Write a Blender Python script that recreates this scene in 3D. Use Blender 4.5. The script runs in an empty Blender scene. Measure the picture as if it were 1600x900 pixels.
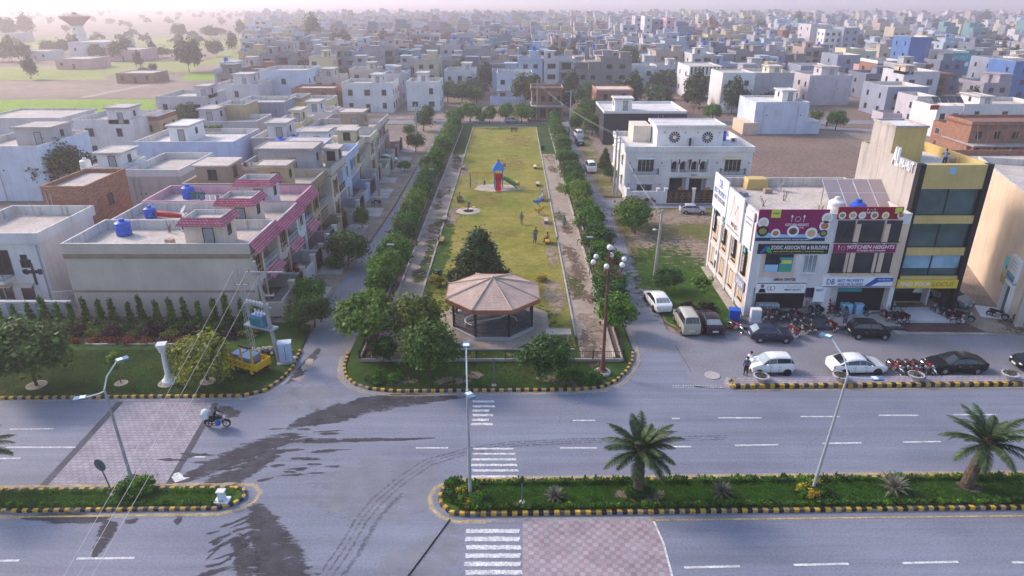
import bpy, bmesh, math, random
import numpy as np
from mathutils import Vector, Matrix
random.seed(7); rng = np.random.default_rng(7)
S = bpy.context.scene
COL = S.collection
# ---------------- camera ----------------
CH, CF = 28.0, 1060.0
CP = math.atan2(450, CF)
cam = bpy.data.cameras.new('camera'); camo = bpy.data.objects.new('camera', cam); COL.objects.link(camo)
camo.location = (0, 0, CH); camo.rotation_euler = (math.pi/2-CP, 0, 0)
cam.sensor_width = 36; cam.lens = CF/1600*36; cam.clip_start = .1; cam.clip_end = 12000
S.camera = camo
# ---------------- sky, sun, exposure ----------------
SUN_EL, SUN_AZ = math.radians(34), math.radians(-62)      # azimuth from +Y, negative = left
W = bpy.data.worlds.new('World'); S.world = W; W.use_nodes = True
wn = W.node_tree.nodes; wl = W.node_tree.links
sky = wn.new('ShaderNodeTexSky'); sky.sky_type = 'NISHITA'; sky.sun_disc = False
sky.sun_elevation = SUN_EL; sky.sun_rotation = SUN_AZ
sky.air_density = 1.0; sky.dust_density = 2.2; sky.ozone_density = 2.4
bgn = wn['Background']; bgn.inputs['Strength'].default_value = .15
wl.new(sky.outputs[0], bgn.inputs['Color'])
sd = bpy.data.lights.new('sun', 'SUN'); sd.energy = 1.5; sd.angle = math.radians(11); sd.color = (1, .80, .68)
so = bpy.data.objects.new('sun', sd); COL.objects.link(so)
sdir = Vector((math.sin(SUN_AZ)*math.cos(SUN_EL), math.cos(SUN_AZ)*math.cos(SUN_EL), math.sin(SUN_EL)))
so.rotation_euler = sdir.to_track_quat('Z', 'Y').to_euler()
S.view_settings.view_transform = 'Standard'; S.view_settings.look = 'None'
S.view_settings.exposure = 1.05; S.view_settings.gamma = 1.0
S.render.engine = 'CYCLES'
cy = S.cycles
cy.use_denoising = True; cy.max_bounces = 6; cy.diffuse_bounces = 3; cy.glossy_bounces = 2
cy.transmission_bounces = 3; cy.transparent_max_bounces = 12; cy.volume_bounces = 2
cy.sample_clamp_indirect = 4; cy.caustics_reflective = False; cy.caustics_refractive = False

# ---------------- helpers ----------------
def G(px, py, z=0.0):
    u = (px-800)/CF; v = (py-450)/CF
    dy = math.cos(CP)-v*math.sin(CP); dz = -math.sin(CP)-v*math.cos(CP)
    t = (CH-z)/(-dz); return Vector((u*t, dy*t, z))
def ZT(py, Y): return CH-Y*math.tan(CP+math.atan((py-450)/CF))
def FX(px, py, Y):                      # point on the vertical plane y=Y
    z = ZT(py, Y); zc = Y*math.cos(CP)+(CH-z)*math.sin(CP)
    return (px-800)/CF*zc, z
def FS(px, py, X):                      # point on the vertical plane x=X
    u = (px-800)/CF; v = (py-450)/CF
    dy = math.cos(CP)-v*math.sin(CP); dz = -math.sin(CP)-v*math.cos(CP)
    t = X/u; return dy*t, CH+dz*t
def RD(x, y0): return (x, y0+.0175*x)   # main road runs one degree off the x axis

class MB:
    def __init__(s): s.v = []; s.f = []; s.mi = []; s.m = 0
    def add(s, vs, fs):
        n = len(s.v); s.v += [tuple(p) for p in vs]
        for f in fs: s.f.append(tuple(i+n for i in f)); s.mi.append(s.m)
        return s
    def box(s, x0, x1, y0, y1, z0, z1):
        return s.add([(x0,y0,z0),(x1,y0,z0),(x1,y1,z0),(x0,y1,z0),(x0,y0,z1),(x1,y0,z1),(x1,y1,z1),(x0,y1,z1)],
            [(3,2,1,0),(4,5,6,7),(0,1,5,4),(1,2,6,5),(2,3,7,6),(3,0,4,7)])
    def cbox(s, c, d):
        return s.box(c[0]-d[0]/2, c[0]+d[0]/2, c[1]-d[1]/2, c[1]+d[1]/2, c[2]-d[2]/2, c[2]+d[2]/2)
    def tbox(s, x0, x1, y0, y1, z0, z1, ix, iy):   # tapered box, top inset
        return s.add([(x0,y0,z0),(x1,y0,z0),(x1,y1,z0),(x0,y1,z0),(x0+ix,y0+iy,z1),(x1-ix,y0+iy,z1),(x1-ix,y1-iy,z1),(x0+ix,y1-iy,z1)],
            [(3,2,1,0),(4,5,6,7),(0,1,5,4),(1,2,6,5),(2,3,7,6),(3,0,4,7)])
    def ring(s, x0, x1, y0, y1, z0, z1, t):        # rectangular ring (parapet, frame lying flat)
        o = [(x0,y0),(x1,y0),(x1,y1),(x0,y1)]; i = [(x0+t,y0+t),(x1-t,y0+t),(x1-t,y1-t),(x0+t,y1-t)]
        vs = [(a,b,z) for z in (z0,z1) for (a,b) in o]+[(a,b,z) for z in (z0,z1) for (a,b) in i]
        fs = []
        for k in range(4):
            j = (k+1)%4
            fs += [(k,j,4+j,4+k),(8+j,8+k,12+k,12+j),(4+k,4+j,12+j,12+k),(j,k,8+k,8+j)]
        return s.add(vs, fs)
    def cyl(s, p0, p1, r0, r1=None, n=8, cap=True):
        r1 = r0 if r1 is None else r1
        p0 = Vector(p0); p1 = Vector(p1); a = (p1-p0)
        if a.length < 1e-6: return s
        a.normalize(); b = a.orthogonal().normalized(); c = a.cross(b)
        vs = []
        for p, r in ((p0,r0),(p1,r1)):
            for k in range(n):
                t = 2*math.pi*k/n; vs.append(p+b*(r*math.cos(t))+c*(r*math.sin(t)))
        fs = [(k,(k+1)%n,n+(k+1)%n,n+k) for k in range(n)]
        if cap: fs += [tuple(range(n-1,-1,-1)), tuple(range(n,2*n))]
        return s.add(vs, fs)
    def tube(s, pts, r, n=6):
        rr = r if isinstance(r, (list,tuple)) else [r]*len(pts)
        P = [Vector(p) for p in pts]; vs = []; b = None
        for i, p in enumerate(P):
            a = (P[min(i+1,len(P)-1)]-P[max(i-1,0)]).normalized()
            if b is None: b = a.orthogonal().normalized()
            b = (b-a*b.dot(a)); b = b.normalized() if b.length > 1e-5 else a.orthogonal().normalized()
            c = a.cross(b)
            for k in range(n):
                t = 2*math.pi*k/n; vs.append(p+b*(rr[i]*math.cos(t))+c*(rr[i]*math.sin(t)))
        fs = [(i*n+k, i*n+(k+1)%n, (i+1)*n+(k+1)%n, (i+1)*n+k) for i in range(len(P)-1) for k in range(n)]
        fs += [tuple(range(n-1,-1,-1)), tuple(range((len(P)-1)*n, len(P)*n))]
        return s.add(vs, fs)
    def lathe(s, prof, c=(0,0,0), n=16):           # prof: (r,z) bottom to top
        vs = [(c[0]+r*math.cos(2*math.pi*k/n), c[1]+r*math.sin(2*math.pi*k/n), c[2]+z) for r, z in prof for k in range(n)]
        fs = [(i*n+k, i*n+(k+1)%n, (i+1)*n+(k+1)%n, (i+1)*n+k) for i in range(len(prof)-1) for k in range(n)]
        fs += [tuple(range(n-1,-1,-1)), tuple(range((len(prof)-1)*n, len(prof)*n))]
        return s.add(vs, fs)
    def prism(s, poly, z0, z1):
        n = len(poly); vs = [(a,b,z0) for a, b in poly]+[(a,b,z1) for a, b in poly]
        return s.add(vs, [tuple(range(n-1,-1,-1)), tuple(range(n,2*n))]+[(k,(k+1)%n,n+(k+1)%n,n+k) for k in range(n)])
    def yprism(s, poly, y0, y1):                   # polygon in xz, extruded along y
        n = len(poly); vs = [(a,y0,b) for a, b in poly]+[(a,y1,b) for a, b in poly]
        return s.add(vs, [tuple(range(n)), tuple(range(2*n-1,n-1,-1))]+[((k+1)%n,k,n+k,n+(k+1)%n) for k in range(n)])
    def ball(s, c, r, n=10, m=7):
        r = r if isinstance(r, (list,tuple)) else (r,r,r)
        vs = [(c[0],c[1],c[2]-r[2])]
        for i in range(1, m):
            t = math.pi*i/m-math.pi/2
            for k in range(n):
                a = 2*math.pi*k/n; vs.append((c[0]+r[0]*math.cos(t)*math.cos(a), c[1]+r[1]*math.cos(t)*math.sin(a), c[2]+r[2]*math.sin(t)))
        vs.append((c[0],c[1],c[2]+r[2])); e = len(vs)-1; fs = []
        for k in range(n):
            fs.append((0, 1+(k+1)%n, 1+k)); fs.append((e, e-n+k, e-n+(k+1)%n))
            for i in range(m-2): fs.append((1+i*n+k, 1+i*n+(k+1)%n, 1+(i+1)*n+(k+1)%n, 1+(i+1)*n+k))
        return s.add(vs, fs)
    def torus(s, c, R, r, axis='y', n=20, m=8):
        vs = []
        for i in range(n):
            t = 2*math.pi*i/n
            for k in range(m):
                a = 2*math.pi*k/m; q = R+r*math.cos(a); w = r*math.sin(a)
                if axis == 'y': vs.append((c[0]+q*math.cos(t), c[1]+w, c[2]+q*math.sin(t)))
                else: vs.append((c[0]+q*math.cos(t), c[1]+q*math.sin(t), c[2]+w))
        fs = [(i*m+k, i*m+(k+1)%m, ((i+1)%n)*m+(k+1)%m, ((i+1)%n)*m+k) for i in range(n) for k in range(m)]
        return s.add(vs, fs)
    def mesh(s, name, mats, smooth=False):
        me = bpy.data.meshes.new(name); me.from_pydata(s.v, [], s.f)
        mats = mats if isinstance(mats, (list,tuple)) else [mats]
        for m in mats: me.materials.append(MT(m))
        if len(mats) > 1: me.polygons.foreach_set('material_index', s.mi)
        bm = bmesh.new(); bm.from_mesh(me); bmesh.ops.recalc_face_normals(bm, faces=bm.faces); bm.to_mesh(me); bm.free()
        if smooth:
            me.polygons.foreach_set('use_smooth', [True]*len(me.polygons))
            me.set_sharp_from_angle(angle=math.radians(smooth if smooth > 1 else 40))
        return me
    def build(s, name, mats, parent=None, loc=(0,0,0), rz=0, smooth=False):
        return ob(name, s.mesh(name, mats, smooth), parent, loc, rz)

CHILD = {}
def ob(name, me, parent=None, loc=(0,0,0), rz=0):
    o = bpy.data.objects.new(name, me); COL.objects.link(o)
    o.location = loc
    if rz: o.rotation_euler = (0,0,rz)
    if parent is not None: o.parent = parent; CHILD.setdefault(parent.name, []).append(o)
    return o
def tag(o, label=None, cat=None, group=None, kind=None):
    if label: o['label'] = label
    if cat: o['category'] = cat
    if group: o['group'] = group
    if kind: o['kind'] = kind
    return o
def thing(name, label, cat, loc=(0,0,0), rz=0, group=None):
    o = bpy.data.objects.new(name, None); COL.objects.link(o); o.empty_display_size = .2
    o.location = loc; o.rotation_euler = (0,0,rz)
    return tag(o, label, cat, group)
def kids(o): return CHILD.get(o.name, [])
def dup(o, loc=None, rz=None, sc=None, label=None, group=None):
    c = o.copy(); COL.objects.link(c)
    if loc is not None: c.location = loc
    if rz is not None: c.rotation_euler = (0,0,rz)
    if sc is not None: c.scale = sc if isinstance(sc, (tuple,list)) else (sc,sc,sc)
    if label: c['label'] = label
    if group: c['group'] = group
    for k in kids(o):
        d = k.copy(); COL.objects.link(d); d.parent = c; CHILD.setdefault(c.name, []).append(d)
        for g in kids(k):
            e = g.copy(); COL.objects.link(e); e.parent = d; CHILD.setdefault(d.name, []).append(e)
    return c
def recolor(o, m):
    for s in o.material_slots: s.link = 'OBJECT'; s.material = MT(m)
def sheet(name, poly, z, m, kind='structure', parent=None):
    me = bpy.data.meshes.new(name)
    me.from_pydata([(p[0],p[1],z) for p in poly], [], [tuple(range(len(poly)))]); me.materials.append(MT(m))
    bm = bmesh.new(); bm.from_mesh(me)
    bmesh.ops.triangulate(bm, faces=bm.faces)
    for f in bm.faces:
        if f.normal.z < 0: f.normal_flip()
    bm.to_mesh(me); bm.free()
    o = ob(name, me, parent)
    if kind: o['kind'] = kind
    return o
def jag(poly, step, amp, seed=0):        # roughen a polygon outline
    r = random.Random(seed); out = []
    for i, a in enumerate(poly):
        b = poly[(i+1)%len(poly)]; L = math.dist(a[:2], b[:2]); n = max(1, int(L/step))
        for k in range(n):
            t = k/n; out.append((a[0]+(b[0]-a[0])*t+r.gauss(0,amp)*(k>0), a[1]+(b[1]-a[1])*t+r.gauss(0,amp)*(k>0)))
    return out
def arc(cx, cy, r, a0, a1, n=10):
    return [(cx+r*math.cos(math.radians(a0+(a1-a0)*k/n)), cy+r*math.sin(math.radians(a0+(a1-a0)*k/n))) for k in range(n+1)]
def quads(name, V, m, parent=None, quad=4, smooth=False):     # V: (N,quad,3) array of loose faces
    V = np.asarray(V, dtype=np.float32); N = len(V)
    me = bpy.data.meshes.new(name); me.vertices.add(N*quad); me.vertices.foreach_set('co', V.reshape(-1))
    me.loops.add(N*quad); me.loops.foreach_set('vertex_index', np.arange(N*quad, dtype=np.int32))
    me.polygons.add(N); me.polygons.foreach_set('loop_start', np.arange(0, N*quad, quad, dtype=np.int32))
    me.update(calc_edges=True); me.materials.append(MT(m)); me.validate()
    return me
TXT = {}
def text(s, m, parent, loc, width, height=None, rot=(math.pi/2,0,0), name='lettering', depth=.012, shear=0.0):
    k = (s, shear)
    if k not in TXT:
        cu = bpy.data.curves.new('t', 'FONT'); cu.body = s; cu.align_x = 'CENTER'; cu.align_y = 'CENTER'; cu.extrude = .02
        cu.resolution_u = 2; cu.shear = shear; cu.offset = .012
        to = bpy.data.objects.new('t', cu); COL.objects.link(to)
        bpy.context.view_layer.update()
        me = bpy.data.meshes.new_from_object(to.evaluated_get(bpy.context.evaluated_depsgraph_get()))
        bpy.data.objects.remove(to); TXT[k] = me
    me = TXT[k].copy(); me.materials.clear(); me.materials.append(MT(m)); me.name = name
    xs = [v.co.x for v in me.vertices]; ys = [v.co.y for v in me.vertices]
    w0 = max(xs)-min(xs); h0 = max(ys)-min(ys); cx = (max(xs)+min(xs))/2; cyy = (max(ys)+min(ys))/2
    sx = width/w0; sy = (height/h0) if height else sx
    for v in me.vertices: v.co = ((v.co.x-cx)*sx, (v.co.y-cyy)*sy, v.co.z*depth/.02)
    o = ob(name, me, parent, loc); o.rotation_euler = rot
    return o

def soft(name, pts, w, z, m, kind='structure'):     # ribbon with feathered, ragged borders: pts along its middle, w = half widths
    P = [Vector(p[:2]) for p in pts]; ww = w if isinstance(w, (list,tuple)) else [w]*len(P); vs = []; al = []
    for i, p in enumerate(P):
        a = (P[min(i+1,len(P)-1)]-P[max(i-1,0)]).normalized(); n = Vector((-a.y,a.x)); e = 0.0 if i in (0,len(P)-1) else 1.0
        for t, q in ((-1,0),(-.5,.75),(0,1),(.5,.75),(1,0)): vs.append((p.x+n.x*ww[i]*t, p.y+n.y*ww[i]*t, z)); al.append(q*e)
    fs = [(i*5+k,i*5+k+1,(i+1)*5+k+1,(i+1)*5+k) for i in range(len(P)-1) for k in range(4)]
    me = bpy.data.meshes.new(name); me.from_pydata(vs,[],fs); me.materials.append(MT(m))
    bm = bmesh.new(); bm.from_mesh(me)
    for f in bm.faces:
        if f.normal.z < 0: f.normal_flip()
    bm.to_mesh(me); bm.free()
    at = me.attributes.new('edge','FLOAT','POINT'); at.data.foreach_set('value', al)
    o = ob(name, me)
    if kind: o['kind'] = kind
    return o
def blob(name, x, y, rx, ry, z, m, ang=0.0):         # feathered round patch
    c, s_ = math.cos(ang), math.sin(ang); vs = [(x,y,z)]; al = [1.0]
    for R, q in ((.55,.8),(1,0)):
        for k in range(16):
            t = k*math.pi/8; a, d = rx*R*math.cos(t), ry*R*math.sin(t); vs.append((x+c*a-s_*d,y+s_*a+c*d,z)); al.append(q)
    fs = [(0,1+k,1+(k+1)%16) for k in range(16)]+[(1+k,17+k,17+(k+1)%16,1+(k+1)%16) for k in range(16)]
    me = bpy.data.meshes.new(name); me.from_pydata(vs,[],fs); me.materials.append(MT(m)); at = me.attributes.new('edge','FLOAT','POINT'); at.data.foreach_set('value', al)
    o = ob(name, me); o['kind'] = 'structure'; return o
# ---------------- materials ----------------
MATS = {}
def MT(n): return n if not isinstance(n, str) else MATS[n]
def nd(nt, t, **kw):
    n = nt.nodes.new(t)
    for k, v in kw.items():
        if k.startswith('i_'): n.inputs[k[2:].replace('_',' ')].default_value = v
        else: setattr(n, k, v)
    return n
def pmat(name, col, rough=.85, var=.14, scale=.8, streak=0.0, bump=0.0, bscale=30, metal=0.0, spec=.3, col2=None, fine=.06, fscale=14, coat=0.0, lane=0.0):
    m = bpy.data.materials.new(name); m.use_nodes = True; nt = m.node_tree; L = nt.links
    b = nt.nodes['Principled BSDF']; b.inputs['Roughness'].default_value = rough; b.inputs['Metallic'].default_value = metal
    b.inputs['Specular IOR Level'].default_value = spec
    if coat: b.inputs['Coat Weight'].default_value = coat; b.inputs['Coat Roughness'].default_value = .08
    c = (*col, 1); c2 = (*(col2 or tuple(x*(1-var*2) for x in col)), 1)
    geo = nd(nt, 'ShaderNodeNewGeometry')
    n1 = nd(nt, 'ShaderNodeTexNoise', i_Scale=scale, i_Detail=5.0, i_Roughness=.6); L.new(geo.outputs['Position'], n1.inputs['Vector'])
    rp = nd(nt, 'ShaderNodeMapRange', i_From_Min=.35, i_From_Max=.68); L.new(n1.outputs[0], rp.inputs[0])
    mx = nd(nt, 'ShaderNodeMix', data_type='RGBA'); mx.inputs[6].default_value = c; mx.inputs[7].default_value = c2
    L.new(rp.outputs[0], mx.inputs[0]); out = mx.outputs[2]
    if fine:
        n2 = nd(nt, 'ShaderNodeTexNoise', i_Scale=fscale, i_Detail=3.0); L.new(geo.outputs['Position'], n2.inputs['Vector'])
        r2 = nd(nt, 'ShaderNodeMapRange', i_From_Min=.3, i_From_Max=.7, i_To_Min=1-fine*2, i_To_Max=1+fine); L.new(n2.outputs[0], r2.inputs[0])
        m2 = nd(nt, 'ShaderNodeMix', data_type='RGBA', blend_type='MULTIPLY'); m2.inputs[0].default_value = 1
        L.new(out, m2.inputs[6]); L.new(r2.outputs[0], m2.inputs[7]); out = m2.outputs[2]
    if streak:
        mp = nd(nt, 'ShaderNodeMapping'); mp.inputs['Scale'].default_value = (1.6,1.6,.12); L.new(geo.outputs['Position'], mp.inputs[0])
        n3 = nd(nt, 'ShaderNodeTexNoise', i_Scale=1.3, i_Detail=6.0, i_Roughness=.7); L.new(mp.outputs[0], n3.inputs['Vector'])
        r3 = nd(nt, 'ShaderNodeMapRange', i_From_Min=.5, i_From_Max=.75, i_To_Min=1.0, i_To_Max=1-streak); L.new(n3.outputs[0], r3.inputs[0])
        m3 = nd(nt, 'ShaderNodeMix', data_type='RGBA', blend_type='MULTIPLY'); m3.inputs[0].default_value = 1
        L.new(out, m3.inputs[6]); L.new(r3.outputs[0], m3.inputs[7]); out = m3.outputs[2]
    if lane:
        mp = nd(nt, 'ShaderNodeMapping'); mp.inputs['Scale'].default_value = (.035,.9,1); mp.inputs['Rotation'].default_value = (0,0,-.0175); L.new(geo.outputs['Position'], mp.inputs[0])
        n3 = nd(nt, 'ShaderNodeTexNoise', i_Scale=1.0, i_Detail=7.0, i_Roughness=.65); L.new(mp.outputs[0], n3.inputs['Vector'])
        r3 = nd(nt, 'ShaderNodeMapRange', i_From_Min=.35, i_From_Max=.7, i_To_Min=1+lane*.5, i_To_Max=1-lane); L.new(n3.outputs[0], r3.inputs[0])
        m3 = nd(nt, 'ShaderNodeMix', data_type='RGBA', blend_type='MULTIPLY'); m3.inputs[0].default_value = 1
        L.new(out, m3.inputs[6]); L.new(r3.outputs[0], m3.inputs[7]); out = m3.outputs[2]
    L.new(out, b.inputs['Base Color'])
    if bump:
        n4 = nd(nt, 'ShaderNodeTexNoise', i_Scale=bscale, i_Detail=4.0); L.new(geo.outputs['Position'], n4.inputs['Vector'])
        bp = nd(nt, 'ShaderNodeBump', i_Strength=bump, i_Distance=.03); L.new(n4.outputs[0], bp.inputs['Height']); L.new(bp.outputs[0], b.inputs['Normal'])
    MATS[name] = m; return m
def wall(name, col, streak=.2): return pmat(name, col, .9, .1, .35, streak, .15, 20)
def leafmat(name, col, var=.5, hue=(1.5,1.15,.7), trans=.35, rough=.55):
    m = bpy.data.materials.new(name); m.use_nodes = True; nt = m.node_tree; L = nt.links
    b = nt.nodes['Principled BSDF']; b.inputs['Roughness'].default_value = rough; b.inputs['Specular IOR Level'].default_value = .25
    geo = nd(nt, 'ShaderNodeNewGeometry')
    r = nd(nt, 'ShaderNodeValToRGB'); e = r.color_ramp.elements
    e[0].color = (*[x*(1-var) for x in col],1); e[1].color = (*[min(1,x*h*(1+var*.5)) for x, h in zip(col,hue)],1)
    k = e.new(.55); k.color = (*col,1)
    L.new(geo.outputs['Random Per Island'], r.inputs[0])
    tc = nd(nt, 'ShaderNodeTexNoise', i_Scale=1.1, i_Detail=2.0); L.new(geo.outputs['Position'], tc.inputs['Vector'])
    mr = nd(nt, 'ShaderNodeMapRange', i_From_Min=.3, i_From_Max=.7, i_To_Min=.65, i_To_Max=1.3); L.new(tc.outputs[0], mr.inputs[0])
    mm = nd(nt, 'ShaderNodeMix', data_type='RGBA', blend_type='MULTIPLY'); mm.inputs[0].default_value = 1
    L.new(r.outputs[0], mm.inputs[6]); L.new(mr.outputs[0], mm.inputs[7])
    oi = nd(nt, 'ShaderNodeObjectInfo'); hs = nd(nt, 'ShaderNodeHueSaturation'); h1 = nd(nt, 'ShaderNodeMapRange', i_To_Min=.475, i_To_Max=.515); v1 = nd(nt, 'ShaderNodeMapRange', i_To_Min=1.35, i_To_Max=.72)
    L.new(oi.outputs['Random'], h1.inputs[0]); L.new(oi.outputs['Random'], v1.inputs[0]); L.new(h1.outputs[0], hs.inputs['Hue']); L.new(v1.outputs[0], hs.inputs['Value']); L.new(mm.outputs[2], hs.inputs['Color'])
    L.new(hs.outputs[0], b.inputs['Base Color'])
    t = nd(nt, 'ShaderNodeBsdfTranslucent'); L.new(hs.outputs[0], t.inputs[0])
    ms = nd(nt, 'ShaderNodeMixShader'); ms.inputs[0].default_value = trans
    L.new(b.outputs[0], ms.inputs[1]); L.new(t.outputs[0], ms.inputs[2]); L.new(ms.outputs[0], nt.nodes['Material Output'].inputs[0])
    MATS[name] = m
def glass(name, col, rough=.08, spec=.6):
    m = pmat(name, col, rough, .25, .5, spec=spec, fine=0)
def lawnmat(name, a, b_, c, s1=.12, patch=.62):
    m = bpy.data.materials.new(name); m.use_nodes = True; nt = m.node_tree; L = nt.links
    b = nt.nodes['Principled BSDF']; b.inputs['Roughness'].default_value = .9; b.inputs['Specular IOR Level'].default_value = .1
    geo = nd(nt, 'ShaderNodeNewGeometry')
    n1 = nd(nt, 'ShaderNodeTexNoise', i_Scale=s1, i_Detail=6.0, i_Roughness=.65); L.new(geo.outputs['Position'], n1.inputs['Vector'])
    r = nd(nt, 'ShaderNodeValToRGB'); e = r.color_ramp.elements
    e[0].position = .3; e[0].color = (*a,1); e[1].position = patch+.12; e[1].color = (*c,1); k = e.new(.52); k.color = (*b_,1)
    L.new(n1.outputs[0], r.inputs[0])
    n2 = nd(nt, 'ShaderNodeTexNoise', i_Scale=3.0, i_Detail=8.0, i_Roughness=.75); L.new(geo.outputs['Position'], n2.inputs['Vector'])
    mr = nd(nt, 'ShaderNodeMapRange', i_From_Min=.25, i_From_Max=.75, i_To_Min=.55, i_To_Max=1.4); L.new(n2.outputs[0], mr.inputs[0])
    mm = nd(nt, 'ShaderNodeMix', data_type='RGBA', blend_type='MULTIPLY'); mm.inputs[0].default_value = 1
    n5 = nd(nt, 'ShaderNodeTexNoise', i_Scale=.55, i_Detail=4.0, i_Roughness=.7); L.new(geo.outputs['Position'], n5.inputs['Vector'])
    m5 = nd(nt, 'ShaderNodeMapRange', i_From_Min=.3, i_From_Max=.7, i_To_Min=.72, i_To_Max=1.22); L.new(n5.outputs[0], m5.inputs[0]); x5 = nd(nt, 'ShaderNodeMath', operation='MULTIPLY'); L.new(mr.outputs[0], x5.inputs[0]); L.new(m5.outputs[0], x5.inputs[1])
    L.new(r.outputs[0], mm.inputs[6]); L.new(x5.outputs[0], mm.inputs[7]); L.new(mm.outputs[2], b.inputs['Base Color'])
    n3 = nd(nt, 'ShaderNodeTexNoise', i_Scale=22.0, i_Detail=4.0); L.new(geo.outputs['Position'], n3.inputs['Vector'])
    bp = nd(nt, 'ShaderNodeBump', i_Strength=.6, i_Distance=.06); L.new(n3.outputs[0], bp.inputs['Height']); L.new(bp.outputs[0], b.inputs['Normal'])
    MATS[name] = m
def tilemat(name, c1, c2, mortar, sx, sy, ms=.02, offs=.5, checker=False, bump=.4, rough=.85, plane='xy'):
    m = bpy.data.materials.new(name); m.use_nodes = True; nt = m.node_tree; L = nt.links
    b = nt.nodes['Principled BSDF']; b.inputs['Roughness'].default_value = rough; b.inputs['Specular IOR Level'].default_value = .25
    geo = nd(nt, 'ShaderNodeNewGeometry'); src = geo.outputs['Position']
    if plane != 'xy':
        sep = nd(nt, 'ShaderNodeSeparateXYZ'); L.new(src, sep.inputs[0]); ad = nd(nt, 'ShaderNodeMath', operation='ADD')
        L.new(sep.outputs[0], ad.inputs[0]); L.new(sep.outputs[1], ad.inputs[1]); cb = nd(nt, 'ShaderNodeCombineXYZ')
        L.new(ad.outputs[0], cb.inputs[0]); L.new(sep.outputs[2], cb.inputs[1]); src = cb.outputs[0]
    bt = nd(nt, 'ShaderNodeTexBrick', offset=offs); bt.inputs['Color1'].default_value = (*c1,1); bt.inputs['Color2'].default_value = (*c2,1)
    bt.inputs['Mortar'].default_value = (*mortar,1); bt.inputs['Scale'].default_value = 1.0; bt.inputs['Brick Width'].default_value = sx
    bt.inputs['Row Height'].default_value = sy; bt.inputs['Mortar Size'].default_value = ms
    L.new(src, bt.inputs['Vector']); out = bt.outputs[0]
    if checker:
        ck = nd(nt, 'ShaderNodeTexChecker'); ck.inputs[1].default_value = (*c1,1); ck.inputs[2].default_value = (*c2,1); ck.inputs['Scale'].default_value = 1/sx
        ad = nd(nt, 'ShaderNodeVectorMath', operation='ADD'); ad.inputs[1].default_value = (0,0,sx*.5); L.new(src, ad.inputs[0]); L.new(ad.outputs[0], ck.inputs[0])
        mk = nd(nt, 'ShaderNodeMix', data_type='RGBA'); mk.inputs[0].default_value = .62; L.new(out, mk.inputs[6]); L.new(ck.outputs[0], mk.inputs[7]); out = mk.outputs[2]
    n = nd(nt, 'ShaderNodeTexNoise', i_Scale=.7, i_Detail=7.0, i_Roughness=.7); L.new(geo.outputs['Position'], n.inputs['Vector'])
    mr = nd(nt, 'ShaderNodeMapRange', i_From_Min=.3, i_From_Max=.7, i_To_Min=.7, i_To_Max=1.15); L.new(n.outputs[0], mr.inputs[0])
    mm = nd(nt, 'ShaderNodeMix', data_type='RGBA', blend_type='MULTIPLY'); mm.inputs[0].default_value = 1
    L.new(out, mm.inputs[6]); L.new(mr.outputs[0], mm.inputs[7]); L.new(mm.outputs[2], b.inputs['Base Color'])
    if bump:
        bp = nd(nt, 'ShaderNodeBump', i_Strength=bump, i_Distance=.02, invert=True); L.new(bt.outputs['Fac'], bp.inputs['Height']); L.new(bp.outputs[0], b.inputs['Normal'])
    MATS[name] = m
# ground
pmat('dirt', (.30,.23,.185), .95, .2, .05, bump=.3, bscale=3, fine=.15, fscale=2)
pmat('bare', (.36,.28,.22), .95, .2, .5, bump=.5, bscale=8, fine=.2, fscale=5)
pmat('plough', (.235,.16,.125), .95, .15, .08, bump=.5, bscale=2, fine=.2, fscale=1.5)
pmat('fieldbrown', (.30,.215,.17), .95, .15, .03, fine=.1, fscale=.3)
lawnmat('fieldgreen', (.16,.27,.025), (.22,.34,.03), (.26,.36,.06), .03)
lawnmat('fieldpale', (.22,.27,.07), (.28,.31,.10), (.33,.30,.14), .02)
pmat('asphalt', (.215,.228,.285), .75, .11, .11, bump=.25, bscale=60, fine=.09, fscale=7, spec=.35, col2=(.165,.178,.23), lane=.22)
pmat('asphaltside', (.235,.235,.275), .8, .15, .25, bump=.3, bscale=40, fine=.1, fscale=6, col2=(.19,.185,.20))
pmat('wet', (.055,.054,.062), .8, .2, .7, fine=.15, fscale=9, spec=.15)
pmat('damp', (.10,.10,.12), .85, .2, .7, fine=.2, fscale=9)

pmat('dust', (.34,.33,.34), .9, .15, .5, fine=.15, fscale=6)
pmat('silt', (.46,.40,.32), .95, .2, 1, fine=.15, fscale=8)
pmat('concrete', (.38,.35,.325), .9, .18, .6, .2, .2, 25)
pmat('slab', (.50,.46,.42), .9, .2, .5, 0, .2, 25)
pmat('roofdust', (.58,.52,.47), .95, .16, .35, 0, .2, 12, fine=.12, fscale=4, col2=(.43,.38,.34))
pmat('roofgrey', (.47,.45,.44), .95, .2, .3, 0, .2, 12, fine=.12, fscale=4, col2=(.32,.30,.29))
pmat('roofwhite', (.72,.69,.66), .95, .14, .3, 0, .1, 12, fine=.1, fscale=4)
pmat('white_paint', (.74,.74,.74), .75, .2, 2.0, fine=.2, fscale=9)
pmat('yellow_line', (.62,.44,.16), .8, .25, 1.2, fine=.25, fscale=9)
pmat('kerb_yellow', (.72,.43,.03), .7, .25, 1.5, fine=.15, fscale=9)
pmat('kerb_black', (.022,.022,.026), .7, .2, 2, fine=.1); pmat('kerb_yellow_worn', (.60,.38,.07), .85, .3, 3, fine=.3, fscale=12, col2=(.34,.27,.16)); pmat('kerb_black_worn', (.05,.048,.05), .85, .3, 3, fine=.3, fscale=12, col2=(.11,.10,.09))
tilemat('paver', (.30,.20,.22), (.36,.34,.36), (.22,.20,.21), .3, .3, .012, 0, True)
tilemat('paverplain', (.31,.28,.32), (.37,.34,.38), (.2,.18,.2), .42, .3, .025, .5)
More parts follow.
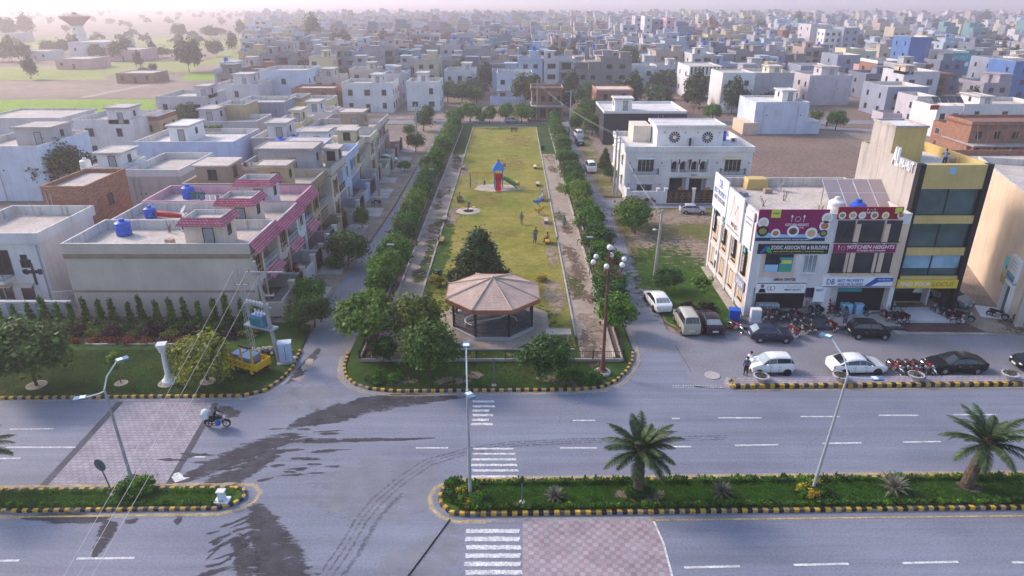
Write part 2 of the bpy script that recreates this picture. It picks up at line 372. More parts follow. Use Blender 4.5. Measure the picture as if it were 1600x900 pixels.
tilemat('redpaver', (.11,.05,.05), (.16,.09,.085), (.06,.04,.04), .24, .12, .012, .5)
tilemat('darkpaver', (.075,.08,.10), (.12,.125,.14), (.04,.04,.05), .3, .3, .01, 0)
tilemat('pathbrick', (.43,.35,.28), (.37,.30,.24), (.29,.23,.18), .24, .12, .012, .5)
tilemat('brick', (.24,.085,.045), (.44,.20,.11), (.36,.28,.23), .3, .11, .012, .5, plane='w', bump=.8)
tilemat('block', (.36,.32,.30), (.42,.37,.35), (.30,.27,.26), .42, .21, .012, .5, plane='w')
lawnmat('lawn', (.14,.165,.02), (.245,.225,.04), (.33,.25,.075), .085, .62)
lawnmat('verge', (.022,.055,.01), (.04,.085,.014), (.11,.11,.035), .16, .66)
lawnmat('median_grass', (.022,.08,.006), (.04,.115,.008), (.07,.12,.02), .3, .7)
lawnmat('plot', (.07,.11,.02), (.17,.15,.055), (.32,.24,.17), .14, .56)
pmat('soil', (.17,.115,.085), .95, .2, 1.5, bump=.5, bscale=12, fine=.2, fscale=7)
def ragged(name, col, sx=1.0, sy=1.0, thr=.5, rough=.9, amt=.9, nw=1.5):     # colour with an alpha that frays towards the mesh border
    m = pmat(name, col, rough, .2, .9, col2=tuple(min(1,x*1.7) for x in col) if name == 'wetr' else None, fine=.15, fscale=9, spec=.15); nt = m.node_tree; L = nt.links; b = nt.nodes['Principled BSDF']
    at = nd(nt, 'ShaderNodeAttribute', attribute_name='edge'); geo = nd(nt, 'ShaderNodeNewGeometry'); mp = nd(nt, 'ShaderNodeMapping'); mp.inputs['Scale'].default_value = (sx,sy,1); L.new(geo.outputs['Position'], mp.inputs[0])
    n = nd(nt, 'ShaderNodeTexNoise', i_Scale=1.6, i_Detail=7.0, i_Roughness=.7); L.new(mp.outputs[0], n.inputs['Vector'])
    ad = nd(nt, 'ShaderNodeMath', operation='MULTIPLY_ADD'); ad.inputs[1].default_value = nw; L.new(n.outputs[0], ad.inputs[0]); L.new(at.outputs['Fac'], ad.inputs[2]); thr = thr-.5+(nw-1.5)*.5+.5
    mr = nd(nt, 'ShaderNodeMapRange', i_From_Min=thr+.62, i_From_Max=thr+1.02, i_To_Max=amt); L.new(ad.outputs[0], mr.inputs[0]); fe = nd(nt, 'ShaderNodeMath', operation='MULTIPLY', use_clamp=True); fe.inputs[1].default_value = 3.5; L.new(at.outputs['Fac'], fe.inputs[0]); fm_ = nd(nt, 'ShaderNodeMath', operation='MULTIPLY'); L.new(mr.outputs[0], fm_.inputs[0]); L.new(fe.outputs[0], fm_.inputs[1]); L.new(fm_.outputs[0], b.inputs['Alpha'])
ragged('wetr', (.05,.049,.056), .5, 1.8, .45, .8, .92, nw=3.2); ragged('dampr', (.11,.105,.11), .5, 1.3, .5, .85, .8, nw=3.2); ragged('barer', (.38,.29,.22), 1, 1, .5, .95, .9, nw=4.5); ragged('soilr', (.20,.14,.10), 1.4, .8, .6, .95, .85, nw=4.5); ragged('dustr', (.40,.39,.40), .5, .8, .45, .95, .3, nw=4.5)
ragged('grassr', (.10,.12,.025), 1.2, 1.2, .55, .95, .9, nw=4.5); ragged('tyre_mark', (.12,.12,.14), 2.6, 2.6, .72, .85, .38, nw=5); ragged('dryr', (.36,.28,.07), .5, .5, .5, .95, .6, nw=4.5); ragged('lushr', (.05,.115,.012), .8, .8, .45, .95, .9, nw=4.5)
# walls
for n, c in dict(w_beige=(.62,.52,.46), w_cream=(.74,.66,.54), w_pinkcream=(.68,.56,.48), w_white=(.78,.77,.77), w_blue=(.52,.60,.80),
    w_paleblue=(.60,.68,.80), w_grey=(.44,.43,.45), w_mauve=(.56,.52,.56), w_tan=(.52,.39,.23), w_yellow=(.66,.49,.19), w_yellowcream=(.74,.64,.40),
    w_rose=(.62,.36,.38), w_pink=(.70,.40,.48), w_black=(.035,.035,.045), w_tower=(.09,.19,.45), w_slate=(.30,.33,.42), w_mocha=(.40,.29,.22),
    w_peach=(.70,.55,.41), w_offwhite=(.72,.70,.70), w_lightgrey=(.60,.60,.63), w_green=(.45,.55,.42), w_teal=(.25,.42,.45), w_dusty=(.42,.38,.38), w_sand=(.50,.43,.35), w_brown=(.25,.13,.10)).items(): wall(n, c)
for n, c in dict(d_white=(.58,.57,.58), d_paleblue=(.42,.49,.60), d_cream=(.52,.45,.35), d_grey=(.28,.28,.30), d_mauve=(.36,.33,.37), d_off=(.50,.48,.47), d_pinkish=(.46,.36,.31), d_slate=(.19,.21,.28), d_yellow=(.52,.44,.26), d_light=(.40,.41,.44), d_teal=(.16,.30,.33), d_dusty=(.27,.24,.24), d_sand=(.36,.30,.24), d_brick=(.27,.115,.07)).items(): wall(n, c, .3)
wall('w_beige', (.64,.53,.45), .07); wall('w_stain', (.50,.45,.41), .5); wall('w_cement', (.40,.385,.38), .5); wall('w_inner', (.66,.63,.60), .6)
tilemat('pinktile', (.56,.13,.21), (.66,.22,.29), (.26,.07,.10), .32, .2, .03, 0, plane='w')
tilemat('rooftile', (.50,.37,.31), (.56,.43,.36), (.38,.27,.22), .22, .2, .02, .5, bump=.8)
tilemat('rooftile_edge', (.52,.22,.12), (.45,.17,.09), (.2,.08,.05), .1, .5, .02, 0, plane='w')
pmat('brown_trim', (.36,.20,.08), .6); pmat('dark_wood', (.07,.035,.025), .5); pmat('door_grey', (.33,.34,.36), .6)
pmat('band', (.36,.26,.17), .8)
glass('pane', (.03,.035,.045)); glass('pane_light', (.30,.38,.42), .15); glass('pane_teal', (.055,.115,.115), .06, .8); glass('pane_blue', (.33,.55,.70), .2)
glass('carglass', (.02,.025,.03), .05, .8); glass('carglass_light', (.30,.36,.38), .08, .8)
pmat('frame_white', (.75,.74,.72), .6); pmat('frame_dark', (.05,.045,.045), .5); pmat('black', (.012,.012,.014), .5, fine=0)
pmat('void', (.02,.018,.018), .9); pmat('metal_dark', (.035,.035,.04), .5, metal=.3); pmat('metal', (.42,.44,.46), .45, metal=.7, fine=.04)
pmat('galv', (.40,.43,.45), .6, metal=.2, fine=.06); pmat('lamp_head', (.10,.22,.32), .5); pmat('lamp_white', (.82,.82,.80), .3)
pmat('rust', (.16,.065,.045), .75, .2, 3); pmat('pole_green', (.10,.16,.15), .6); pmat('concrete_pole', (.40,.38,.36), .85, .15, 2, .2)
pmat('tank_blue', (.015,.10,.55), .4, .1, 1); pmat('tank_white', (.80,.80,.78), .5); pmat('bin_blue', (.01,.10,.55), .4); pmat('bin_green', (.01,.055,.06), .5)
pmat('teal', (.01,.13,.14), .6); pmat('sheetgreen', (.01,.30,.14), .5)
# paints for vehicles
for n, c in dict(c_white=(.80,.80,.80), c_black=(.012,.012,.014), c_navy=(.03,.035,.065), c_champ=(.42,.38,.31), c_maroon=(.02,.012,.024), c_silver=(.48,.50,.54),
    c_blue=(.10,.18,.35), c_red=(.35,.01,.015), c_mred=(.22,.008,.012), c_grey=(.25,.27,.30)).items(): pmat(n, c, .3, .03, 1, spec=.5 if sum(c) > .6 else .2, fine=0, coat=.5 if sum(c) > .6 else .22)
pmat('rubber', (.018,.018,.02), .85, fine=.03); pmat('chrome', (.62,.63,.65), .2, metal=1.0, fine=0); pmat('tail', (.40,.01,.012), .25, fine=0); pmat('headlamp', (.75,.76,.78), .12, fine=0)
pmat('plate', (.75,.78,.75), .5); pmat('seat_black', (.012,.012,.013), .6)
for n, c in dict(t_yellow=(.70,.42,.01), t_red=(.60,.012,.02), t_blue=(.02,.22,.62), t_green=(.05,.34,.05), t_orange=(.75,.25,.02)).items(): pmat(n, c, .4, .06, 2)
# signs
for n, c in dict(s_maroon=(.26,.006,.09), s_red=(.30,.006,.02), s_white=(.82,.82,.84), s_black=(.012,.014,.016), s_navy=(.012,.03,.09), s_blue=(.02,.10,.42), s_yellow=(.80,.55,.05),
    s_lime=(.62,.68,.10), s_pink=(.72,.45,.42), s_teal=(.03,.30,.36), s_green=(.02,.38,.12), s_aqua=(.10,.60,.66), s_olive=(.30,.27,.03), s_food1=(.48,.20,.06), s_food2=(.62,.42,.20), s_food3=(.30,.28,.08),
    s_food4=(.70,.62,.5), s_lightblue=(.30,.55,.75), s_brown=(.12,.06,.04)).items(): pmat(n, c, .45, .05, 1, fine=.02)
# plants
leafmat('leaf', (.06,.175,.012), hue=(1.6,1.25,.7)); leafmat('leaf_dark', (.038,.108,.014), hue=(1.4,1.25,.8)); leafmat('leaf_light', (.075,.17,.016)); leafmat('leaf_yellow', (.13,.19,.02), hue=(1.7,1.3,.5))
leafmat('leaf_conifer', (.05,.105,.02), .4, (1.3,1.2,.8), .15); leafmat('leaf_palm', (.045,.082,.03), .45, (1.7,1.4,1.1), .2); leafmat('leaf_sago', (.13,.14,.10), .4, (1.4,1.3,1.2), .2)
leafmat('leaf_gold', (.42,.34,.03), .5, (1.5,1.3,.6)); leafmat('leaf_purple', (.035,.02,.022), .5, (1.4,1.2,1.2)); leafmat('leaf_red', (.16,.05,.02), .6, (1.9,1.6,.8)); leafmat('leaf_far', (.05,.085,.03), .4)
leafmat('grass_blade', (.035,.085,.012), .5, (1.8,1.4,.8), .3)
pmat('bark', (.10,.07,.05), .95, .2, 4, bump=.5, bscale=30); pmat('palm_bark', (.13,.095,.065), .95, .3, 9, bump=1, bscale=18); pmat('frond_old', (.30,.20,.09), .9)
pmat('skin', (.30,.16,.10), .6); pmat('hair', (.012,.01,.01), .6)
for n, c in dict(cl_white=(.72,.72,.72), cl_dark=(.02,.02,.025), cl_grey=(.20,.20,.20), cl_khaki=(.24,.20,.14), cl_teal=(.16,.30,.27), cl_blue=(.12,.18,.36), cl_red=(.30,.03,.04), cl_brown=(.10,.06,.045), cl_slate=(.10,.12,.16), cl_pink=(.45,.25,.22)).items(): pmat(n, c, .85, .1, 6, fine=.08, fscale=30)
pmat('cloth_tarp', (.1,.25,.6), .8); pmat('bench_conc', (.52,.44,.37), .9); pmat('stone', (.48,.44,.41), .9, .2, 4); pmat('terracotta', (.55,.42,.40), .85)
pmat('wire', (.45,.45,.46), .5, fine=0); pmat('cable', (.01,.01,.012), .6, fine=0); pmat('solar', (.36,.29,.30), .35, .05, 1, spec=.6); pmat('scaffold', (.30,.20,.12), .9)
pmat('globe', (.85,.83,.80), .35, fine=0); pmat('gold', (.45,.28,.08), .4, metal=.6); pmat('manhole', (.45,.42,.40), .85); pmat('sand', (.58,.50,.42), .95, .15, 2, fine=.1)
# ---------------- ground, roads, fields ----------------
sheet('ground', [(-4500,-200),(4500,-200),(4500,7500),(-4500,7500)], -.12, 'dirt')
def gpoly(pts): return [G(a,b)[:2] for a, b in pts]
FLD = [('fieldgreen', [(-260,156),(243,155),(243,170),(185,183),(-300,183)]), ('fieldbrown', [(-200,127),(255,127),(330,135),(243,153),(-260,153)]),
    ('fieldpale', [(-150,105),(160,105),(168,125),(-190,126)]), ('fieldgreen', [(290,114),(410,112),(410,124),(285,126)]), ('fieldpale', [(165,96),(420,92),(410,110),(240,113),(165,118)]),
    ('fieldbrown', [(310,102),(415,100),(415,110),(300,113)]), ('fieldpale', [(340,80),(480,74),(470,92),(330,93)]), ('fieldbrown', [(-120,84),(330,80),(320,95),(150,97),(-130,104)]),
    ('fieldpale', [(-80,60),(480,58),(470,72),(300,78),(-90,82)]), ('fieldbrown', [(1400,44),(1750,48),(1760,58),(1420,52)])]
for i, (m, p) in enumerate(FLD):
    tag(sheet('field', gpoly(p), -.06+.004*(i%3), m), 'field', None)
# field ridges / tracks
for a, b, w in (((130,152),(262,126),1.6), ((-100,140),(120,132),.5), ((-50,145),(90,128),.5), ((300,126),(240,128),1.5)):
    p, q = G(*a), G(*b); d = (q-p).normalized(); n = Vector((-d.y,d.x,0))*w
    sheet('track', [(p-n)[:2],(p+n)[:2],(q+n)[:2],(q-n)[:2]], -.04, 'silt')
sheet('road', [RD(-420,8),RD(420,8),RD(420,45.43),RD(17.2,45.43),(14.35,46),(14.3,60),(10.6,53),(10.5,51.5),(9.4,48.4),(7.6,46.1),RD(5,45.4),RD(-9,45.5),(-11.5,45.75),(-13,46.9),(-13.9,49),(-14.1,51.5),(-18.3,52),(-18.0,49),(-18.4,47),(-19.2,45.3),RD(-20.6,45.0),RD(-420,45.0)], 0, 'asphalt')
sheet('street', [(-18.25,51.7),(-14.0,51.2),(-13.6,60),(-13.6,168.8),(-17.4,168.8),(-17.2,120),(-17.1,96),(-17.8,79),(-18.6,66)], .004, 'asphaltside')
sheet('street', [(10.5,51.4),(14.3,52),(14.15,69),(14.0,92),(14.4,95.6),(60,96.6),(140,97.5),(140,101.3),(36,100.3),(14.1,100.3),(13.0,116),(13.4,135),(14.1,168.8),(10.4,168.8),(10.5,60)], .004, 'asphaltside')
sheet('street', [(-95,168.8),(110,168.8),(110,174.2),(-95,174.2)], .002, 'asphaltside')
sheet('service_road', [(14.25,46.2),RD(17.2,45.43),RD(17.5,46.95),RD(90,46.8),(90,55.2),(46,55.2),(38,55.6),(27,56.0),(19.8,55.6),(15.6,54.6),(14.28,56)], .006, 'asphaltside')
# far streets of the town, alley and plots on the right
sheet('street', [(60,170),(63,168),(130,128),(140,120),(140,124),(66,172)], .006, 'asphaltside')
sheet('ploughed_plot', [(38.5,104.5),(64,104.5),(74,122),(70,154),(60,166),(44,162),(40,125)], -.03, 'plough')
sheet('ploughed_plot', [(70,165),(120,160),(125,205),(76,205)], -.03, 'plough')
sheet('ploughed_plot', [(14,181),(62,176),(66,225),(10,230)], -.03, 'plough')
sheet('ploughed_plot', [(76,126),(112,118),(120,150),(76,160)], -.032, 'bare')
sheet('bare_plot', [(-36,176),(-16,176),(-8,205),(-36,205)], -.03, 'bare')
sheet('alley', [(42.9,55.3),(58,55.3),(64,95),(44,95),(43.2,72)], .003, 'bare')
soft('wet_patch', [(46.2,54.6),(46.6,55.6),(47.0,56.8),(46.4,58.0),(45.6,59)], [1.2,2.2,1.6,.9,.2], .014, 'soilr')
# ---- verges and park ground ----
sheet('verge', [RD(-420,45.02),RD(-20.6,45.02),(-19.3,45.4),(-18.45,47),(-18.05,49),(-18.3,52),(-18.7,57),(-22,57.4),(-60,57.4),(-420,52)], .10, 'verge')
sheet('verge', [(-8.9,45.42),(5,45.55),(7.55,46.15),(9.35,48.5),(10.4,51.6),(10.45,168.6),(-13.7,168.6),(-13.95,51.2),(-13.8,49),(-12.95,47),(-11.5,45.85)], .10, 'verge')
sheet('lawn', [(-9.2,60),(-9.2,163.5),(5.6,163.5),(5.6,52.6),(-2,50.3),(-9.2,50.3)], .108, 'lawn')
soft('lawn', [(-1.8,48),(-1.8,52),(-1.8,60),(-1.8,68)], [7.3,7.3,7.3,6], .114, 'lushr'); soft('lawn', [(-8.6,60),(-8.4,70),(-8.4,84),(-8.6,96)], [.7,1.4,1.2,.6], .1145, 'lushr'); soft('lawn', [(-9,161.5),(-2,161.8),(5.4,161.5)], 2.2, .1145, 'lushr')
for k, (x, y, rx, ry) in enumerate([(4.3,64,1.5,6),(4.8,76,1.0,5),(4.6,88,1.0,3),(-8.2,92,1.1,6),(5.0,105,.8,4),(-8.4,118,.9,6),(1.5,147,4,8),(-4,100,3,6),(0,125,3,8),(-1,84,2.5,3)]): blob('bare_patch', x, y, rx, ry, .119+.0005*k, 'barer' if k < 6 else 'dryr')
sheet('path', [(-11.7,50.3),(-9.3,50.3),(-9.3,133),(-11.7,133)], .116, 'pathbrick')
sheet('path', [(5.85,50.3),(8.55,50.3),(8.55,133),(5.85,133)], .116, 'pathbrick')
rr = random.Random(3)
for k in range(44):
    x = (-10.5,7.2)[k%2]+rr.uniform(-.7,.7); y = rr.uniform(52,134); blob('bare_patch', x, y, rr.uniform(.6,1.3), rr.uniform(1.5,5), .122+.0004*k, rr.choice(['soilr','barer','grassr','soilr']))
def edging(name, pts, w, z0, z1, m, kind='structure'):
    b = MB()
    for (a, c) in zip(pts[:-1], pts[1:]):
        d = Vector((c[0]-a[0], c[1]-a[1])).normalized(); n = Vector((-d.y,d.x))*w/2
        q = [(a[0]-n.x,a[1]-n.y),(c[0]-n.x,c[1]-n.y),(c[0]+n.x,c[1]+n.y),(a[0]+n.x,a[1]+n.y)]
        b.prism(q, z0, z1)
    o = b.build(name, m); o['kind'] = kind; return o
for x in (-9.25, 5.72): edging('path_edging', [(x,50.4 if x < 0 else 54.5),(x,80.5)], .16, .05, .26, 'slab'); edging('path_edging', [(x,82),(x,163.5)], .16, .05, .26, 'slab')
for x in (-11.8, 8.65): edging('path_edging', [(x,50.4),(x,78.6)], .2, .05, .3, 'slab'); edging('path_edging', [(x,80.5),(x,133)], .2, .05, .3, 'slab'); edging('path_edging', [(x,133),(x,165)], .14, .05, .24, 'slab')
edging('path_edging', [(-9.2,163.6),(5.6,163.6)], .16, .05, .24, 'slab')
edging('path_edging', [(-7,52.0),(5.4,52.0)], .14, .05, .22, 'slab')
edging('planting_bed', [(9.05,51),(9.05,165)], .62, .04, .14, 'soil'); edging('planting_bed', [(-12.3,51),(-12.3,165)], .62, .04, .14, 'soil')
# right verge and plot beside the shops
sheet('plot', [(14.45,57.5),(15.9,55.1),(19.6,56.1),(22.3,58.3),(22.3,73),(42,73.5),(60,80),(60,96.2),(15.0,95.2),(14.35,92)], .05, 'plot')
sheet('lawn', [(14.6,58),(16,55.4),(19.4,56.4),(21.6,59),(21.6,68),(19.5,71),(15.5,72),(14.6,71)], .06, 'median_grass')
blob('bare_patch', 21.5, 77, 5.5, 7.5, .064, 'barer')
blob('bare_patch', 22, 91, 9, 4.2, .066, 'barer'); blob('bare_patch', 16.5, 82, 2.2, 5, .067, 'barer'); blob('lawn', 18, 68, 6.5, 15, .0655, 'lushr')
edging('path', [(21.6,57.6),(21.9,72)], .9, .0, .09, 'silt'); sheet('verge', [(14.2,102),(17,102),(17,168),(14.2,168)], .04, 'plot')
sheet('verge', [(-24,59),(-18.9,58.5),(-18.1,75),(-17.4,96),(-17.4,168),(-24,168)], .03, 'bare')
# shop pavement
b = MB(); b.prism([(20.2,56.3),(36.2,56.2),(36.2,58.9),(22.3,58.9),(20.6,58.2)], 0, .16); tag(b.build('pavement', 'darkpaver'), kind='structure')
b = MB(); b.box(30.0,36.1,56.5,59.2,.165,.2); tag(b.build('pavement', 'slab'), kind='structure')
b = MB(); b.prism([(36.3,55.5),(43.2,55.4),(42.6,57.2),(36.3,57.3)], 0, .13); tag(b.build('pavement', 'redpaver'), kind='structure')
b = MB(); b.prism([(35.0,55.0),(43.8,54.95),(43.3,55.38),(36.2,55.48),(35.0,55.9)], 0, .10); tag(b.build('pavement', 'concrete'), kind='structure')
b = MB(); b.prism([(36.3,57.35),(42.5,57.35),(42.2,60.4),(36.3,60.4)], 0, .34); tag(b.build('pavement', 'w_lightgrey'), kind='structure')
# ---- kerbs with painted blocks ----
def resample(pts, step):
    out = []; carry = 0.0
    P = [Vector(p[:2]) for p in pts]
    for a, c in zip(P[:-1], P[1:]):
        L = (c-a).length; t = carry
        while t < L: out.append((a+(c-a)*(t/L), (c-a).normalized())); t += step
        carry = t-L
    return out
KBM = {}
def kerb(pts, L, w, h, z0=0.0, clean=.0, seed=0, gap=.012, name='kerb'):
    base = edging(name, pts, w*.9, z0-.05, z0+h*.9, 'concrete')
    r = random.Random(seed); key = (L,w,h)
    if key not in KBM:
        ms = []
        for m0 in ('kerb_yellow','kerb_black'):
            for q in range(2):
                m = m0+('','_worn')[q]; b = MB(); l = L/2-gap; e = .02
                b.add([(-l,-w/2,0),(l,-w/2,0),(l,w/2,0),(-l,w/2,0),(-l,-w/2,h-e),(l,-w/2,h-e),(l,w/2,h-e),(-l,w/2,h-e),(-l+.01,-w/2+e,h+q*.008),(l-.01,-w/2+e,h+q*.006),(l-.01,w/2-e,h),(-l+.01,w/2-e,h)],
                    [(0,1,5,4),(1,2,6,5),(2,3,7,6),(3,0,4,7),(4,5,9,8),(5,6,10,9),(6,7,11,10),(7,4,8,11),(8,9,10,11)])
                ms.append(b.mesh('kerb_block', m))
        KBM[key] = ms
    for i, (p, d) in enumerate(resample(pts, L)):
        o = ob('kerb_block', KBM[key][(i%2)*2+(r.random() < .3)], base, (p.x+r.gauss(0,.006), p.y+r.gauss(0,.008), z0+r.gauss(0,.006)), math.atan2(d.y,d.x)+r.gauss(0,.012))
    return base
kerb([RD(-52,45.0),RD(-20.6,45.0),(-19.2,45.42),(-18.5,47),(-18.1,49),(-18.35,52)], .33, .24, .2, seed=1)
kerb([(-14.05,51.3),(-13.9,49.2),(-13.4,47.6),(-12.4,46.35),(-11.2,45.68),RD(-8.9,45.45),RD(5,45.45),(7.0,45.9),(8.3,46.9),(9.4,48.5),(10.15,50.3),(10.45,51.8)], .33, .24, .2, seed=2)
kerb([(-4.25,33.9),(-4.4,33.2),(-4.25,32.5),(-3.6,31.75),RD(-2.8,31.68),RD(60,31.68)], .31, .24, .22, seed=3)
kerb([RD(-3.0,34.65),RD(60,34.65)], .31, .2, .14, seed=4)
kerb([RD(-50,32.45),RD(-17.6,32.45),(-16.75,32.55),(-16.35,33.1),(-16.6,33.8),(-17.3,34.0)], .31, .22, .18, seed=5)
kerb([RD(-17.4,34.35),RD(-50,34.35)], .31, .2, .14, seed=6)
kerb([RD(17.3,45.62),RD(70,45.62)], .385, .3, .3, seed=7); kerb([(17.3,46.4),RD(17.9,46.95),RD(70,46.85)], .385, .16, .15, seed=8)
b = MB(); b.prism([RD(17.35,45.75),RD(70,45.75),RD(70,46.78),RD(18,46.86),(17.5,46.5)], 0, .24); tag(b.build('traffic_island', 'paverplain'), kind='structure')
edging('kerb', arc(17.6,46.45,.62,118,250,6), .34, 0, .22, 'slab')
# medians
def median(poly, name='median'):
    b = MB(); b.prism(poly, 0, .13); o = b.build(name, 'median_grass'); o['kind'] = 'structure'; return o
MR = [(-3.2,34.5),(-3.9,34.0),(-4.25,33.2),(-4.05,32.4),(-3.4,31.85),RD(-2.7,31.8),RD(60,31.8),RD(60,34.55),RD(-3,34.55)]
median(MR[:-1]); median([RD(-50,32.55),RD(-17.5,32.55),(-16.7,32.75),(-16.45,33.1),(-16.8,33.7),RD(-17.5,34.2),RD(-50,34.2)])
# gutters and their yellow edge lines
def line(pts, w, m, z=.012, name='road_marking', seed=0):
    b = MB(); V = [Vector(p[:2]) for p in pts]
    L = []; 
    for i, p in enumerate(V):
        a = (V[min(i+1,len(V)-1)]-V[max(i-1,0)]).normalized(); n = Vector((-a.y,a.x))*w/2; L.append((p-n,p+n))
    for (a,c),(d,e) in zip(L[:-1],L[1:]): b.add([(a.x,a.y,z),(d.x,d.y,z),(e.x,e.y,z),(c.x,c.y,z)], [(0,1,2,3)])
    o = b.build(name, m); o['kind'] = 'structure'; return o
GUT = [RD(60,35.05),RD(-2.6,35.0),(-3.9,34.75),(-4.75,34.1),(-5.05,33.2),(-4.8,32.2),(-4.2,31.5),RD(-3.3,31.12),RD(-1.5,31.12)]
line(GUT, .34, 'dust', .008, 'gutter'); line(GUT, .14, 'yellow_line', .014)
line([RD(8.0,31.05),RD(60,31.05)], .12, 'yellow_line'); line([RD(-1.5,31.2),RD(8,31.2)], .3, 'dust', .008, 'gutter')
GL = [RD(-50,34.7),RD(-17.2,34.75),(-16.1,34.3),(-15.55,33.6),(-15.6,32.8),(-16.2,32.15),RD(-17.4,31.98),RD(-50,31.98)]
line(GL, .34, 'dust', .008, 'gutter'); line(GL, .13, 'yellow_line', .014)
line([RD(-50,44.7),RD(-20.4,44.7),(-19,45.0),(-18.1,46.8),(-17.7,48.8)], .34, 'dust', .008, 'gutter')
line([(-14.35,51),(-14.2,49.2),(-13.7,47.4),(-12.6,46.05),(-11.3,45.3),RD(-8.9,45.12)], .5, 'dust', .008, 'gutter')
line([(-14.6,51),(-14.45,49.2),(-13.95,47.3),(-12.85,45.85),(-11.4,45.05),RD(-8.9,44.9),RD(3,44.95)], .08, 'yellow_line', .014)
line([RD(-8.9,45.12),RD(5,45.12),(7.2,45.6),(8.6,46.7),(9.7,48.4),(10.5,50.3),(10.8,52.5)], .4, 'dust', .009, 'gutter'); line([(6.2,45.1),(7.4,45.4),(8.9,46.5),(10.0,48.3),(10.8,50.3),(11.0,53),(10.8,56)], .08, 'yellow_line', .014)
line([RD(17.6,45.25),RD(70,45.25)], .14, 'yellow_line')
# lane dashes
for (a, c) in [((895,657),(930,657)),((1050,654),(1062,654)),((1122,653),(1190,653)),((1251,651),(1312,651)),((1373,649),(1435,649)),((1490,648),(1556,648)),
    ((875,700),(932,700)),((1020,698),(1080,698)),((1148,696),(1216,695)),((1285,693),(1346,692)),((1411,691),(1470,690)),((1575,689),(1660,688)),((650,700),(700,700)),
    ((1069,887),(1156,885)),((1240,883),(1326,881)),((1410,880),(1497,878)),((1581,879),(1640,878)),((120,873),(210,872)),((-60,877),(30,876)),((293,714),(321,714)),((15,671),(83,670)),((10,699),(118,699)),((-60,718),(32,716))]:
    p, q = G(*a), G(*c); line([p,q], .14 if a[1] < 800 else .15, 'white_paint')
# zebra crossings, bar by bar
def bars(rects, seed):
    r = random.Random(seed)
    for (x0,x1,ya,yb) in rects:
        p = gpoly([(x0,ya),(x1,ya),(x1+r.uniform(-3,3),yb),(x0+r.uniform(-2,2),yb)])
        sheet('road_marking', jag(p, .12, .015, r.random()), .013, 'white_paint')
bars([(729,812,827,833),(728,813,839,846),(728,813,852,859),(727,814,865,872),(726,815,878,885),(726,815,891,898)], 4)
bars([(738,772,626,629),(738,772,633.5,636.5),(738,766,640,643.5),(738,770,647,650.5),(738,764,654.5,658),(737,770,661,664.5),(739,803,700,702.5),(738,806,708,710.5),(738,806,716.5,719.5),(737,807,725,728.5),(737,808,733.5,737),(736,808,743,747.5)], 5)
sheet('road_marking', gpoly([(268,746),(272,740),(279,738),(284,741),(287,746),(297,746.5),(274,754)]), .013, 'white_paint')
r = random.Random(5)
for k in range(40):
    p = G(1052+(k//2)*3.9, 602.5+3.2*(k%2)); s = .06*r.uniform(.6,1.1)
    sheet('road_marking', [(p.x-s,p.y-s*.6),(p.x+s,p.y-s*.6),(p.x+s,p.y+s*.6),(p.x-s,p.y+s*.6)], .013, 'white_paint')
# block-paved crossings
sheet('paved_crossing', gpoly([(188,628),(335,628),(262,769),(62,770)]), .007, 'paverplain')
line([G(188,628),G(58,770)], .5, 'damp', .010, 'joint'); line([G(337,630),G(258,768)], .45, 'damp', .010, 'joint')
sheet('paved_crossing', gpoly([(817,809),(1020,808),(1037,850),(1052,910),(1060,960),(815,960)]), .007, 'paver')
line([G(1020,811),G(1037,850),G(1051,903)], .12, 'white_paint', .012)
# wet patches, tyre marks, silt
def wet(pts, ws, m='wetr', z=.009): soft('wet_patch', [G(*p) for p in pts], ws, z, m)
wet([(440,676),(462,664),(500,650),(540,642),(580,634),(620,628),(670,624),(712,620),(740,619)], [.2,.7,1.2,1.5,1.4,1.0,.7,.5,.1])
wet([(540,632),(560,626),(590,622),(640,619),(700,617)], [.1,.5,.6,.5,.2], z=.0094); wet([(470,668),(500,660),(540,654),(570,650)], [.2,.6,.5,.1], z=.0097)
wet([(262,756),(285,749),(320,735),(350,722),(385,708),(420,694),(455,684),(480,680)], [.1,.5,.9,1.3,1.5,1.3,.9,.2], z=.0091)
wet([(300,760),(330,752),(370,744),(400,726),(430,706),(455,690)], [.1,.6,1.0,1.0,.8,.2], z=.0099)
wet([(388,770),(402,800),(415,830),(428,860),(440,900),(450,960),(455,1000)], [.2,.8,1.3,1.6,2.0,2.4,1.5], z=.0092); wet([(360,815),(375,850),(385,880),(392,930)], [.2,.6,.9,.5], z=.0098)
wet([(10,806),(50,808),(100,810),(150,811),(190,809)], [.1,.35,.6,.5,.1], z=.0093); wet([(168,806),(170,820),(165,840),(152,862),(138,884)], [.2,.7,.6,.35,.05], z=.0097); wet([(204,805),(206,814),(207,822)], [.4,.5,.1], z=.0095); wet([(280,804),(278,814),(275,823)], [.4,.3,.05], z=.0095)
wet([(445,690),(480,688.5),(540,688),(600,687),(650,686),(700,683)], [.2,.4,.32,.25,.18,.03], z=.0102)
r = random.Random(12)
for k in range(60):
    px, py, t = (r.uniform(330,400), r.uniform(806,900), r.gauss(.5,.2)) if k < 24 else ((r.uniform(430,530), r.uniform(655,745), r.gauss(.03,.05)) if k < 46 else (r.uniform(270,420), r.uniform(705,764), r.gauss(.3,.2)))
    p = G(px,py); l = r.uniform(.4,1.6); c, s = math.cos(t)*l, math.sin(t)*l; soft('wet_patch', [(p.x-c,p.y-s),(p.x-c*.3,p.y-s*.3),(p.x+c*.4,p.y+s*.4),(p.x+c,p.y+s)], [.02,r.uniform(.08,.24),r.uniform(.06,.2),.02], .0105+.00006*k, 'wetr')
TK = [(505,905),(540,855),(565,812),(590,782),(625,752),(670,722),(735,704),(800,694),(900,689),(1050,686),(1200,682)]
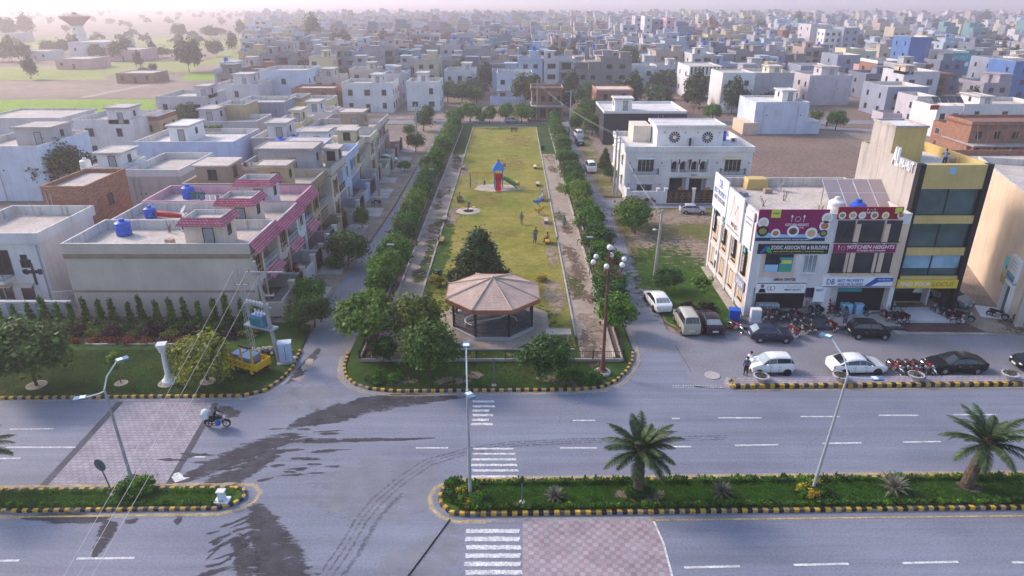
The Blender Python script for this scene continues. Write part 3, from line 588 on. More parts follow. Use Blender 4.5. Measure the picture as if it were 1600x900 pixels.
for off, w in ((0,.1),(.4,.12),(1.0,.22),(-.4,.12)):
    pts = [G(*p) for p in (TK if off < 1 else TK[:5])]; P = []
    for a, c in zip(pts[:-1],pts[1:]):
        for k in range(4): q = a.lerp(c,k/4); P.append((q.x+off*.8,q.y-off*.5))
    soft('tyre_mark', P, w, .0112+.0002*abs(off), 'tyre_mark')
b = MB(); b.tube([G(703,812)+Vector((0,0,.03)), G(672,853)+Vector((.04,0,.03)), G(638,900)+Vector((0,0,.03)), G(590,965)+Vector((0,0,.03))], .035, 6)  # thin black tube laid along a straight dark line on the road
tag(b.build('cable', 'cable', smooth=True), 'straight black cable lying on the asphalt beside the median end', 'cable')
sheet('silt', jag(gpoly([(470,575),(482,560),(490,562),(486,575),(474,580)]), .15, .06, 1), .012, 'silt'); sheet('silt', jag(gpoly([(455,592),(478,586),(470,596)]), .15, .06, 2), .012, 'silt')
wet([(440,606),(462,588),(480,568),(496,548),(500,540)], [.1,.7,.6,.4,.05], 'dampr', .0095)
soft('silt', [G(715,806),G(705,830),G(680,860),G(640,890),G(600,930)], [.5,1.1,1.8,2.4,1.5], .0062, 'dustr'); blob('silt', G(600,760).x, G(600,760).y, 6, 4, .006, 'dustr'); blob('silt', G(480,620).x, G(480,620).y, 3.2, 2.6, .0064, 'dustr')
for pts in ([(1055,540),(1068,560),(1075,572),(1080,582)], [(1010,500),(1030,501),(1000,502),(985,501)]): line([G(*p) for p in pts], .05, 'damp', .0135, 'crack')
rc = random.Random(8)
for (px,py,a,L_) in ((860,670,.05,8),(1250,720,.1,6),(420,640,1.0,3),(1180,560,.3,5)):
    p = G(px,py); P = []; x, y = p.x, p.y
    for k in range(int(L_/.35)): P.append((x,y)); a += rc.gauss(0,.35); a *= .9; x += .35*math.cos(a); y += .35*math.sin(a)
    soft('crack', P, .03, .0128, 'tyre_mark')
b = MB(); p = G(1113,587); b.lathe([(.62,0),(.62,.05),(.5,.06),(.42,.05),(.42,.03)], p, 20); tag(b.build('manhole_cover', 'manhole', smooth=True), 'round concrete manhole ring raised in the service road', 'manhole')
# ---------------- buildings ----------------
CACHE = {}
def cached(key, fn):
    if key not in CACHE: CACHE[key] = fn()
    return CACHE[key]
FACE = {'l': 0, 'f': math.pi/2, 'r': math.pi, 'b': -math.pi/2}      # l looks to -y, f to +x, r to +y, b to -x
def place(o, face, plane, u, z):
    if face == 'l': o.location = (u, plane, z)
    elif face == 'r': o.location = (u, plane, z)
    else: o.location = (plane, u, z)
    o.rotation_euler = (0,0,FACE[face])
def win(parent, face, plane, u, z, w, h, fm='frame_white', pm='pane', muls=1, hood=None, sill=True, name='window', tr=0):
    k = ('win', round(w,2), round(h,2), fm, muls, sill)
    def mk():
        b = MB(); t = .07
        b.box(-w/2-t,-w/2,-.05,.06,-h/2-t,h/2+t).box(w/2,w/2+t,-.05,.06,-h/2-t,h/2+t).box(-w/2,w/2,-.05,.06,h/2,h/2+t).box(-w/2,w/2,-.05,.06,-h/2-t,-h/2)
        for i in range(muls): x = -w/2+w*(i+1)/(muls+1); b.box(x-.025,x+.025,-.035,.05,-h/2,h/2)
        if sill: b.box(-w/2-.14,w/2+.14,-.13,.05,-h/2-t-.08,-h/2-t-.003)
        return b.mesh(name, fm)
    def mkp(): return MB().box(-w/2,w/2,-.012,.05,-h/2,h/2).mesh('pane', pm)
    o = ob(name, cached(k, mk), parent); place(o, face, plane, u, z)
    ob('pane', cached(('pane',round(w,2),round(h,2),pm), mkp), o)
    if hood:
        def mkh(): return MB().add([(-w/2-.25,-.02,h/2+.35),(w/2+.25,-.02,h/2+.35),(w/2+.25,-.55,h/2+.12),(-w/2-.25,-.55,h/2+.12),(-w/2-.25,-.02,h/2+.25),(w/2+.25,-.02,h/2+.25),(w/2+.25,-.55,h/2+.03),(-w/2-.25,-.55,h/2+.03)],[(0,1,2,3),(7,6,5,4),(0,3,7,4),(1,5,6,2),(3,2,6,7),(0,4,5,1)]).mesh('hood', hood)
        ob('hood', cached(('hood',round(w,2),round(h,2),hood), mkh), o)
    return o
def door(parent, face, plane, u, z0, w=.95, h=2.05, m='dark_wood'):
    def mk():
        b = MB(); b.box(-w/2-.07,-w/2,-.05,.05,0,h+.07).box(w/2,w/2+.07,-.05,.05,0,h+.07).box(-w/2,w/2,-.05,.05,h,h+.07); return b.mesh('door', 'frame_dark')
    o = ob('door', cached(('door',w,h), mk), parent); place(o, face, plane, u, z0)
    ob('leaf', cached(('leaf',w,h,m), lambda: MB().box(-w/2,w/2,-.02,.05,.01,h).box(w*.33,w*.37,-.06,-.02,h*.45,h*.5).mesh('leaf', m)), o)
    return o
def railing(parent, a, c, z, h=.9, m='metal', glassy=None, n=None):
    L = math.dist(a,c); n = n or max(2,int(L/.14)); b = MB(); d = ((c[0]-a[0])/L,(c[1]-a[1])/L)
    b.cyl((a[0],a[1],z+h),(c[0],c[1],z+h),.03,n=6); b.cyl((a[0],a[1],z+.12),(c[0],c[1],z+.12),.02,n=5)
    for i in range(n+1):
        p = (a[0]+d[0]*L*i/n, a[1]+d[1]*L*i/n); b.cyl((*p,z),(*p,z+h),.014 if i%8 else .03,n=4)
    o = b.build('railing', m, parent)
    if glassy:
        nx, ny = -d[1]*.02, d[0]*.02
        MB().add([(a[0]+nx,a[1]+ny,z+.15),(c[0]+nx,c[1]+ny,z+.15),(c[0]+nx,c[1]+ny,z+h-.05),(a[0]+nx,a[1]+ny,z+h-.05),(a[0]-nx,a[1]-ny,z+.15),(c[0]-nx,c[1]-ny,z+.15),(c[0]-nx,c[1]-ny,z+h-.05),(a[0]-nx,a[1]-ny,z+h-.05)],[(0,1,2,3),(7,6,5,4),(3,2,6,7),(0,4,5,1)]).build('glass_panel', glassy, o)
    return o
def tiled_hood(parent, x0, x1, y0, y1, z, out, drop, sides='lfrb', m='pinktile', name='tile_hood'):
    # sloping tiled skirt round a block, on the chosen sides
    b = MB(); e = {'l':'l' in sides,'f':'f' in sides,'r':'r' in sides,'b':'b' in sides}
    ax0, ax1 = x0-(out if e['b'] else 0), x1+(out if e['f'] else 0); ay0, ay1 = y0-(out if e['l'] else 0), y1+(out if e['r'] else 0)
    T = [(x0,y0),(x1,y0),(x1,y1),(x0,y1)]; B = [(ax0,ay0),(ax1,ay0),(ax1,ay1),(ax0,ay1)]
    for k, s in enumerate('lfrb'):
        j = (k+1)%4
        if e[s]:
            b.add([(*T[k],z),(*T[j],z),(*B[j],z-drop),(*B[k],z-drop),(*T[k],z-.12),(*T[j],z-.12),(*B[j],z-drop-.1),(*B[k],z-drop-.1)], [(3,2,1,0),(4,5,6,7),(3,7,6,2),(0,1,5,4),(0,4,7,3),(1,2,6,5)])
    return b.build(name, m, parent)
def stair_tower(parent, x0, x1, y0, y1, z, h, m, cap='slab', dface='l', hood=None, wn='f', dm='door_grey', roofm='roofdust'):
    o = MB().box(x0,x1,y0,y1,z,z+h).build('stair_tower', m, parent)
    if hood:
        MB().ring(x0,x1,y0,y1,z+h,z+h+.55,.14).build('parapet', 'w_inner', o); MB().box(x0+.15,x1-.15,y0+.15,y1-.15,z+h+.004,z+h+.08).build('roof', roofm, o)
        tiled_hood(o, x0-.01, x1+.01, y0-.01, y1+.01, z+h+.6, .45, .62, 'lfrb', hood)
    else:
        MB().box(x0-.35,x1+.35,y0-.35,y1+.35,z+h+.003,z+h+.2).build('roof', cap, o); MB().ring(x0-.33,x1+.33,y0-.33,y1+.33,z+h+.203,z+h+.32,.12).build('roof_edge', m, o)
        MB().box(x0-.2,x1+.2,y0-.2,y1+.2,z+h+.203,z+h+.23).build('roof_top', roofm, o)
    if dface == 'l': door(o, 'l', y0-.001, x0+(x1-x0)*.62, z+.05, .9, min(2.0,h-.3), dm)
    elif dface == 'f': door(o, 'f', x1+.001, (y0+y1)/2, z+.05, .9, min(2.0,h-.3), dm)
    if wn == 'f': win(o, 'f', x1, (y0+y1)/2, z+h*.6, .7, .9, 'frame_dark', sill=False)
    elif wn == 'b': win(o, 'b', x0, (y0+y1)/2, z+h*.6, .7, .9, 'frame_dark', sill=False)
    return o
def topped(parent, x0, x1, y0, y1, h, pm, inner='w_inner', roofm='roofdust', ph=.95, band=None, over=0.0):
    MB().box(x0+.17,x1-.17,y0+.17,y1-.17,h-.3,h+.03).build('roof', roofm, parent)
    p = MB().ring(x0-over,x1+over,y0-over,y1+over,h,h+ph,.16).build('parapet', pm, parent)
    MB().ring(x0-over-.02,x1+over+.02,y0-over-.02,y1+over+.02,h+ph+.002,h+ph+.06,.2).build('coping', inner, p)
    b = MB(); n = max(2,int((x1-x0)/2.6))
    MB().ring(x0+.161-over,x1-.161+over,y0+.161-over,y1-.161+over,h+.035,h+ph-.003,.02).build('inner_face', inner, p)
    for i in range(1,n):
        x = x0+(x1-x0)*i/n; b.box(x-.1,x+.1,y1-.3+over,y1-.182+over,h+.03,h+ph-.01)
    b.build('pilaster', inner, p)
    if band: MB().ring(x0-over-.05,x1+over+.05,y0-over-.05,y1+over+.05,h-.14,h-.003,.3).build('band', band, parent)
TANKP = None
def tank(loc, r=.6, h=1.25, m='tank_blue', where='on a flat roof', square=False, label=None, group=None):
    def mk():
        b = MB()
        if square: b.tbox(-r,r,-r,r,0,h,.04,.04).box(-r*.5,r*.5,-r*.5,r*.5,h,h+.08)
        else: b.lathe([(r*.95,0),(r,.06),(r,h*.3),(r*.96,h*.33),(r,h*.36),(r,h*.62),(r*.96,h*.65),(r,h*.68),(r*.98,h*.86),(r*.7,h*.95),(r*.38,h*.97),(r*.38,h*1.05),(0.02,h*1.07)], n=16)
        return b.mesh('water_tank', m, 35)
    o = ob('water_tank', cached(('tank',r,h,m,square), mk), None, loc, random.uniform(0,3))
    ob('lid', cached(('lid',r,h,m), lambda: MB().lathe([(r*.33,h*1.071),(r*.33,h*1.13),(.02,h*1.15)], n=12).mesh('lid', m, 35)), o)
    c = 'blue' if 'blue' in m else 'white'
    return tag(o, label or f'{c} plastic water tank {where}', 'water tank', group or f'{c} water tanks {where}')
def ac_unit(loc, rz, where):
    t = thing('air_conditioner', f'white air conditioner outdoor unit {where}', 'air conditioner', loc, rz, f'air conditioners {where}')
    ob('case', cached('ac1', lambda: MB().box(-.45,.45,-.16,.16,.06,.7).box(-.4,-.3,-.16,.16,0,.06).box(.3,.4,-.16,.16,0,.06).mesh('case','frame_white')), t)
    ob('fan_grille', cached('ac2', lambda: MB().cyl((-.12,-.175,.38),(-.12,-.161,.38),.25,n=16).mesh('fan_grille','frame_dark')), t)
    return t

# --- terraced houses of the street row; local +x is the front ---
def rowhouse(loc, Wd, D, label, wm='w_beige', fm='w_pinkcream', pm='w_beige', hood=None, h=6.4, roofm='roofdust', inner='w_inner', st=None, band='band', rz=0, gate='dark_wood', trim='brown_trim', rail='metal', glassy='pane_light', front=True, side='l', ph=.95, name='terraced_house', stm=None, boundary=True, up=None):
    t = thing(name, label, 'house', loc, rz, 'houses along the park street')
    y0, y1 = -Wd/2+.02, Wd/2-.02; ym = y0+Wd*.46
    B = MB(); B.box(-D,-3.2,y0,y1,0,h); B.m = 1
    B.box(-3.2,0,y0,ym,0,h); B.box(-3.2,-.1,ym,y1,2.95,3.2); B.box(-3.2,.15,ym,y1,h-.35,h); B.m = 0
    B.box(-3.2,-.05,y1-.2,y1,0,2.95); B.box(-3.2,-.9,y1-.2,y1,3.2,h-.35)
    B.build('wall', [wm, fm], t)
    topped(t, -D, .15, y0, y1, h, pm, inner, roofm, ph, band)
    if hood:
        tiled_hood(t, -D, .17, y0, y1, h+ph+.05, .75, .95, 'f', hood); tiled_hood(t, -3.2, -.08, ym, y1, 3.35, .8, .7, 'f', hood)
    # window bay
    for z in (1.7, 4.75):
        win(t, 'f', 0, (y0+ym)/2, z, 1.1, 1.7, trim, 'pane', 1)
        for s in (-1,1): MB().box(.0,.14,(y0+ym)/2+s*.85-.1,(y0+ym)/2+s*.85+.1,z-1.15,z+1.2).build('trim', trim, t)
    # balcony and porch
    railing(t, (-.15,ym+.05), (-.15,y1-.05), 3.2, .95, rail, glassy)
    win(t, 'f', -3.2, ym+(y1-ym)*.35, 4.55, 1.3, 2.1, 'frame_dark', 'pane', 1, sill=False); door(t, 'f', -3.2, ym+(y1-ym)*.75, 3.22)
    win(t, 'f', -3.2, ym+(y1-ym)*.4, 1.45, 1.8, 1.9, 'frame_dark', 'pane', 1, sill=False); door(t, 'f', -3.2, ym+(y1-ym)*.8, .05)
    if boundary:
        g = 2.5
        [MB().box(*q).build('boundary_wall', wm, t) for q in ((.02,g,y0,y0+.18,0,1.5),(.02,g,y1-.18,y1,0,1.5),(g-.18,g,y0+.19,ym-.3,0,1.7))]
        MB().box(g-.35,g+.15,ym-.3,ym+.15,0,2.3).box(g-.42,g+.22,ym-.37,ym+.22,2.303,2.42).build('gate_pillar', fm, t); MB().box(g-.35,g+.1,y1-.5,y1-.19,0,2.3).box(g-.42,g+.17,y1-.56,y1-.15,2.303,2.42).build('gate_pillar', fm, t)
        gt = MB(); gt.box(g-.2,g-.14,ym+.16,y1-.51,.1,2.0)
        for i in range(9): yy = ym+.2+(y1-.55-ym-.2)*i/8; gt.box(g-.14,g-.1,yy-.03,yy+.03,.1,2.05)
        gt.build('gate', gate, t)
        MB().box(.02,g-.36,y0+.19,y1-.19,.0,.08).build('porch_floor', 'slab', t); MB().add([(g+.2,ym,.14),(g+.2,y1-.3,.14),(g+3.0,y1-.3,.02),(g+3.0,ym,.02),(g+.2,ym,-.1),(g+.2,y1-.3,-.1),(g+3.0,y1-.3,-.1),(g+3.0,ym,-.1)],[(0,1,2,3),(0,3,7,4),(3,2,6,7),(1,5,6,2),(0,4,5,1)]).build('ramp', 'slab', t)
    if up:
        u = MB().box(*up[:4],h+.03,h+up[4]).build('upper_room', up[5], t); MB().box(up[0]-.3,up[1]+.3,up[2]-.3,up[3]+.3,h+up[4]+.003,h+up[4]+.2).build('roof', 'roofdust', u); win(u,'f',up[1],(up[2]+up[3])/2,h+1.6,1.0,1.2,'frame_dark'); win(u,'l',up[2],(up[0]+up[1])/2,h+1.6,1.0,1.1,'frame_dark')
    if st: stair_tower(t, st[0], st[1], y0+st[2], y0+st[3], h+.03, st[4], stm or fm, hood=hood if len(st) < 6 else st[5])
    return t
XF = -24.3
ROW = [ # y0, y1, args
 (58.9,66.4, dict(label='beige plastered house with blank side wall and pink tiled hoods, at the street corner', wm='w_beige', hood='pinktile', st=(-6.2,-2.6,1.2,4.2,2.5))),
 (66.4,73.6, dict(label='pink tiled house with white parapet next to the corner house', wm='w_offwhite', pm='w_paleblue', fm='w_pinkcream', hood='pinktile', st=(-6.0,-2.6,1.2,4.4,2.5))),
 (73.6,80.6, dict(label='house with pink parapet and grey stair tower under pink tiles', wm='w_pink', pm='w_pink', inner='w_pink', fm='w_white', hood='pinktile', st=(-6.4,-2.8,1.0,3.8,2.6), stm='w_lightgrey', trim='frame_white')),
 (80.6,88.0, dict(label='tan brown fronted house with flat topped tan stair tower', wm='w_tan', pm='w_mocha', inner='w_sand', fm='w_tan', st=(-6.5,-3.0,1.2,4.2,2.7,None), stm='w_tan', band='brown_trim', up=(-14.5,-10.5,-1.5,2.8,2.6,'w_mocha'))),
 (88.0,96.0, dict(label='grey sided house with beige front and deep roof terrace', wm='w_mauve', pm='w_beige', inner='w_cement', fm='w_pinkcream', st=(-9.5,-2.4,1.0,5.6,3.1,None), stm='w_grey', rail='frame_dark', glassy=None, up=(-1.9,-.1,1.0,3.6,2.4,'w_pinkcream'))),
 (96.0,107.0, dict(label='light blue house with blue stair tower and blue balcony', wm='w_blue', pm='w_blue', inner='w_blue', fm='w_blue', st=(-8.5,-2.8,1.5,6,2.6,None), stm='w_blue', trim='frame_white', band=None, rail='frame_white', glassy=None)),
 (107.0,114.5, dict(label='white house with two blue tanks on its roof past the light blue house', wm='w_white', pm='w_cream', inner='w_cream', fm='w_yellowcream', st=(-9,-4.6,1.5,5,2.6,None), stm='w_white', roofm='roofwhite', rail='frame_white', up=(-3.6,-.6,.5,3.3,2.4,'w_yellowcream'))),
 (114.5,122, dict(label='cream house with small red tiled stair hood', wm='w_cream', pm='w_yellowcream', fm='w_cream', st=(-5.2,-2.8,1.5,4,2.0), stm='w_yellowcream', roofm='roofwhite')),
 (122,131, dict(label='cream house with tall tan stair tower at the end of the terrace', wm='w_cream', pm='w_pinkcream', fm='w_pinkcream', st=(-6.2,-2.2,1.5,6,3.0,None), stm='w_mocha')),
 (131,139, dict(label='rose brown house with slanting front stair rail', wm='w_rose', pm='w_pinkcream', inner='w_sand', fm='w_rose', st=(-8,-4,1,4,2.4,None)))]
for i, (a, c, kw) in enumerate(ROW):
    D = (17.2,17.2,17,15.5,12.5,12.5,14.5,13,12,11)[i]; kw.setdefault('h', (6.4,6.15,6.3,6.5,6.7,6.2,6.0,5.9,6.3,6.0)[i])
    rowhouse((XF+(0,.1,-.1,-.3,.4,0,-.5,.3,-.2,-.6)[i],(a+c)/2,0), c-a, D, **kw)
tank((-38.6,64.3,6.45), .72, 1.5, label='large blue water tank in the roof corner of the beige corner house'); ac_unit((-33.0,65.6,6.45), 0, 'on the beige corner house roof')
tank((-39.3,71.0,6.2), .62, 1.2, label='blue water tank beside the rolled red rug on the white parapet roof'); tank((-38.3,78.3,6.35), .72, 1.5, label='blue water tank on the roof with the pink parapet'); tank((-36.3,86,6.55), .72, 1.5, label='blue water tank on the tan brown fronted house')
b = MB(); b.tube([(-38.3,70.7,6.75),(-37,70.4,6.7),(-35.6,70.1,6.65)], [.33,.34,.22], 10); tag(b.build('rug', 'c_red', smooth=True), 'rolled red rug on the roof beside a blue tank', 'rug')
for x, y in ((-37.2,109.5),(-35.6,111.5)): tank((x,y,6.05), .8, 1.6, where='on the white house past the light blue house')
tank((-35.5,119.5,5.95), .7, 1.3, label='blue water tank on the cream house with red stair hood')
ac_unit((-34.0,97.6,6.25), 0, 'on the light blue house roof')
tag(MB().box(-36.6,-34.9,75.2,75.25,7.1,7.9).build('tarpaulin', 'teal'), 'dark green tarpaulin hung over the parapet between two pink tiled houses', 'tarpaulin')
# bands on the blank wall of the corner house
t0 = [o for o in COL.objects if o.get('label','').startswith('beige plastered')][0]
MB().box(-17.2,.0,-3.78,-3.735,2.55,2.75).build('band', 'band', t0); MB().box(-17.2,0,-3.8,-3.735,5.95,6.26).build('band', 'band', t0)

# --- free placed houses: body given by its roof edge, front looks to -y ---
OCC = []
def bhouse(x0, x1, y0, y1, h, wm, label, pm=None, roofm='roofdust', inner='w_inner', ph=.85, sto=2, wins='lx', nw=3, st=None, stm=None, fm='frame_dark', group='houses of the town', name='house', over=0, band=None, hoods=None, dr=True, cat='house', dm='dark_wood', seed=0, skip=.15, sideup=None):
    OCC.append((x0-1,x1+1,y0-4,y1+2)); cx = (x0+x1)/2; t = thing(name, label, cat, (cx,y0,0), 0, group)
    a, c, d = x0-cx, x1-cx, y1-y0; r = random.Random(seed+int(abs(x0)*10))
    MB().box(a,c,0,d,0,h).build('wall', wm, t)
    topped(t, a, c, 0, d, h, pm or wm, inner, roofm, ph, band, over)
    if 'l' not in wins and h > 4:
        for q in range(2):
            u = a+(c-a)*r.uniform(.08,.92); MB().cyl((u,-.07,.1),(u,-.07,h-.2),.05,n=6).build('drain_pipe', 'w_grey', t); MB().box(u+.6,u+.85,-.02,-.003,h*.62,h*.62+.22).build('vent', 'void', t)
    fh = h/sto; side = 'f' if x1 < 0 else 'b'; pl = c if side == 'f' else a
    for s in range(sto):
        z = fh*s+fh*.55
        if 'l' in wins:
            n = max(1,min(nw,int((c-a)/2.4)))
            for k in range(n):
                u = a+(c-a)*(k+.5)/n
                if dr and s == 0 and k == n//2: door(t, 'l', -.001, u, .05, 1.0, 2.1, dm); continue
                if r.random() > skip: win(t, 'l', 0, u, z, r.choice((.9,1.1,1.4)), r.choice((1.1,1.3)), fm, 'pane', 1, hoods)
        if 'x' in wins:
            n = max(1,min(nw,int(d/3.2)))
            for k in range(n):
                if r.random() > skip: win(t, side, pl, d*(k+.5)/n, z, r.choice((.7,.9,1.2)), 1.1, fm, 'pane', 1, hoods)
    if st:
        stair_tower(t, a+st[0]*(c-a), a+st[1]*(c-a), st[2]*d, st[3]*d, h+.03, st[4], stm or wm, roofm=roofm, wn=side)
    return t
def ph(pL, pR, py, h, d, wm, label, **kw):       # roof line pixels -> house; the base stands on the ground below
    hh = h+kw.get('ph', .85); a = G(pL,py,hh); c = G(pR,py,hh)
    return bhouse(a.x, c.x, a.y, a.y+d, h, wm, label, **kw)
ST = (.55,.85,.3,.75,2.4)
NEARL = [
 (-80,56,364,6.6,9,'w_offwhite','off-white house with a dark painted cross on its wall, beside the beige corner house',dict(wins='',st=None,ph=1.0,over=.25,dr=False)),
 (62,131,292,8.9,8.5,'brick','bare brick unfinished house behind the house with the painted cross',dict(pm='brick',inner='brick',ph=.45,wins='x',nw=1,dr=False,st=None,skip=0)),
 (196,280,266,6.4,11,'w_cement','grey cement sided house with broad white parapet and white tank',dict(pm='w_lightgrey',wins='x',nw=3,dr=False)),
 (140,187,262,6.6,7,'w_white','white stair room house with dark door above the brick roof',dict(wins='',st=(.1,.9,.2,.8,2.3),dr=False)),
 (-60,58,229,7.4,13,'w_paleblue','pale blue blank walled house at the edge of the settlement, beside a round tree',dict(wins='',dr=False,st=(.45,.95,.35,.75,2.6),stm='w_grey')),
 (208,364,222,6.8,12,'w_blue','long periwinkle blue house with roof planters and white stair room',dict(wins='',dr=False,st=(.26,.46,.3,.8,2.5),stm='w_white',roofm='roofwhite')),
 (-30,92,184,6.6,12,'w_lightgrey','grey edged flat roofed house bordering the bright green field',dict(over=.5,ph=.35,wins='lx',nw=4,dr=False)),
 (112,206,187,6.5,12,'w_offwhite','white house with square stair tower bordering the bright green field',dict(wins='lx',nw=2,dr=False,st=(.6,.95,.0,.4,2.8))),
 (100,168,206,4.2,8,'w_grey','low grey house with cantilevered terrace among the trees',dict(nw=2,st=None)),
 (215,246,182,6.2,8,'w_tan','narrow tan house with dark sloping parapet',dict(pm='w_brown',wins='lx',nw=2)),
 (298,400,190,6.2,9,'w_grey','long grey roofed house behind the periwinkle house',dict(wins='l',nw=4,st=(.05,.3,.3,.9,2.5),stm='w_mauve')),
 (340,383,164,8.2,7,'w_tan','tan block with flat pale roof beside a dark conifer',dict(wins='',dr=False)),
 (243,318,151,6.8,13,'w_mauve','mauve house with three dark windows at the field edge',dict(nw=3,st=(.75,1.0,.2,.6,2.6),dr=False)),
 (333,402,132,6.8,12,'w_lightgrey','pale house with raised stair room near the far fields',dict(wins='l',nw=3,st=(.35,.75,.3,.8,2.8))),
 (404,478,110,9.2,15,'w_paleblue','tall light blue house with three upper windows near the far fields',dict(nw=3,wins='lx',dr=False)),
 (365,442,160,7.6,10,'w_slate','slate grey blank block behind the tan houses',dict(wins='',dr=False)),
 (446,470,153,7.4,8,'w_yellow','narrow mustard yellow house with balcony',dict(nw=1,wins='lx',pm='w_mocha')),
 (470,512,157,6.4,9,'w_yellowcream','cream yellow house with a low roof wall',dict(nw=2,wins='lx')),
 (455,522,138,6.2,9,'brick','brick walled house with dusty open roof',dict(pm='brick',inner='brick',nw=2,ph=.5)),
 (533,612,130,6.8,12,'w_white','white house with long roof parapet and two stair rooms',dict(nw=3,wins='lx',st=(.55,.75,.3,.8,2.4))),
 (634,686,128,6.8,11,'w_white','white house with brown window facing the bare plot',dict(nw=2,wins='lx',st=(.3,.6,.3,.8,2.6),dr=False)),
 (486,532,120,6.6,10,'w_pinkcream','pinkish house with brown upper room',dict(nw=2,st=(.3,.7,.2,.8,2.6))),
 (482,514,89,9.2,10,'w_yellowcream','three storey cream house facing the far fields',dict(nw=2,sto=3,st=ST)),
 (545,590,108,6.6,10,'w_beige','beige house with blue tanks behind the white house',dict(nw=2,st=ST)),
 (596,625,116,7.8,10,'w_mauve','narrow mauve block with a stair tower',dict(nw=1,st=ST)),
 (694,742,110,7,12,'w_lightgrey','light grey house behind the roadside trees',dict(nw=3,st=ST)),
 (392,452,216,6.6,9,'w_cement','cement grey house with rough side wall behind the tan fronted house',dict(nw=2,wins='l',st=(.3,.8,.3,.8,2.6),stm='w_lightgrey',dr=False)),
 (424,470,192,7.2,9,'w_yellowcream','cream yellow house with blue sheeted yard behind the blue terrace house',dict(nw=1,wins='lx',st=ST,dr=False)),
 (470,516,176,6.0,9,'w_offwhite','whitewashed house with satellite clutter behind the white terrace house',dict(nw=2,wins='l',st=(.1,.5,.3,.8,2.4),dr=False)),
 (776,832,114,7.6,10,'w_paleblue','pale blue two storey house facing the park end across the street',dict(nw=3,wins='lx',dr=True,skip=0)),
]
for i, (a, c, py, h, d, wm, lab, kw) in enumerate(NEARL): ph(a, c, py, h, d, wm, lab, seed=i, **kw)
tank((-58.5,92.3,6.45), .7, 1.5, 'tank_white', label='white water tank behind the broad white parapet'); tank((-83,107,7.5), .6, 1.2, label='small blue tank on the pale blue blank walled house')
# the house with the painted cross: balconies, cross and inscription
t = [o for o in COL.objects if o.get('label','').startswith('off-white house with a dark painted')][0]
oy = t.location.y; ox = t.location.x
def cb(x0,x1,z0,z1,m,name,par=None,d0=-.03,d1=.0):
    return MB().box(x0-ox,x1-ox,d0,d1,z0,z1).build(name, m, par or t)
cx_, cz = FX(53,428,oy)
cr = MB(); cr.box(cx_-ox-.13,cx_-ox+.13,-.03,0,cz-1.15,cz+1.1).box(cx_-ox-.95,cx_-ox-.135,-.03,0,cz+.05,cz+.4).box(cx_-ox+.135,cx_-ox+.95,-.03,0,cz+.05,cz+.4)
for s in (-1,1): cr.add([(cx_-ox+s*.5,-.032,cz-.1),(cx_-ox+s*.9,-.032,cz+.0),(cx_-ox+s*1.1,-.032,cz+.24),(cx_-ox+s*.9,-.032,cz+.5),(cx_-ox+s*.5,-.032,cz+.55)],[(0,1,2,3,4)])
cr.build('painted_cross', 'w_black', t)
for a, c, z in ((34,40,402),(36,46,412)): x, zz = FX((a+c)/2, z, oy); win(t,'l',0,x-ox,zz,.9 if z > 405 else .5,.7 if z > 405 else .4,'frame_dark','pane',1,sill=False)
for yy, zz2 in ((0,3.1),(0,6.0)):
    pass
x0, z0 = FX(-60,440,oy); x1, _ = FX(26,440,oy); MB().box(x0-ox,x1-ox,-1.6,-.003,2.9,3.2).build('balcony', 'w_offwhite', t); railing(t, (x0-ox,-1.5), (x1-ox,-1.5), 3.2, 1.0, 'frame_dark'); railing(t, (x1-ox,-1.5), (x1-ox,-.05), 3.2, 1.0, 'frame_dark')
x2, _ = FX(8,420,oy); win(t,'l',0,x2-ox,4.6,1.4,2.4,'frame_dark','void',1,sill=False); win(t,'l',0,x2-ox-.6,1.5,1.3,1.2,'frame_dark','pane',1,'w_beige'); win(t,'l',0,x2-ox+1.6,1.4,1.1,1.4,'frame_dark','pane',1,'w_beige')
(lambda q: MB().cyl((q,-.08,0),(q,-.08,6.4),.06))(FX(55,364,oy)[0]-ox-.25).build('drain_pipe','galv',t)
# boundary wall in front of it, panel by panel, then the lane gate
wl_ = thing('boundary_wall', 'white panelled boundary wall with blue-grey pilasters in front of the cross house', 'wall', (-49,57.6,0))
for k in range(6):
    x = -8.6+k*2.75; MB().box(x,x+2.3,-.1,.1,0,1.9).build('panel', 'w_offwhite', wl_); MB().box(x+2.303,x+2.747,-.18,.18,0,2.1).build('pilaster', 'w_slate', wl_)
MB().box(-8.6,7.9,-.2,.2,2.103,2.25).build('coping', 'w_offwhite', wl_)
b = MB()
for k in range(14): b.cyl((-2.0+k*.16,0,.2),(-2.0+k*.16,0,2.2),.02,n=5)
b.cyl((-2.0,0,.3),(.1,0,.3),.03).cyl((-2.0,0,2.0),(.1,0,2.2),.03)
tag(b.build('lane_gate','frame_white',loc=(-42.6,60.2,0)), 'white barred gate closing the lane beside the beige corner house', 'gate')
# roof planters
for k, x in enumerate((-53.0,-50.6)):
    p = thing('roof_planter', 'cement roof planter of green herbs on the long periwinkle blue house', 'planter', (x-.6,118.6,6.85), 0, 'planters on the periwinkle house'); MB().tbox(-1.1,1.1,-.7,.7,0,.8,-.15,-.1).build('trough','w_cement',p)
    n = 220; c0 = rng.uniform((-1.1,-.7,.8),(1.1,.7,1.1),(n,3)); d = rng.normal(0,.12,(n,4,3)); ob('herbs', quads('herbs', c0[:,None,:]+d, 'leaf'), p)

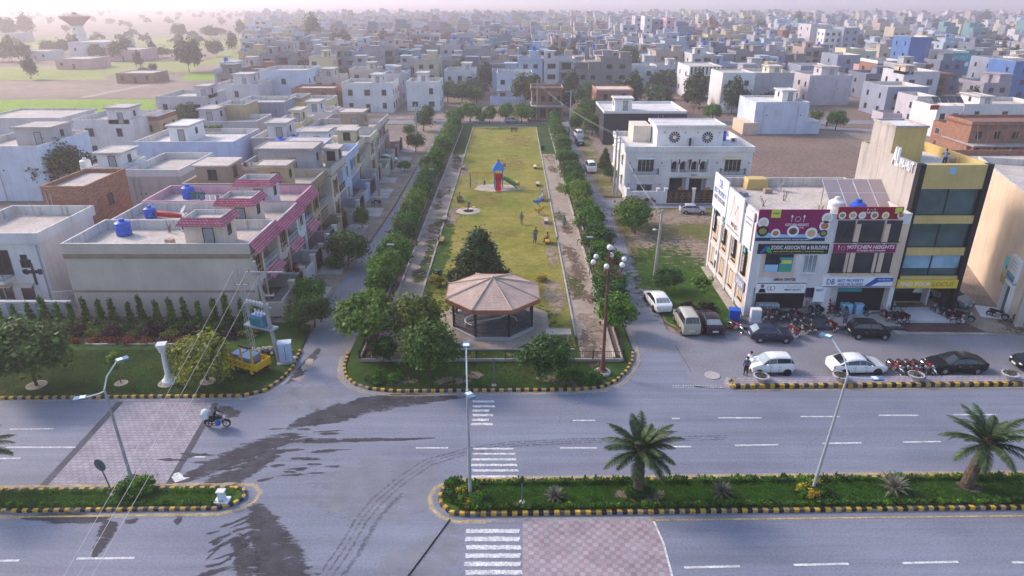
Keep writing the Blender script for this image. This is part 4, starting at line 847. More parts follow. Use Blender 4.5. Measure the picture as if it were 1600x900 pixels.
# --- white twin house with arches ---
wx0, wx1, wy = 17.25, 36.4, 102.3
T = thing('twin_house', 'white twin house with arched loggia, gold patterned gates and round roof grilles', 'house', (wx0,wy,0)); w = wx1-wx0; WH = 6.9
B = MB(); B.box(0,w,1.4,13,0,WH); B.box(0,6.9,0,1.4,0,WH).box(12.6,w,0,1.4,0,WH).box(6.9,12.6,0,1.4,5.75,WH).box(6.9,12.6,0,1.4,3.0,3.75).box(9.5,9.95,0,1.4,0,3.0)
B.build('wall', 'w_white', T)
topped(T, 0, w, 0, 13, WH, 'w_white', 'w_white', 'roofwhite', .75, None, .2)
st_ = MB().box(5.2,15.4,3.4,9.5,WH+.03,WH+3.0).build('stair_tower', 'w_white', T); MB().box(4.9,15.7,3.0,9.8,WH+3.003,WH+3.3).build('roof', 'roofwhite', st_); MB().ring(4.9,15.7,3.0,9.8,WH+3.303,WH+3.45,.2).build('roof_edge', 'w_offwhite', st_)
MB().box(2.2,5.0,7.5,12.5,WH+.03,WH+2.6).build('stair_tower', 'w_cream', T)
for cx2 in (7.9,13.0):
    b = MB()
    for k in range(12):
        a0 = 2*math.pi*k/12; a1 = a0+.36
        for (ra, rb) in ((.28,.86),): b.add([(cx2+r_*math.cos(a), 3.37, WH+1.55+r_*math.sin(a)) for r_, a in ((ra,a0),(rb,a0),(rb,a1),(ra,a1))], [(0,1,2,3)])
    b.build('round_grille', 'void', st_); MB().torus((cx2,3.38,WH+1.55),.93,.05,'y',24,5).build('grille_ring', 'w_offwhite', st_)
MB().box(10.2,10.35,2.6,3.38,WH+.1,WH+1.5).build('notice_board','black',T)
for u in (6.3,9.5,11.4,14.8): MB().cyl((u,3.3,WH+2.3),(u,3.39,WH+2.3),.09).build('wall_lamp','black',st_)
for cx2 in (7.55,8.85,10.6,11.9):       # arches of the loggia
    b = MB(); n = 10; zs = 4.95; R = .52
    pts = [(cx2+R*math.cos(math.pi*k/n), zs+R*math.sin(math.pi*k/n)) for k in range(n+1)]
    for k in range(n):
        (xa,za),(xb,zb) = pts[k],pts[k+1]; b.add([(xa,.02,za),(xb,.02,zb),(xb,.02,5.75),(xa,.02,5.75),(xa,.3,za),(xb,.3,zb),(xb,.3,5.75),(xa,.3,5.75)],[(0,1,2,3),(0,4,5,1),(7,6,5,4)])
    b.build('arch', 'w_white', T); 
    for s in (-1,1): MB().cyl((cx2+s*.59,.15,3.75),(cx2+s*.59,.15,4.95),.07,n=8).build('column', 'w_white', T)
    MB().cyl((cx2-.5,.2,4.25),(cx2+.5,.2,4.25),.025,n=5).cyl((cx2-.5,.2,3.95),(cx2+.5,.2,3.95),.02,n=5).build('railing', 'metal_dark', T)
    win(T,'l',1.4,cx2,4.7,.9,1.5,'frame_dark','pane',1,sill=False)
for u in (8.2,11.2): win(T,'l',1.4,u,1.35,1.9,2.2,'frame_dark','pane',1,sill=False)
for u in (3.1,16.3):
    win(T,'l',0,u,4.85,2.4,1.9,'frame_white','pane',3,'w_yellowcream' if u > 9 else 'w_offwhite'); MB().box(u-1.9,u+1.9,-.9,-.003,3.3,3.55).build('balcony','w_white',T); railing(T,(u-1.85,-.85),(u+1.85,-.85),3.55,.9,'metal_dark'); 
    for s in (-1,1): railing(T,(u+s*1.85,-.85),(u+s*1.85,-.03),3.55,.9,'metal_dark')
    for s in (-1,1):
        for z in (1.9,5.2): MB().cyl((u+s*2.4,-.1,z),(u+s*2.4,0,z),.1).build('wall_lamp','black',T)
win(T,'l',0,3.1,1.5,2.3,1.0,'frame_white','pane',1,'w_offwhite'); MB().box(14.6,18.2,-.06,-.003,.9,2.2).build('green_shade','teal',T)
MB().box(10.0,12.9,-1.0,-.003,3.05,3.12).build('canopy','w_yellowcream',T)
for k in range(9): z = .55+k*.7; MB().box(0.0,6.88,-.012,-.002,z,z+.03).box(12.62,w,-.012,-.002,z,z+.03).build('wall_groove','w_lightgrey',T)
text('BISMILLAH','w_slate',T,(10.6,-.02,3.35),1.0,.3)
for z in (5.0,1.9):
    for yy in (3,6.5,10): win(T,'b',0,yy,z,1.3,1.5,'frame_white','pane',1,'w_yellowcream')
fw = MB().box(-.2,5.3,-4.2,-4.0,0,1.9).box(14.0,w+.2,-4.2,-4.0,0,1.9).box(-.2,0,-3.99,-.01,0,1.9).box(w,w+.2,-3.99,-.01,0,1.9).build('boundary_wall','w_white',T)
for u in (-.1,4.4,5.55,9.72,13.85,15.8,19.1): MB().box(u-.2,u+.2,-4.3,-3.9,0,2.25).box(u-.27,u+.27,-4.37,-3.83,2.253,2.38).build('gate_pillar','w_white',T)
for u0, u1 in ((5.75,9.5),(9.95,13.6)):
    gt = MB().box(u0,u1,-4.14,-4.06,.12,2.1).build('gate','metal_dark',T)
    for k in range(4):
        uu = u0+(u1-u0)*(k+.5)/4; b = MB(); b.torus((uu,-4.16,1.05),.27,.035,'y',14,4); b.box(uu-.02,uu+.02,-4.17,-4.145,.4,1.8).box(uu-.3,uu+.3,-4.17,-4.145,.5,.54).box(uu-.3,uu+.3,-4.17,-4.145,1.6,1.64); b.build('ornament','gold',gt)
    b = MB(); b.add([((u0+u1)/2-.5,-4.1,2.1),((u0+u1)/2+.5,-4.1,2.1),((u0+u1)/2+.2,-4.1,2.5),((u0+u1)/2,-4.1,2.6),((u0+u1)/2-.2,-4.1,2.5)],[(0,1,2,3,4)]); b.build('crest','gold',gt)
sheet('forecourt', [(wx0+5,98.0),(wx0+14.5,98.0),(wx0+14.2,99.9),(wx0+5.2,99.9)], .02, 'slab')
tank((34.2,111.5,6.95), .75, 1.6, label='blue water tank behind the roof of the white twin house'); ac_unit((35.6,109.5,6.95), 0, 'on the white twin house roof')

# --- shop block ---
sx0, sx1, sy, sh, sd = 22.35, 36.15, 58.95, 9.3, 13.6
SB = thing('shop_building', 'three storey shop building with maroon restaurant banners on white and cream units', 'building', (0,sy,0))
def z_(py): return ZT(py, sy)
def x_(px, py): return FX(px, py, sy)[0]
split = x_(1303,400)
B = MB(); B.box(sx0,sx1,.9,sd,0,3.0); B.box(sx0,split,0,sd,3.0,sh); B.m = 1; B.box(split,sx1,0,sd,3.0,sh-.003); B.m = 0
B.box(sx0,sx0+.5,0,.9,0,3.0).box(split-.25,split+.35,0,.9,0,3.0).box(sx1-.45,sx1,0,.9,0,3.0)
B.build('wall', ['w_offwhite','w_peach'], SB)
topped(SB, sx0, sx1, .0, sd, sh, 'w_offwhite', 'w_inner', 'roofdust', .9)
def panel(par, px0, px1, py0, py1, m, name='signboard', d=.12, off=.0):
    xa, xb = x_(px0,(py0+py1)/2), x_(px1,(py0+py1)/2); za, zb = z_(py1), z_(py0)
    return MB().box(xa,xb,-d-off,-.003-off,za,zb).build(name, m, par), (xa,xb,za,zb,-d-off)
def food(par, x, z, y, r, m, plate='s_white'):
    MB().cyl((x,y-.006,z),(x,y,z),r,n=14).build('printed_plate', plate, par); MB().ball((x,y-.012,z),(r*.7,.008,r*.6),10,5).build('printed_food', m, par)
def fork_logo(par, x, y, z, s, m='s_white'):
    b = MB()
    for q in (-1,1): b.box(x+q*s-.03*s,x+q*s+.03*s,y-.01,y,z-.5*s,z+.3*s); b.ball((x+q*s,y-.008,z+.45*s),(.16*s,.006,.25*s),8,5)
    b.torus((x,y-.006,z),.42*s,.03*s,'y',16,4); b.build('printed_logo', m, par)
# left unit: big food banner
p, (xa,xb,za,zb,yf) = panel(SB, 1183,1292,327,376,'s_maroon')
MB().box(xa,xb,yf-.006,yf-.001,za,za+.32).build('printed_strip','s_navy',p); MB().add([(xa,yf-.004,za+.33),(xb,yf-.004,za+.33),(xb,yf-.004,za+.75),(xa+3,yf-.004,za+.6),(xa,yf-.004,za+.9)],[(0,1,2,3,4)]).build('printed_table','s_lightblue',p)
text('KITCHEN HEIGHTS','s_white',p,((xa+xb)/2+.4,yf-.004,za+1.55),2.1,.26); text('KITCHEN LIKE A HOME','s_white',p,((xa+xb)/2+.4,yf-.004,za+1.28),1.3,.1); text('KITCHEN HEIGHTS  FOOD DELIVERY','s_white',p,((xa+xb)/2,yf-.008,za+.15),3.6,.12)
fork_logo(p, (xa+xb)/2+.4, yf-.002, za+2.1, .55)
for fx, fz, r, m in ((.55,.95,.52,'s_food3'),(1.75,.75,.42,'s_food1'),(3.3,.95,.55,'s_brown'),(5.0,.75,.55,'s_food2'),(6.1,.75,.35,'s_food3'),(6.1,1.45,.5,'s_food1'),(.5,1.75,.5,'s_food4'),(6.2,2.2,.5,'s_food4')): food(p, xa+fx, za+fz, yf-.004, r, m, 's_black' if m == 's_food3' else 's_white')
MB().box(xa+1.1,xa+1.95,yf-.02,yf-.002,zb-.75,zb+.02).build('tag_board','s_lime',p); text('OPEN','s_black',p,(xa+1.52,yf-.022,zb-.35),.55)
p, (xa,xb,za,zb,yf) = panel(SB, 1184,1294,381,396,'s_black'); text('ZODIC ASSOCIATES & BUILDERS','s_white',p,((xa+xb)/2+.5,yf-.004,za+.62),5.2,.36); text('REAL ESTATE ADVISORS  |  SALE PURCHASE','s_lime',p,((xa+xb)/2+.5,yf-.004,za+.22),4.6,.14)
MB().add([(xa+.15,yf-.006,za+.1),(xa+.5,yf-.006,za+.1),(xa+.95,yf-.006,za+.8),(xa+.7,yf-.006,za+.8)],[(0,1,2,3)]).build('printed_logo','s_blue',p); MB().add([(xa+.7,yf-.008,za+.3),(xa+.95,yf-.008,za+.8),(xa+1.3,yf-.008,za+.1),(xa+1.05,yf-.008,za+.1)],[(0,1,2,3)]).build('printed_logo','s_green',p)
panel(SB, 1188,1242,398,433,'w_pinkcream','wall_panel',.02)
p, (xa,xb,za,zb,yf) = panel(SB, 1195,1238,397,424,'s_black','window_poster',.06,.02); wq = (xb-xa)/2; MB().box(xa,xa+wq-.04,yf-.006,yf-.001,za,za+.7).build('printed_photo','s_lightblue',p); MB().box(xa+wq+.04,xb,yf-.006,yf-.001,za,zb-.3).build('printed_photo','s_teal',p); MB().box(xa+wq+.1,xb-.1,yf-.009,yf-.007,za+.8,za+1.15).build('printed_photo','s_lime',p); MB().box(xa+wq+.1,xb-.1,yf-.009,yf-.007,za+.1,za+.4).build('printed_photo','s_green',p)
for k in range(3): MB().box(xa+.15+k*.5,xa+.5+k*.5,yf-.009,yf-.007,za+.85,za+1.15).build('printed_photo','s_navy',p)
xw = x_(1266,410); win(SB,'l',0,xw,z_(412),1.15,1.7,'frame_white','pane_light',2)
text('AMNA CENTER','s_brown',SB,(x_(1226,436),-.03,z_(436.5)),2.1,.3)
p, (xa,xb,za,zb,yf) = panel(SB, 1181,1258,441,457,'s_white','signboard',.14); text("L'ALAISH",'w_lightgrey',p,(xb-1.2,yf-.004,za+.68),1.9,.3); text("MEN'S SALON",'s_black',p,(xb-1.2,yf-.004,za+.35),1.5,.18); MB().box(xa,xb,yf-.02,yf-.001,zb-.08,zb).build('frame','black',p)
MB().ball((xa+.55,yf-.01,za+.72),(.17,.008,.2),10,6).build('printed_face','skin',p); MB().add([(xa+.2,yf-.008,za+.05),(xa+.95,yf-.008,za+.05),(xa+.8,yf-.008,za+.45),(xa+.35,yf-.008,za+.45)],[(0,1,2,3)]).build('printed_suit','s_black',p); MB().torus((xa+1.55,yf-.006,za+.5),.22,.02,'y',14,4).build('printed_logo','s_black',p); MB().torus((xa+1.2,yf-.006,za+.5),.18,.02,'y',14,4).build('printed_logo','s_black',p)
# right unit
p, (xa,xb,za,zb,yf) = panel(SB, 1309,1410,323,342,'s_red'); fork_logo(p,(xa+xb)/2,yf-.002,zb-.35,.32); text('KITCHEN HEIGHTS','s_white',p,((xa+xb)/2,yf-.004,za+.62),1.3,.16)
for fx, r, m in ((.4,.34,'s_food3'),(1.35,.36,'s_food2'),(2.2,.34,'s_food4'),(3.3,.36,'s_food1'),(4.3,.34,'s_yellow'),(5.7,.34,'s_food1')): food(p, xa+fx, za+.36, yf-.004, r, m)
MB().box(xb-.75,xb-.1,yf-.01,yf-.001,zb-.6,zb-.03).build('printed_offer','s_lime',p)
p, (xa,xb,za,zb,yf) = panel(SB, 1302,1399,381,394,'s_maroon'); text('KITCHEN HEIGHTS','s_white',p,((xa+xb)/2+.6,yf-.004,za+.55),4.2,.36,shear=.2); text('KITCHEN LIKE A HOME','s_white',p,((xa+xb)/2+.6,yf-.004,za+.2),2.6,.15); fork_logo(p,xa+.85,yf-.002,za+.42,.42)
p, (xa,xb,za,zb,yf) = panel(SB, 1285,1392,432,446,'s_white','signboard',.3); text('BEST PROPERTY','s_blue',p,(xa+2.5,yf-.004,za+.62),2.5,.3,shear=.2); text('AND BUILDERS','s_blue',p,(xa+2.5,yf-.004,za+.25),2.4,.26,shear=.2); MB().add([(xb-2.6,yf-.005,za+.08),(xb-1.6,yf-.005,zb),(xb,yf-.005,zb),(xb,yf-.005,zb-.4),(xb-1.3,yf-.005,zb-.45),(xb-2.0,yf-.005,za+.08)],[(0,1,2,3,4,5)]).build('printed_stripe','s_blue',p); MB().box(xa,xb,yf-.006,yf-.001,za,za+.07).build('printed_stripe','s_blue',p); text('DB','s_blue',p,(xa+.65,yf-.004,za+.5),.75,.55); text('UAN: 03001 484111','s_white',p,(xb-.8,yf-.009,zb-.2),1.2,.14)
for zc, hh in ((z_(361),1.9),(z_(410),1.75)):
    for (a, c) in ((1308,1333),(1338,1378),(1384,1406)) if zc > 6 else ((1298,1318),(1326,1362),(1370,1391)):
        xm = (x_(a,361 if zc > 6 else 410)+x_(c,361 if zc > 6 else 410))/2; ww = x_(c,361 if zc > 6 else 410)-x_(a,361 if zc > 6 else 410); win(SB,'l',0,xm,zc,ww,hh,'frame_dark','pane',1 if ww < 2 else 0)
for px in (1335.5,1381): MB().box(x_(px,380)-.22,x_(px,380)+.22,-.1,-.002,3.4,sh).build('pilaster','w_peach',SB)
# ground floor shop insides: steps, counters, coolers
for u0, u1 in ((x_(1222,480),x_(1242,480)),(x_(1252,480),x_(1268,480)),(x_(1294,475),x_(1312,475))):
    for k in range(6): MB().box(u0,u1,.3+k*.28,.9+.3,.16+k*.0,.2+.17*(k+1)).build('step','concrete',SB) if k < 3 else None
MB().box(x_(1185,482),x_(1219,482),.2,.85,.2,1.15).build('counter','w_lightgrey',SB); MB().box(x_(1187,482),x_(1217,482),.18,.199,.55,1.05).build('counter_glass','pane_blue',SB)
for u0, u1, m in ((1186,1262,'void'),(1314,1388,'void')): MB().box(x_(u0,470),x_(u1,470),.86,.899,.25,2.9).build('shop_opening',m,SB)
p2, _ = panel(SB,1316,1353,452,461,'s_teal','shop_board',.05,-.85); panel(SB,1262,1285,449,467,'s_navy','shop_board',.08,-.4)
for u0,u1 in ((1318,1334),(1340,1352)): MB().box(x_(u0,478),x_(u1,478),.1,.7,.2,1.2).build('cooler','s_lightblue',SB)
sp, (xa,xb,za,zb,yf) = panel(SB,1271,1288,448,471,'s_white','pillar_poster',.1,.02); text('BEST','s_blue',sp,((xa+xb)/2,yf-.004,zb-.3),.7)
# side wall: piers, windows, banners, black strips
for k in range(5):
    yy = .25+k*(sd-.5)/4; MB().box(sx0-.14,sx0-.003,yy-.25,yy+.25,0,sh).build('pier','w_offwhite',SB)
for z in (0.35,3.0,6.15): MB().box(sx0-.1,sx0-.003,.52,sd-.5,z,z+.3).build('floor_band','w_offwhite',SB)
for k in range(4):
    yy = .25+(k+.5)*(sd-.5)/4
    for z in (1.9,4.7,7.6): win(SB,'b',sx0,yy,z,1.0,1.6,'frame_dark','pane_light',1); 
    MB().box(sx0-.03,sx0-.002,yy-1.3,yy+1.3,.66,2.99).box(sx0-.03,sx0-.002,yy-1.3,yy+1.3,3.31,6.14).build('wall_panel','w_peach',SB)
for k, (yy, z0) in enumerate(((1.9,3.6),(5.2,4.2),(8.6,4.4),(12.3,4.6))):
    q = MB().box(sx0-.22,sx0-.145,yy-.45,yy+.45,z0,z0+3.1).build('strip_sign','s_black',SB); MB().add([(sx0-.226,yy-.3,z0+2.3),(sx0-.226,yy+.3,z0+2.3),(sx0-.226,yy,z0+2.95)],[(0,1,2)]).build('printed_logo','s_aqua',q); text('ZODIC','s_white',q,(sx0-.224,yy,z0+1.2),1.8,.4,(math.pi/2,-math.pi/2,-math.pi/2))
q = MB().box(sx0-.3,sx0-.145,8.6,13.5,7.2,10.9).build('banner','s_white',SB); text('BEST PROPERTY','s_blue',q,(sx0-.304,11.05,9.2),4.2,.55,(math.pi/2,0,-math.pi/2)); text('AND BUILDERS','s_navy',q,(sx0-.304,11.05,8.5),4.0,.5,(math.pi/2,0,-math.pi/2)); text('DB','s_blue',q,(sx0-.304,11.05,10.15),1.1,.9,(math.pi/2,0,-math.pi/2)); MB().box(sx0-.306,sx0-.301,9.2,12.9,7.75,7.85).build('printed_line','w_lightgrey',q)
q = MB().box(sx0-.3,sx0-.145,3.4,8.3,6.3,10.6).build('banner','w_offwhite',SB); text('MAJD','s_brown',q,(sx0-.304,5.4,7.3),2.0,.6,(math.pi/2,0,-math.pi/2)); b = MB(); b.torus((sx0-.302,5.9,8.9),.9,.04,'y',4,4)
MB().tube([(sx0-.303,6.9,8.0),(sx0-.303,6.3,10.2),(sx0-.303,5.6,8.4),(sx0-.303,5.0,9.6),(sx0-.303,4.5,8.1),(sx0-.303,6.9,8.0)],.035,4).build('printed_logo','s_pink',q); MB().box(sx0-.306,sx0-.301,3.8,7.8,6.75,6.85).build('printed_line','s_brown',q)
q = MB().box(sx0-.24,sx0-.145,.6,2.9,6.5,10.1).build('banner','w_offwhite',SB); MB().box(sx0-.246,sx0-.241,.9,2.6,8.7,8.9).box(sx0-.246,sx0-.241,.9,2.6,9.2,9.35).build('printed_line','w_slate',q); win(SB,'b',sx0-.1,1.75,7.4,.9,1.5,'frame_dark','pane',2)
q = MB().box(sx0-.2,sx0-.145,9.8,10.8,.9,3.3).build('portrait_poster','s_white',SB); MB().ball((sx0-.21,10.3,2.8),(.01,.25,.3),8,6).build('printed_face','s_black',q); MB().box(sx0-.208,sx0-.201,10.0,10.6,1.0,1.9).build('printed_suit','s_black',q)
q = MB().box(sx0-.25,sx0-.145,.7,3.4,2.2,3.2).build('signboard','w_slate',SB); text('SALON','s_white',q,(sx0-.254,2.05,2.7),1.8,.5,(math.pi/2,0,-math.pi/2))
# on the roof: tanks, solar array
tank((25.8+4.3,sy+2.0,sh+.05), .72, 1.7, 'tank_white', label='white water tank above the maroon food banner'); tank((31.6,sy+.95,sh+.05), .72, 1.75, label='blue water tank between the two maroon food banners')
SP = thing('solar_array', 'tilted rooftop solar array of eight panels beside the tall yellow building', 'solar panel', (33.6,sy+4.3,sh+.05))
for i in range(2):
    for j in range(4):
        o = MB().box(-.72,.72,-.02,.02,-.9,.9).build('panel','solar',SP,(-2.45+j*1.5,0+i*1.52,1.0+i*.96)); o.rotation_euler = (math.radians(-58),0,0)
        MB().box(-.75,.75,-.028,-.021,.86,.93).box(-.75,-.7,-.028,-.021,-.9,.855).build('panel_frame','frame_white',o)
for x in (-3.0,2.0): MB().cyl((x,-.6,0),(x,-.6,.6),.04).cyl((x,1.9,0),(x,1.9,2.1),.04).build('support','metal',SP)
# --- tall yellow building ---
YB = thing('yellow_building', 'narrow four storey yellow building with black side piers and glass storeys', 'building', (0,59.6,0)); yx0, yx1, yh = 36.25, 42.7, 13.6
def zy(py): return ZT(py, 59.6)
B = MB(); B.box(yx0,yx1,.6,11,3.2,yh); B.m = 1; B.box(yx0-.003,yx0+.25,.6,11.01,0,yh+.9); B.m = 0; B.box(yx0+.25,yx1-1.9,2.6,11,0,3.2); B.build('wall',['w_yellow','w_stain'],YB)
MB().box(yx0+.26,yx1-.17,.8,10.8,yh+.004,yh+.03).build('roof','roofwhite',YB); MB().box(yx1-.16,yx1,.61,11,yh,yh+.95).box(yx0+.26,yx1-.17,10.84,11,yh,yh+.95).build('parapet','w_yellow',YB)
bz = [(3.15,3.9),(6.0,6.75),(9.1,9.85),(12.35,yh+.95)]
for a, c in bz: MB().box(yx0+.5,yx1-.45,.02,.599,a,c).build('floor_band','w_yellow',YB)
for i, ((a, c), (d, e)) in enumerate(zip(bz[:-1], bz[1:])):
    m = ('pane_teal','pane_teal','pane_teal')[i]; gw = (yx1-.45-yx0-.5)
    for k in range(2):
        g = MB().box(yx0+.55+k*gw/2,yx0+.5+(k+1)*gw/2-.03,.3,.36,c+.05,d-.05).build('glazing',m,YB)
        if i == 0: MB().box(yx0+.58+k*gw/2,yx0+.5+(k+1)*gw/2-.08,.27,.295,c+.75,d-.06).build('blind','pane_blue',g)
    MB().box(yx0+.5,yx1-.45,.2,.4,c+.003,c+.05).box(yx0+.5,yx1-.45,.2,.4,d-.05,d-.003).box(yx0+.5+gw/2-.04,yx0+.5+gw/2,.2,.38,c+.05,d-.05).build('mullion','frame_dark',YB)
for a in (yx0,yx1-.45): MB().box(a,a+.5,-.06,.62 if a > 40 else .598,0 if a > 40 else 0.0,yh+1.0).build('pier','black',YB)
MB().box(yx1-1.25,yx1-.8,.0,.5,0,3.14).build('pier','black',YB)
s_ = MB().box(yx0+.3,yx1-.4,-.2,-.065,2.75,3.6).build('signboard','s_yellow',YB); text('FIND YOUR','s_white',s_,(yx0+1.95,-.204,3.17),2.9,.42,shear=.25); text('LOCUS','s_olive',s_,(yx0+4.65,-.204,3.17),2.1,.42,shear=.25)
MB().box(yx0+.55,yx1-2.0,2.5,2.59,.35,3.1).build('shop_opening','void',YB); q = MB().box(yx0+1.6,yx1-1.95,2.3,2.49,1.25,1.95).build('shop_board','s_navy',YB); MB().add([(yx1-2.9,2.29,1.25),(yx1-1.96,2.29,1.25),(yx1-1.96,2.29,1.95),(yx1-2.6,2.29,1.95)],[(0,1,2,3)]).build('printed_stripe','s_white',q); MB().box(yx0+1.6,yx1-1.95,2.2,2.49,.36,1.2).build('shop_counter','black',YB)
for k in range(5): MB().box(yx0+.56,yx0+1.5,1.2+k*.25,2.49,.345,.5+.17*k).build('step','w_lightgrey',YB) if k < 4 else None
MB().box(yx1-2.0,yx1-1.85,1.3,2.59,.35,3.12).build('side_panel','w_offwhite',YB)
sr = MB().box(yx0-.002,yx0+3.0,5.2,9.4,yh+.03,yh+3.3).build('stair_tower',['w_yellow'],YB); MB().box(yx0-.02,yx0-.003,5.2,9.4,yh+.95,yh+3.3).build('stained_side','w_stain',sr); MB().ring(yx0-.1,yx0+3.1,5.1,9.5,yh+3.303,yh+3.5,.15).build('parapet','w_stain',sr); MB().box(yx0+.1,yx0+2.9,5.3,9.3,yh+3.304,yh+3.34).build('roof','roofwhite',sr)
for s, yy, ww, hh in (('AL',3.9,1.3,1.7),('IN-HUT',1.95,2.3,.9)): text(s,'s_white',YB,(yx0-.06,yy,yh+(.9 if hh > 1.5 else .45)),ww,hh,(math.pi/2,0,-math.pi/2),'roof_letters',.1)
q = MB().box(yx0+2.7,yx0+3.25,-.02,.018,yh+.1,yh+.75).build('number_plate','s_lightblue',YB)
tank((yx0+1.3,69.4,yh+.03),.6,1.3,'tank_white',label='white water tank behind the yellow stair tower')
# --- tan warehouse on the right ---
TW = thing('warehouse', 'tan plastered warehouse with picture poster and arched white doorway', 'building', (47.1,58.4,0), -.349)
MB().box(0,22,0,22,0,10.4).build('wall','w_peach',TW); topped(TW,0,22,0,22,10.4,'w_peach','w_inner','roofdust',.7)
q = MB().box(-.05,-.003,2.6,4.4,2.3,5.0).build('picture_poster','s_aqua',TW); MB().box(-.056,-.051,2.7,4.3,2.35,3.3).build('printed_meadow','s_food3',q); MB().ball((-.06,3.5,3.5),(.008,.4,.5),8,6).build('printed_figure','s_food2',q); MB().ball((-.066,3.5,4.05),(.008,.2,.2),8,6).build('printed_head','s_brown',q)
d_ = MB().box(-.35,-.003,-.02,.18,0,3.1).box(-.35,-.003,1.8,2.0,0,3.1).box(-.35,-.003,-.02,2.0,3.103,3.4).build('doorway','w_white',TW); MB().box(-.06,-.003,.2,1.78,.1,3.08).build('door','pane',d_); MB().box(-2.2,-.36,-.3,2.3,0,.16).build('step','w_offwhite',TW)
q = MB().box(-.3,-.003,-.01,2.4,3.6,5.8).build('signboard','w_offwhite',TW); MB().box(-.306,-.301,.1,2.3,3.62,4.2).build('printed_wave','s_teal',q); MB().box(-.31,-.307,.1,2.3,3.62,3.85).build('printed_wave','s_blue',q)
for k in range(3): MB().box(-.306,-.301,.3,2.0,4.7+k*.32,4.76+k*.32).build('printed_line','w_slate',q)
MB().box(.3,.9,-1.6,-1.0,0,6.2).build('pier','w_stain',TW); MB().box(1.0,2.4,-2.0,-.9,0,.9).build('plinth','w_paleblue',TW)
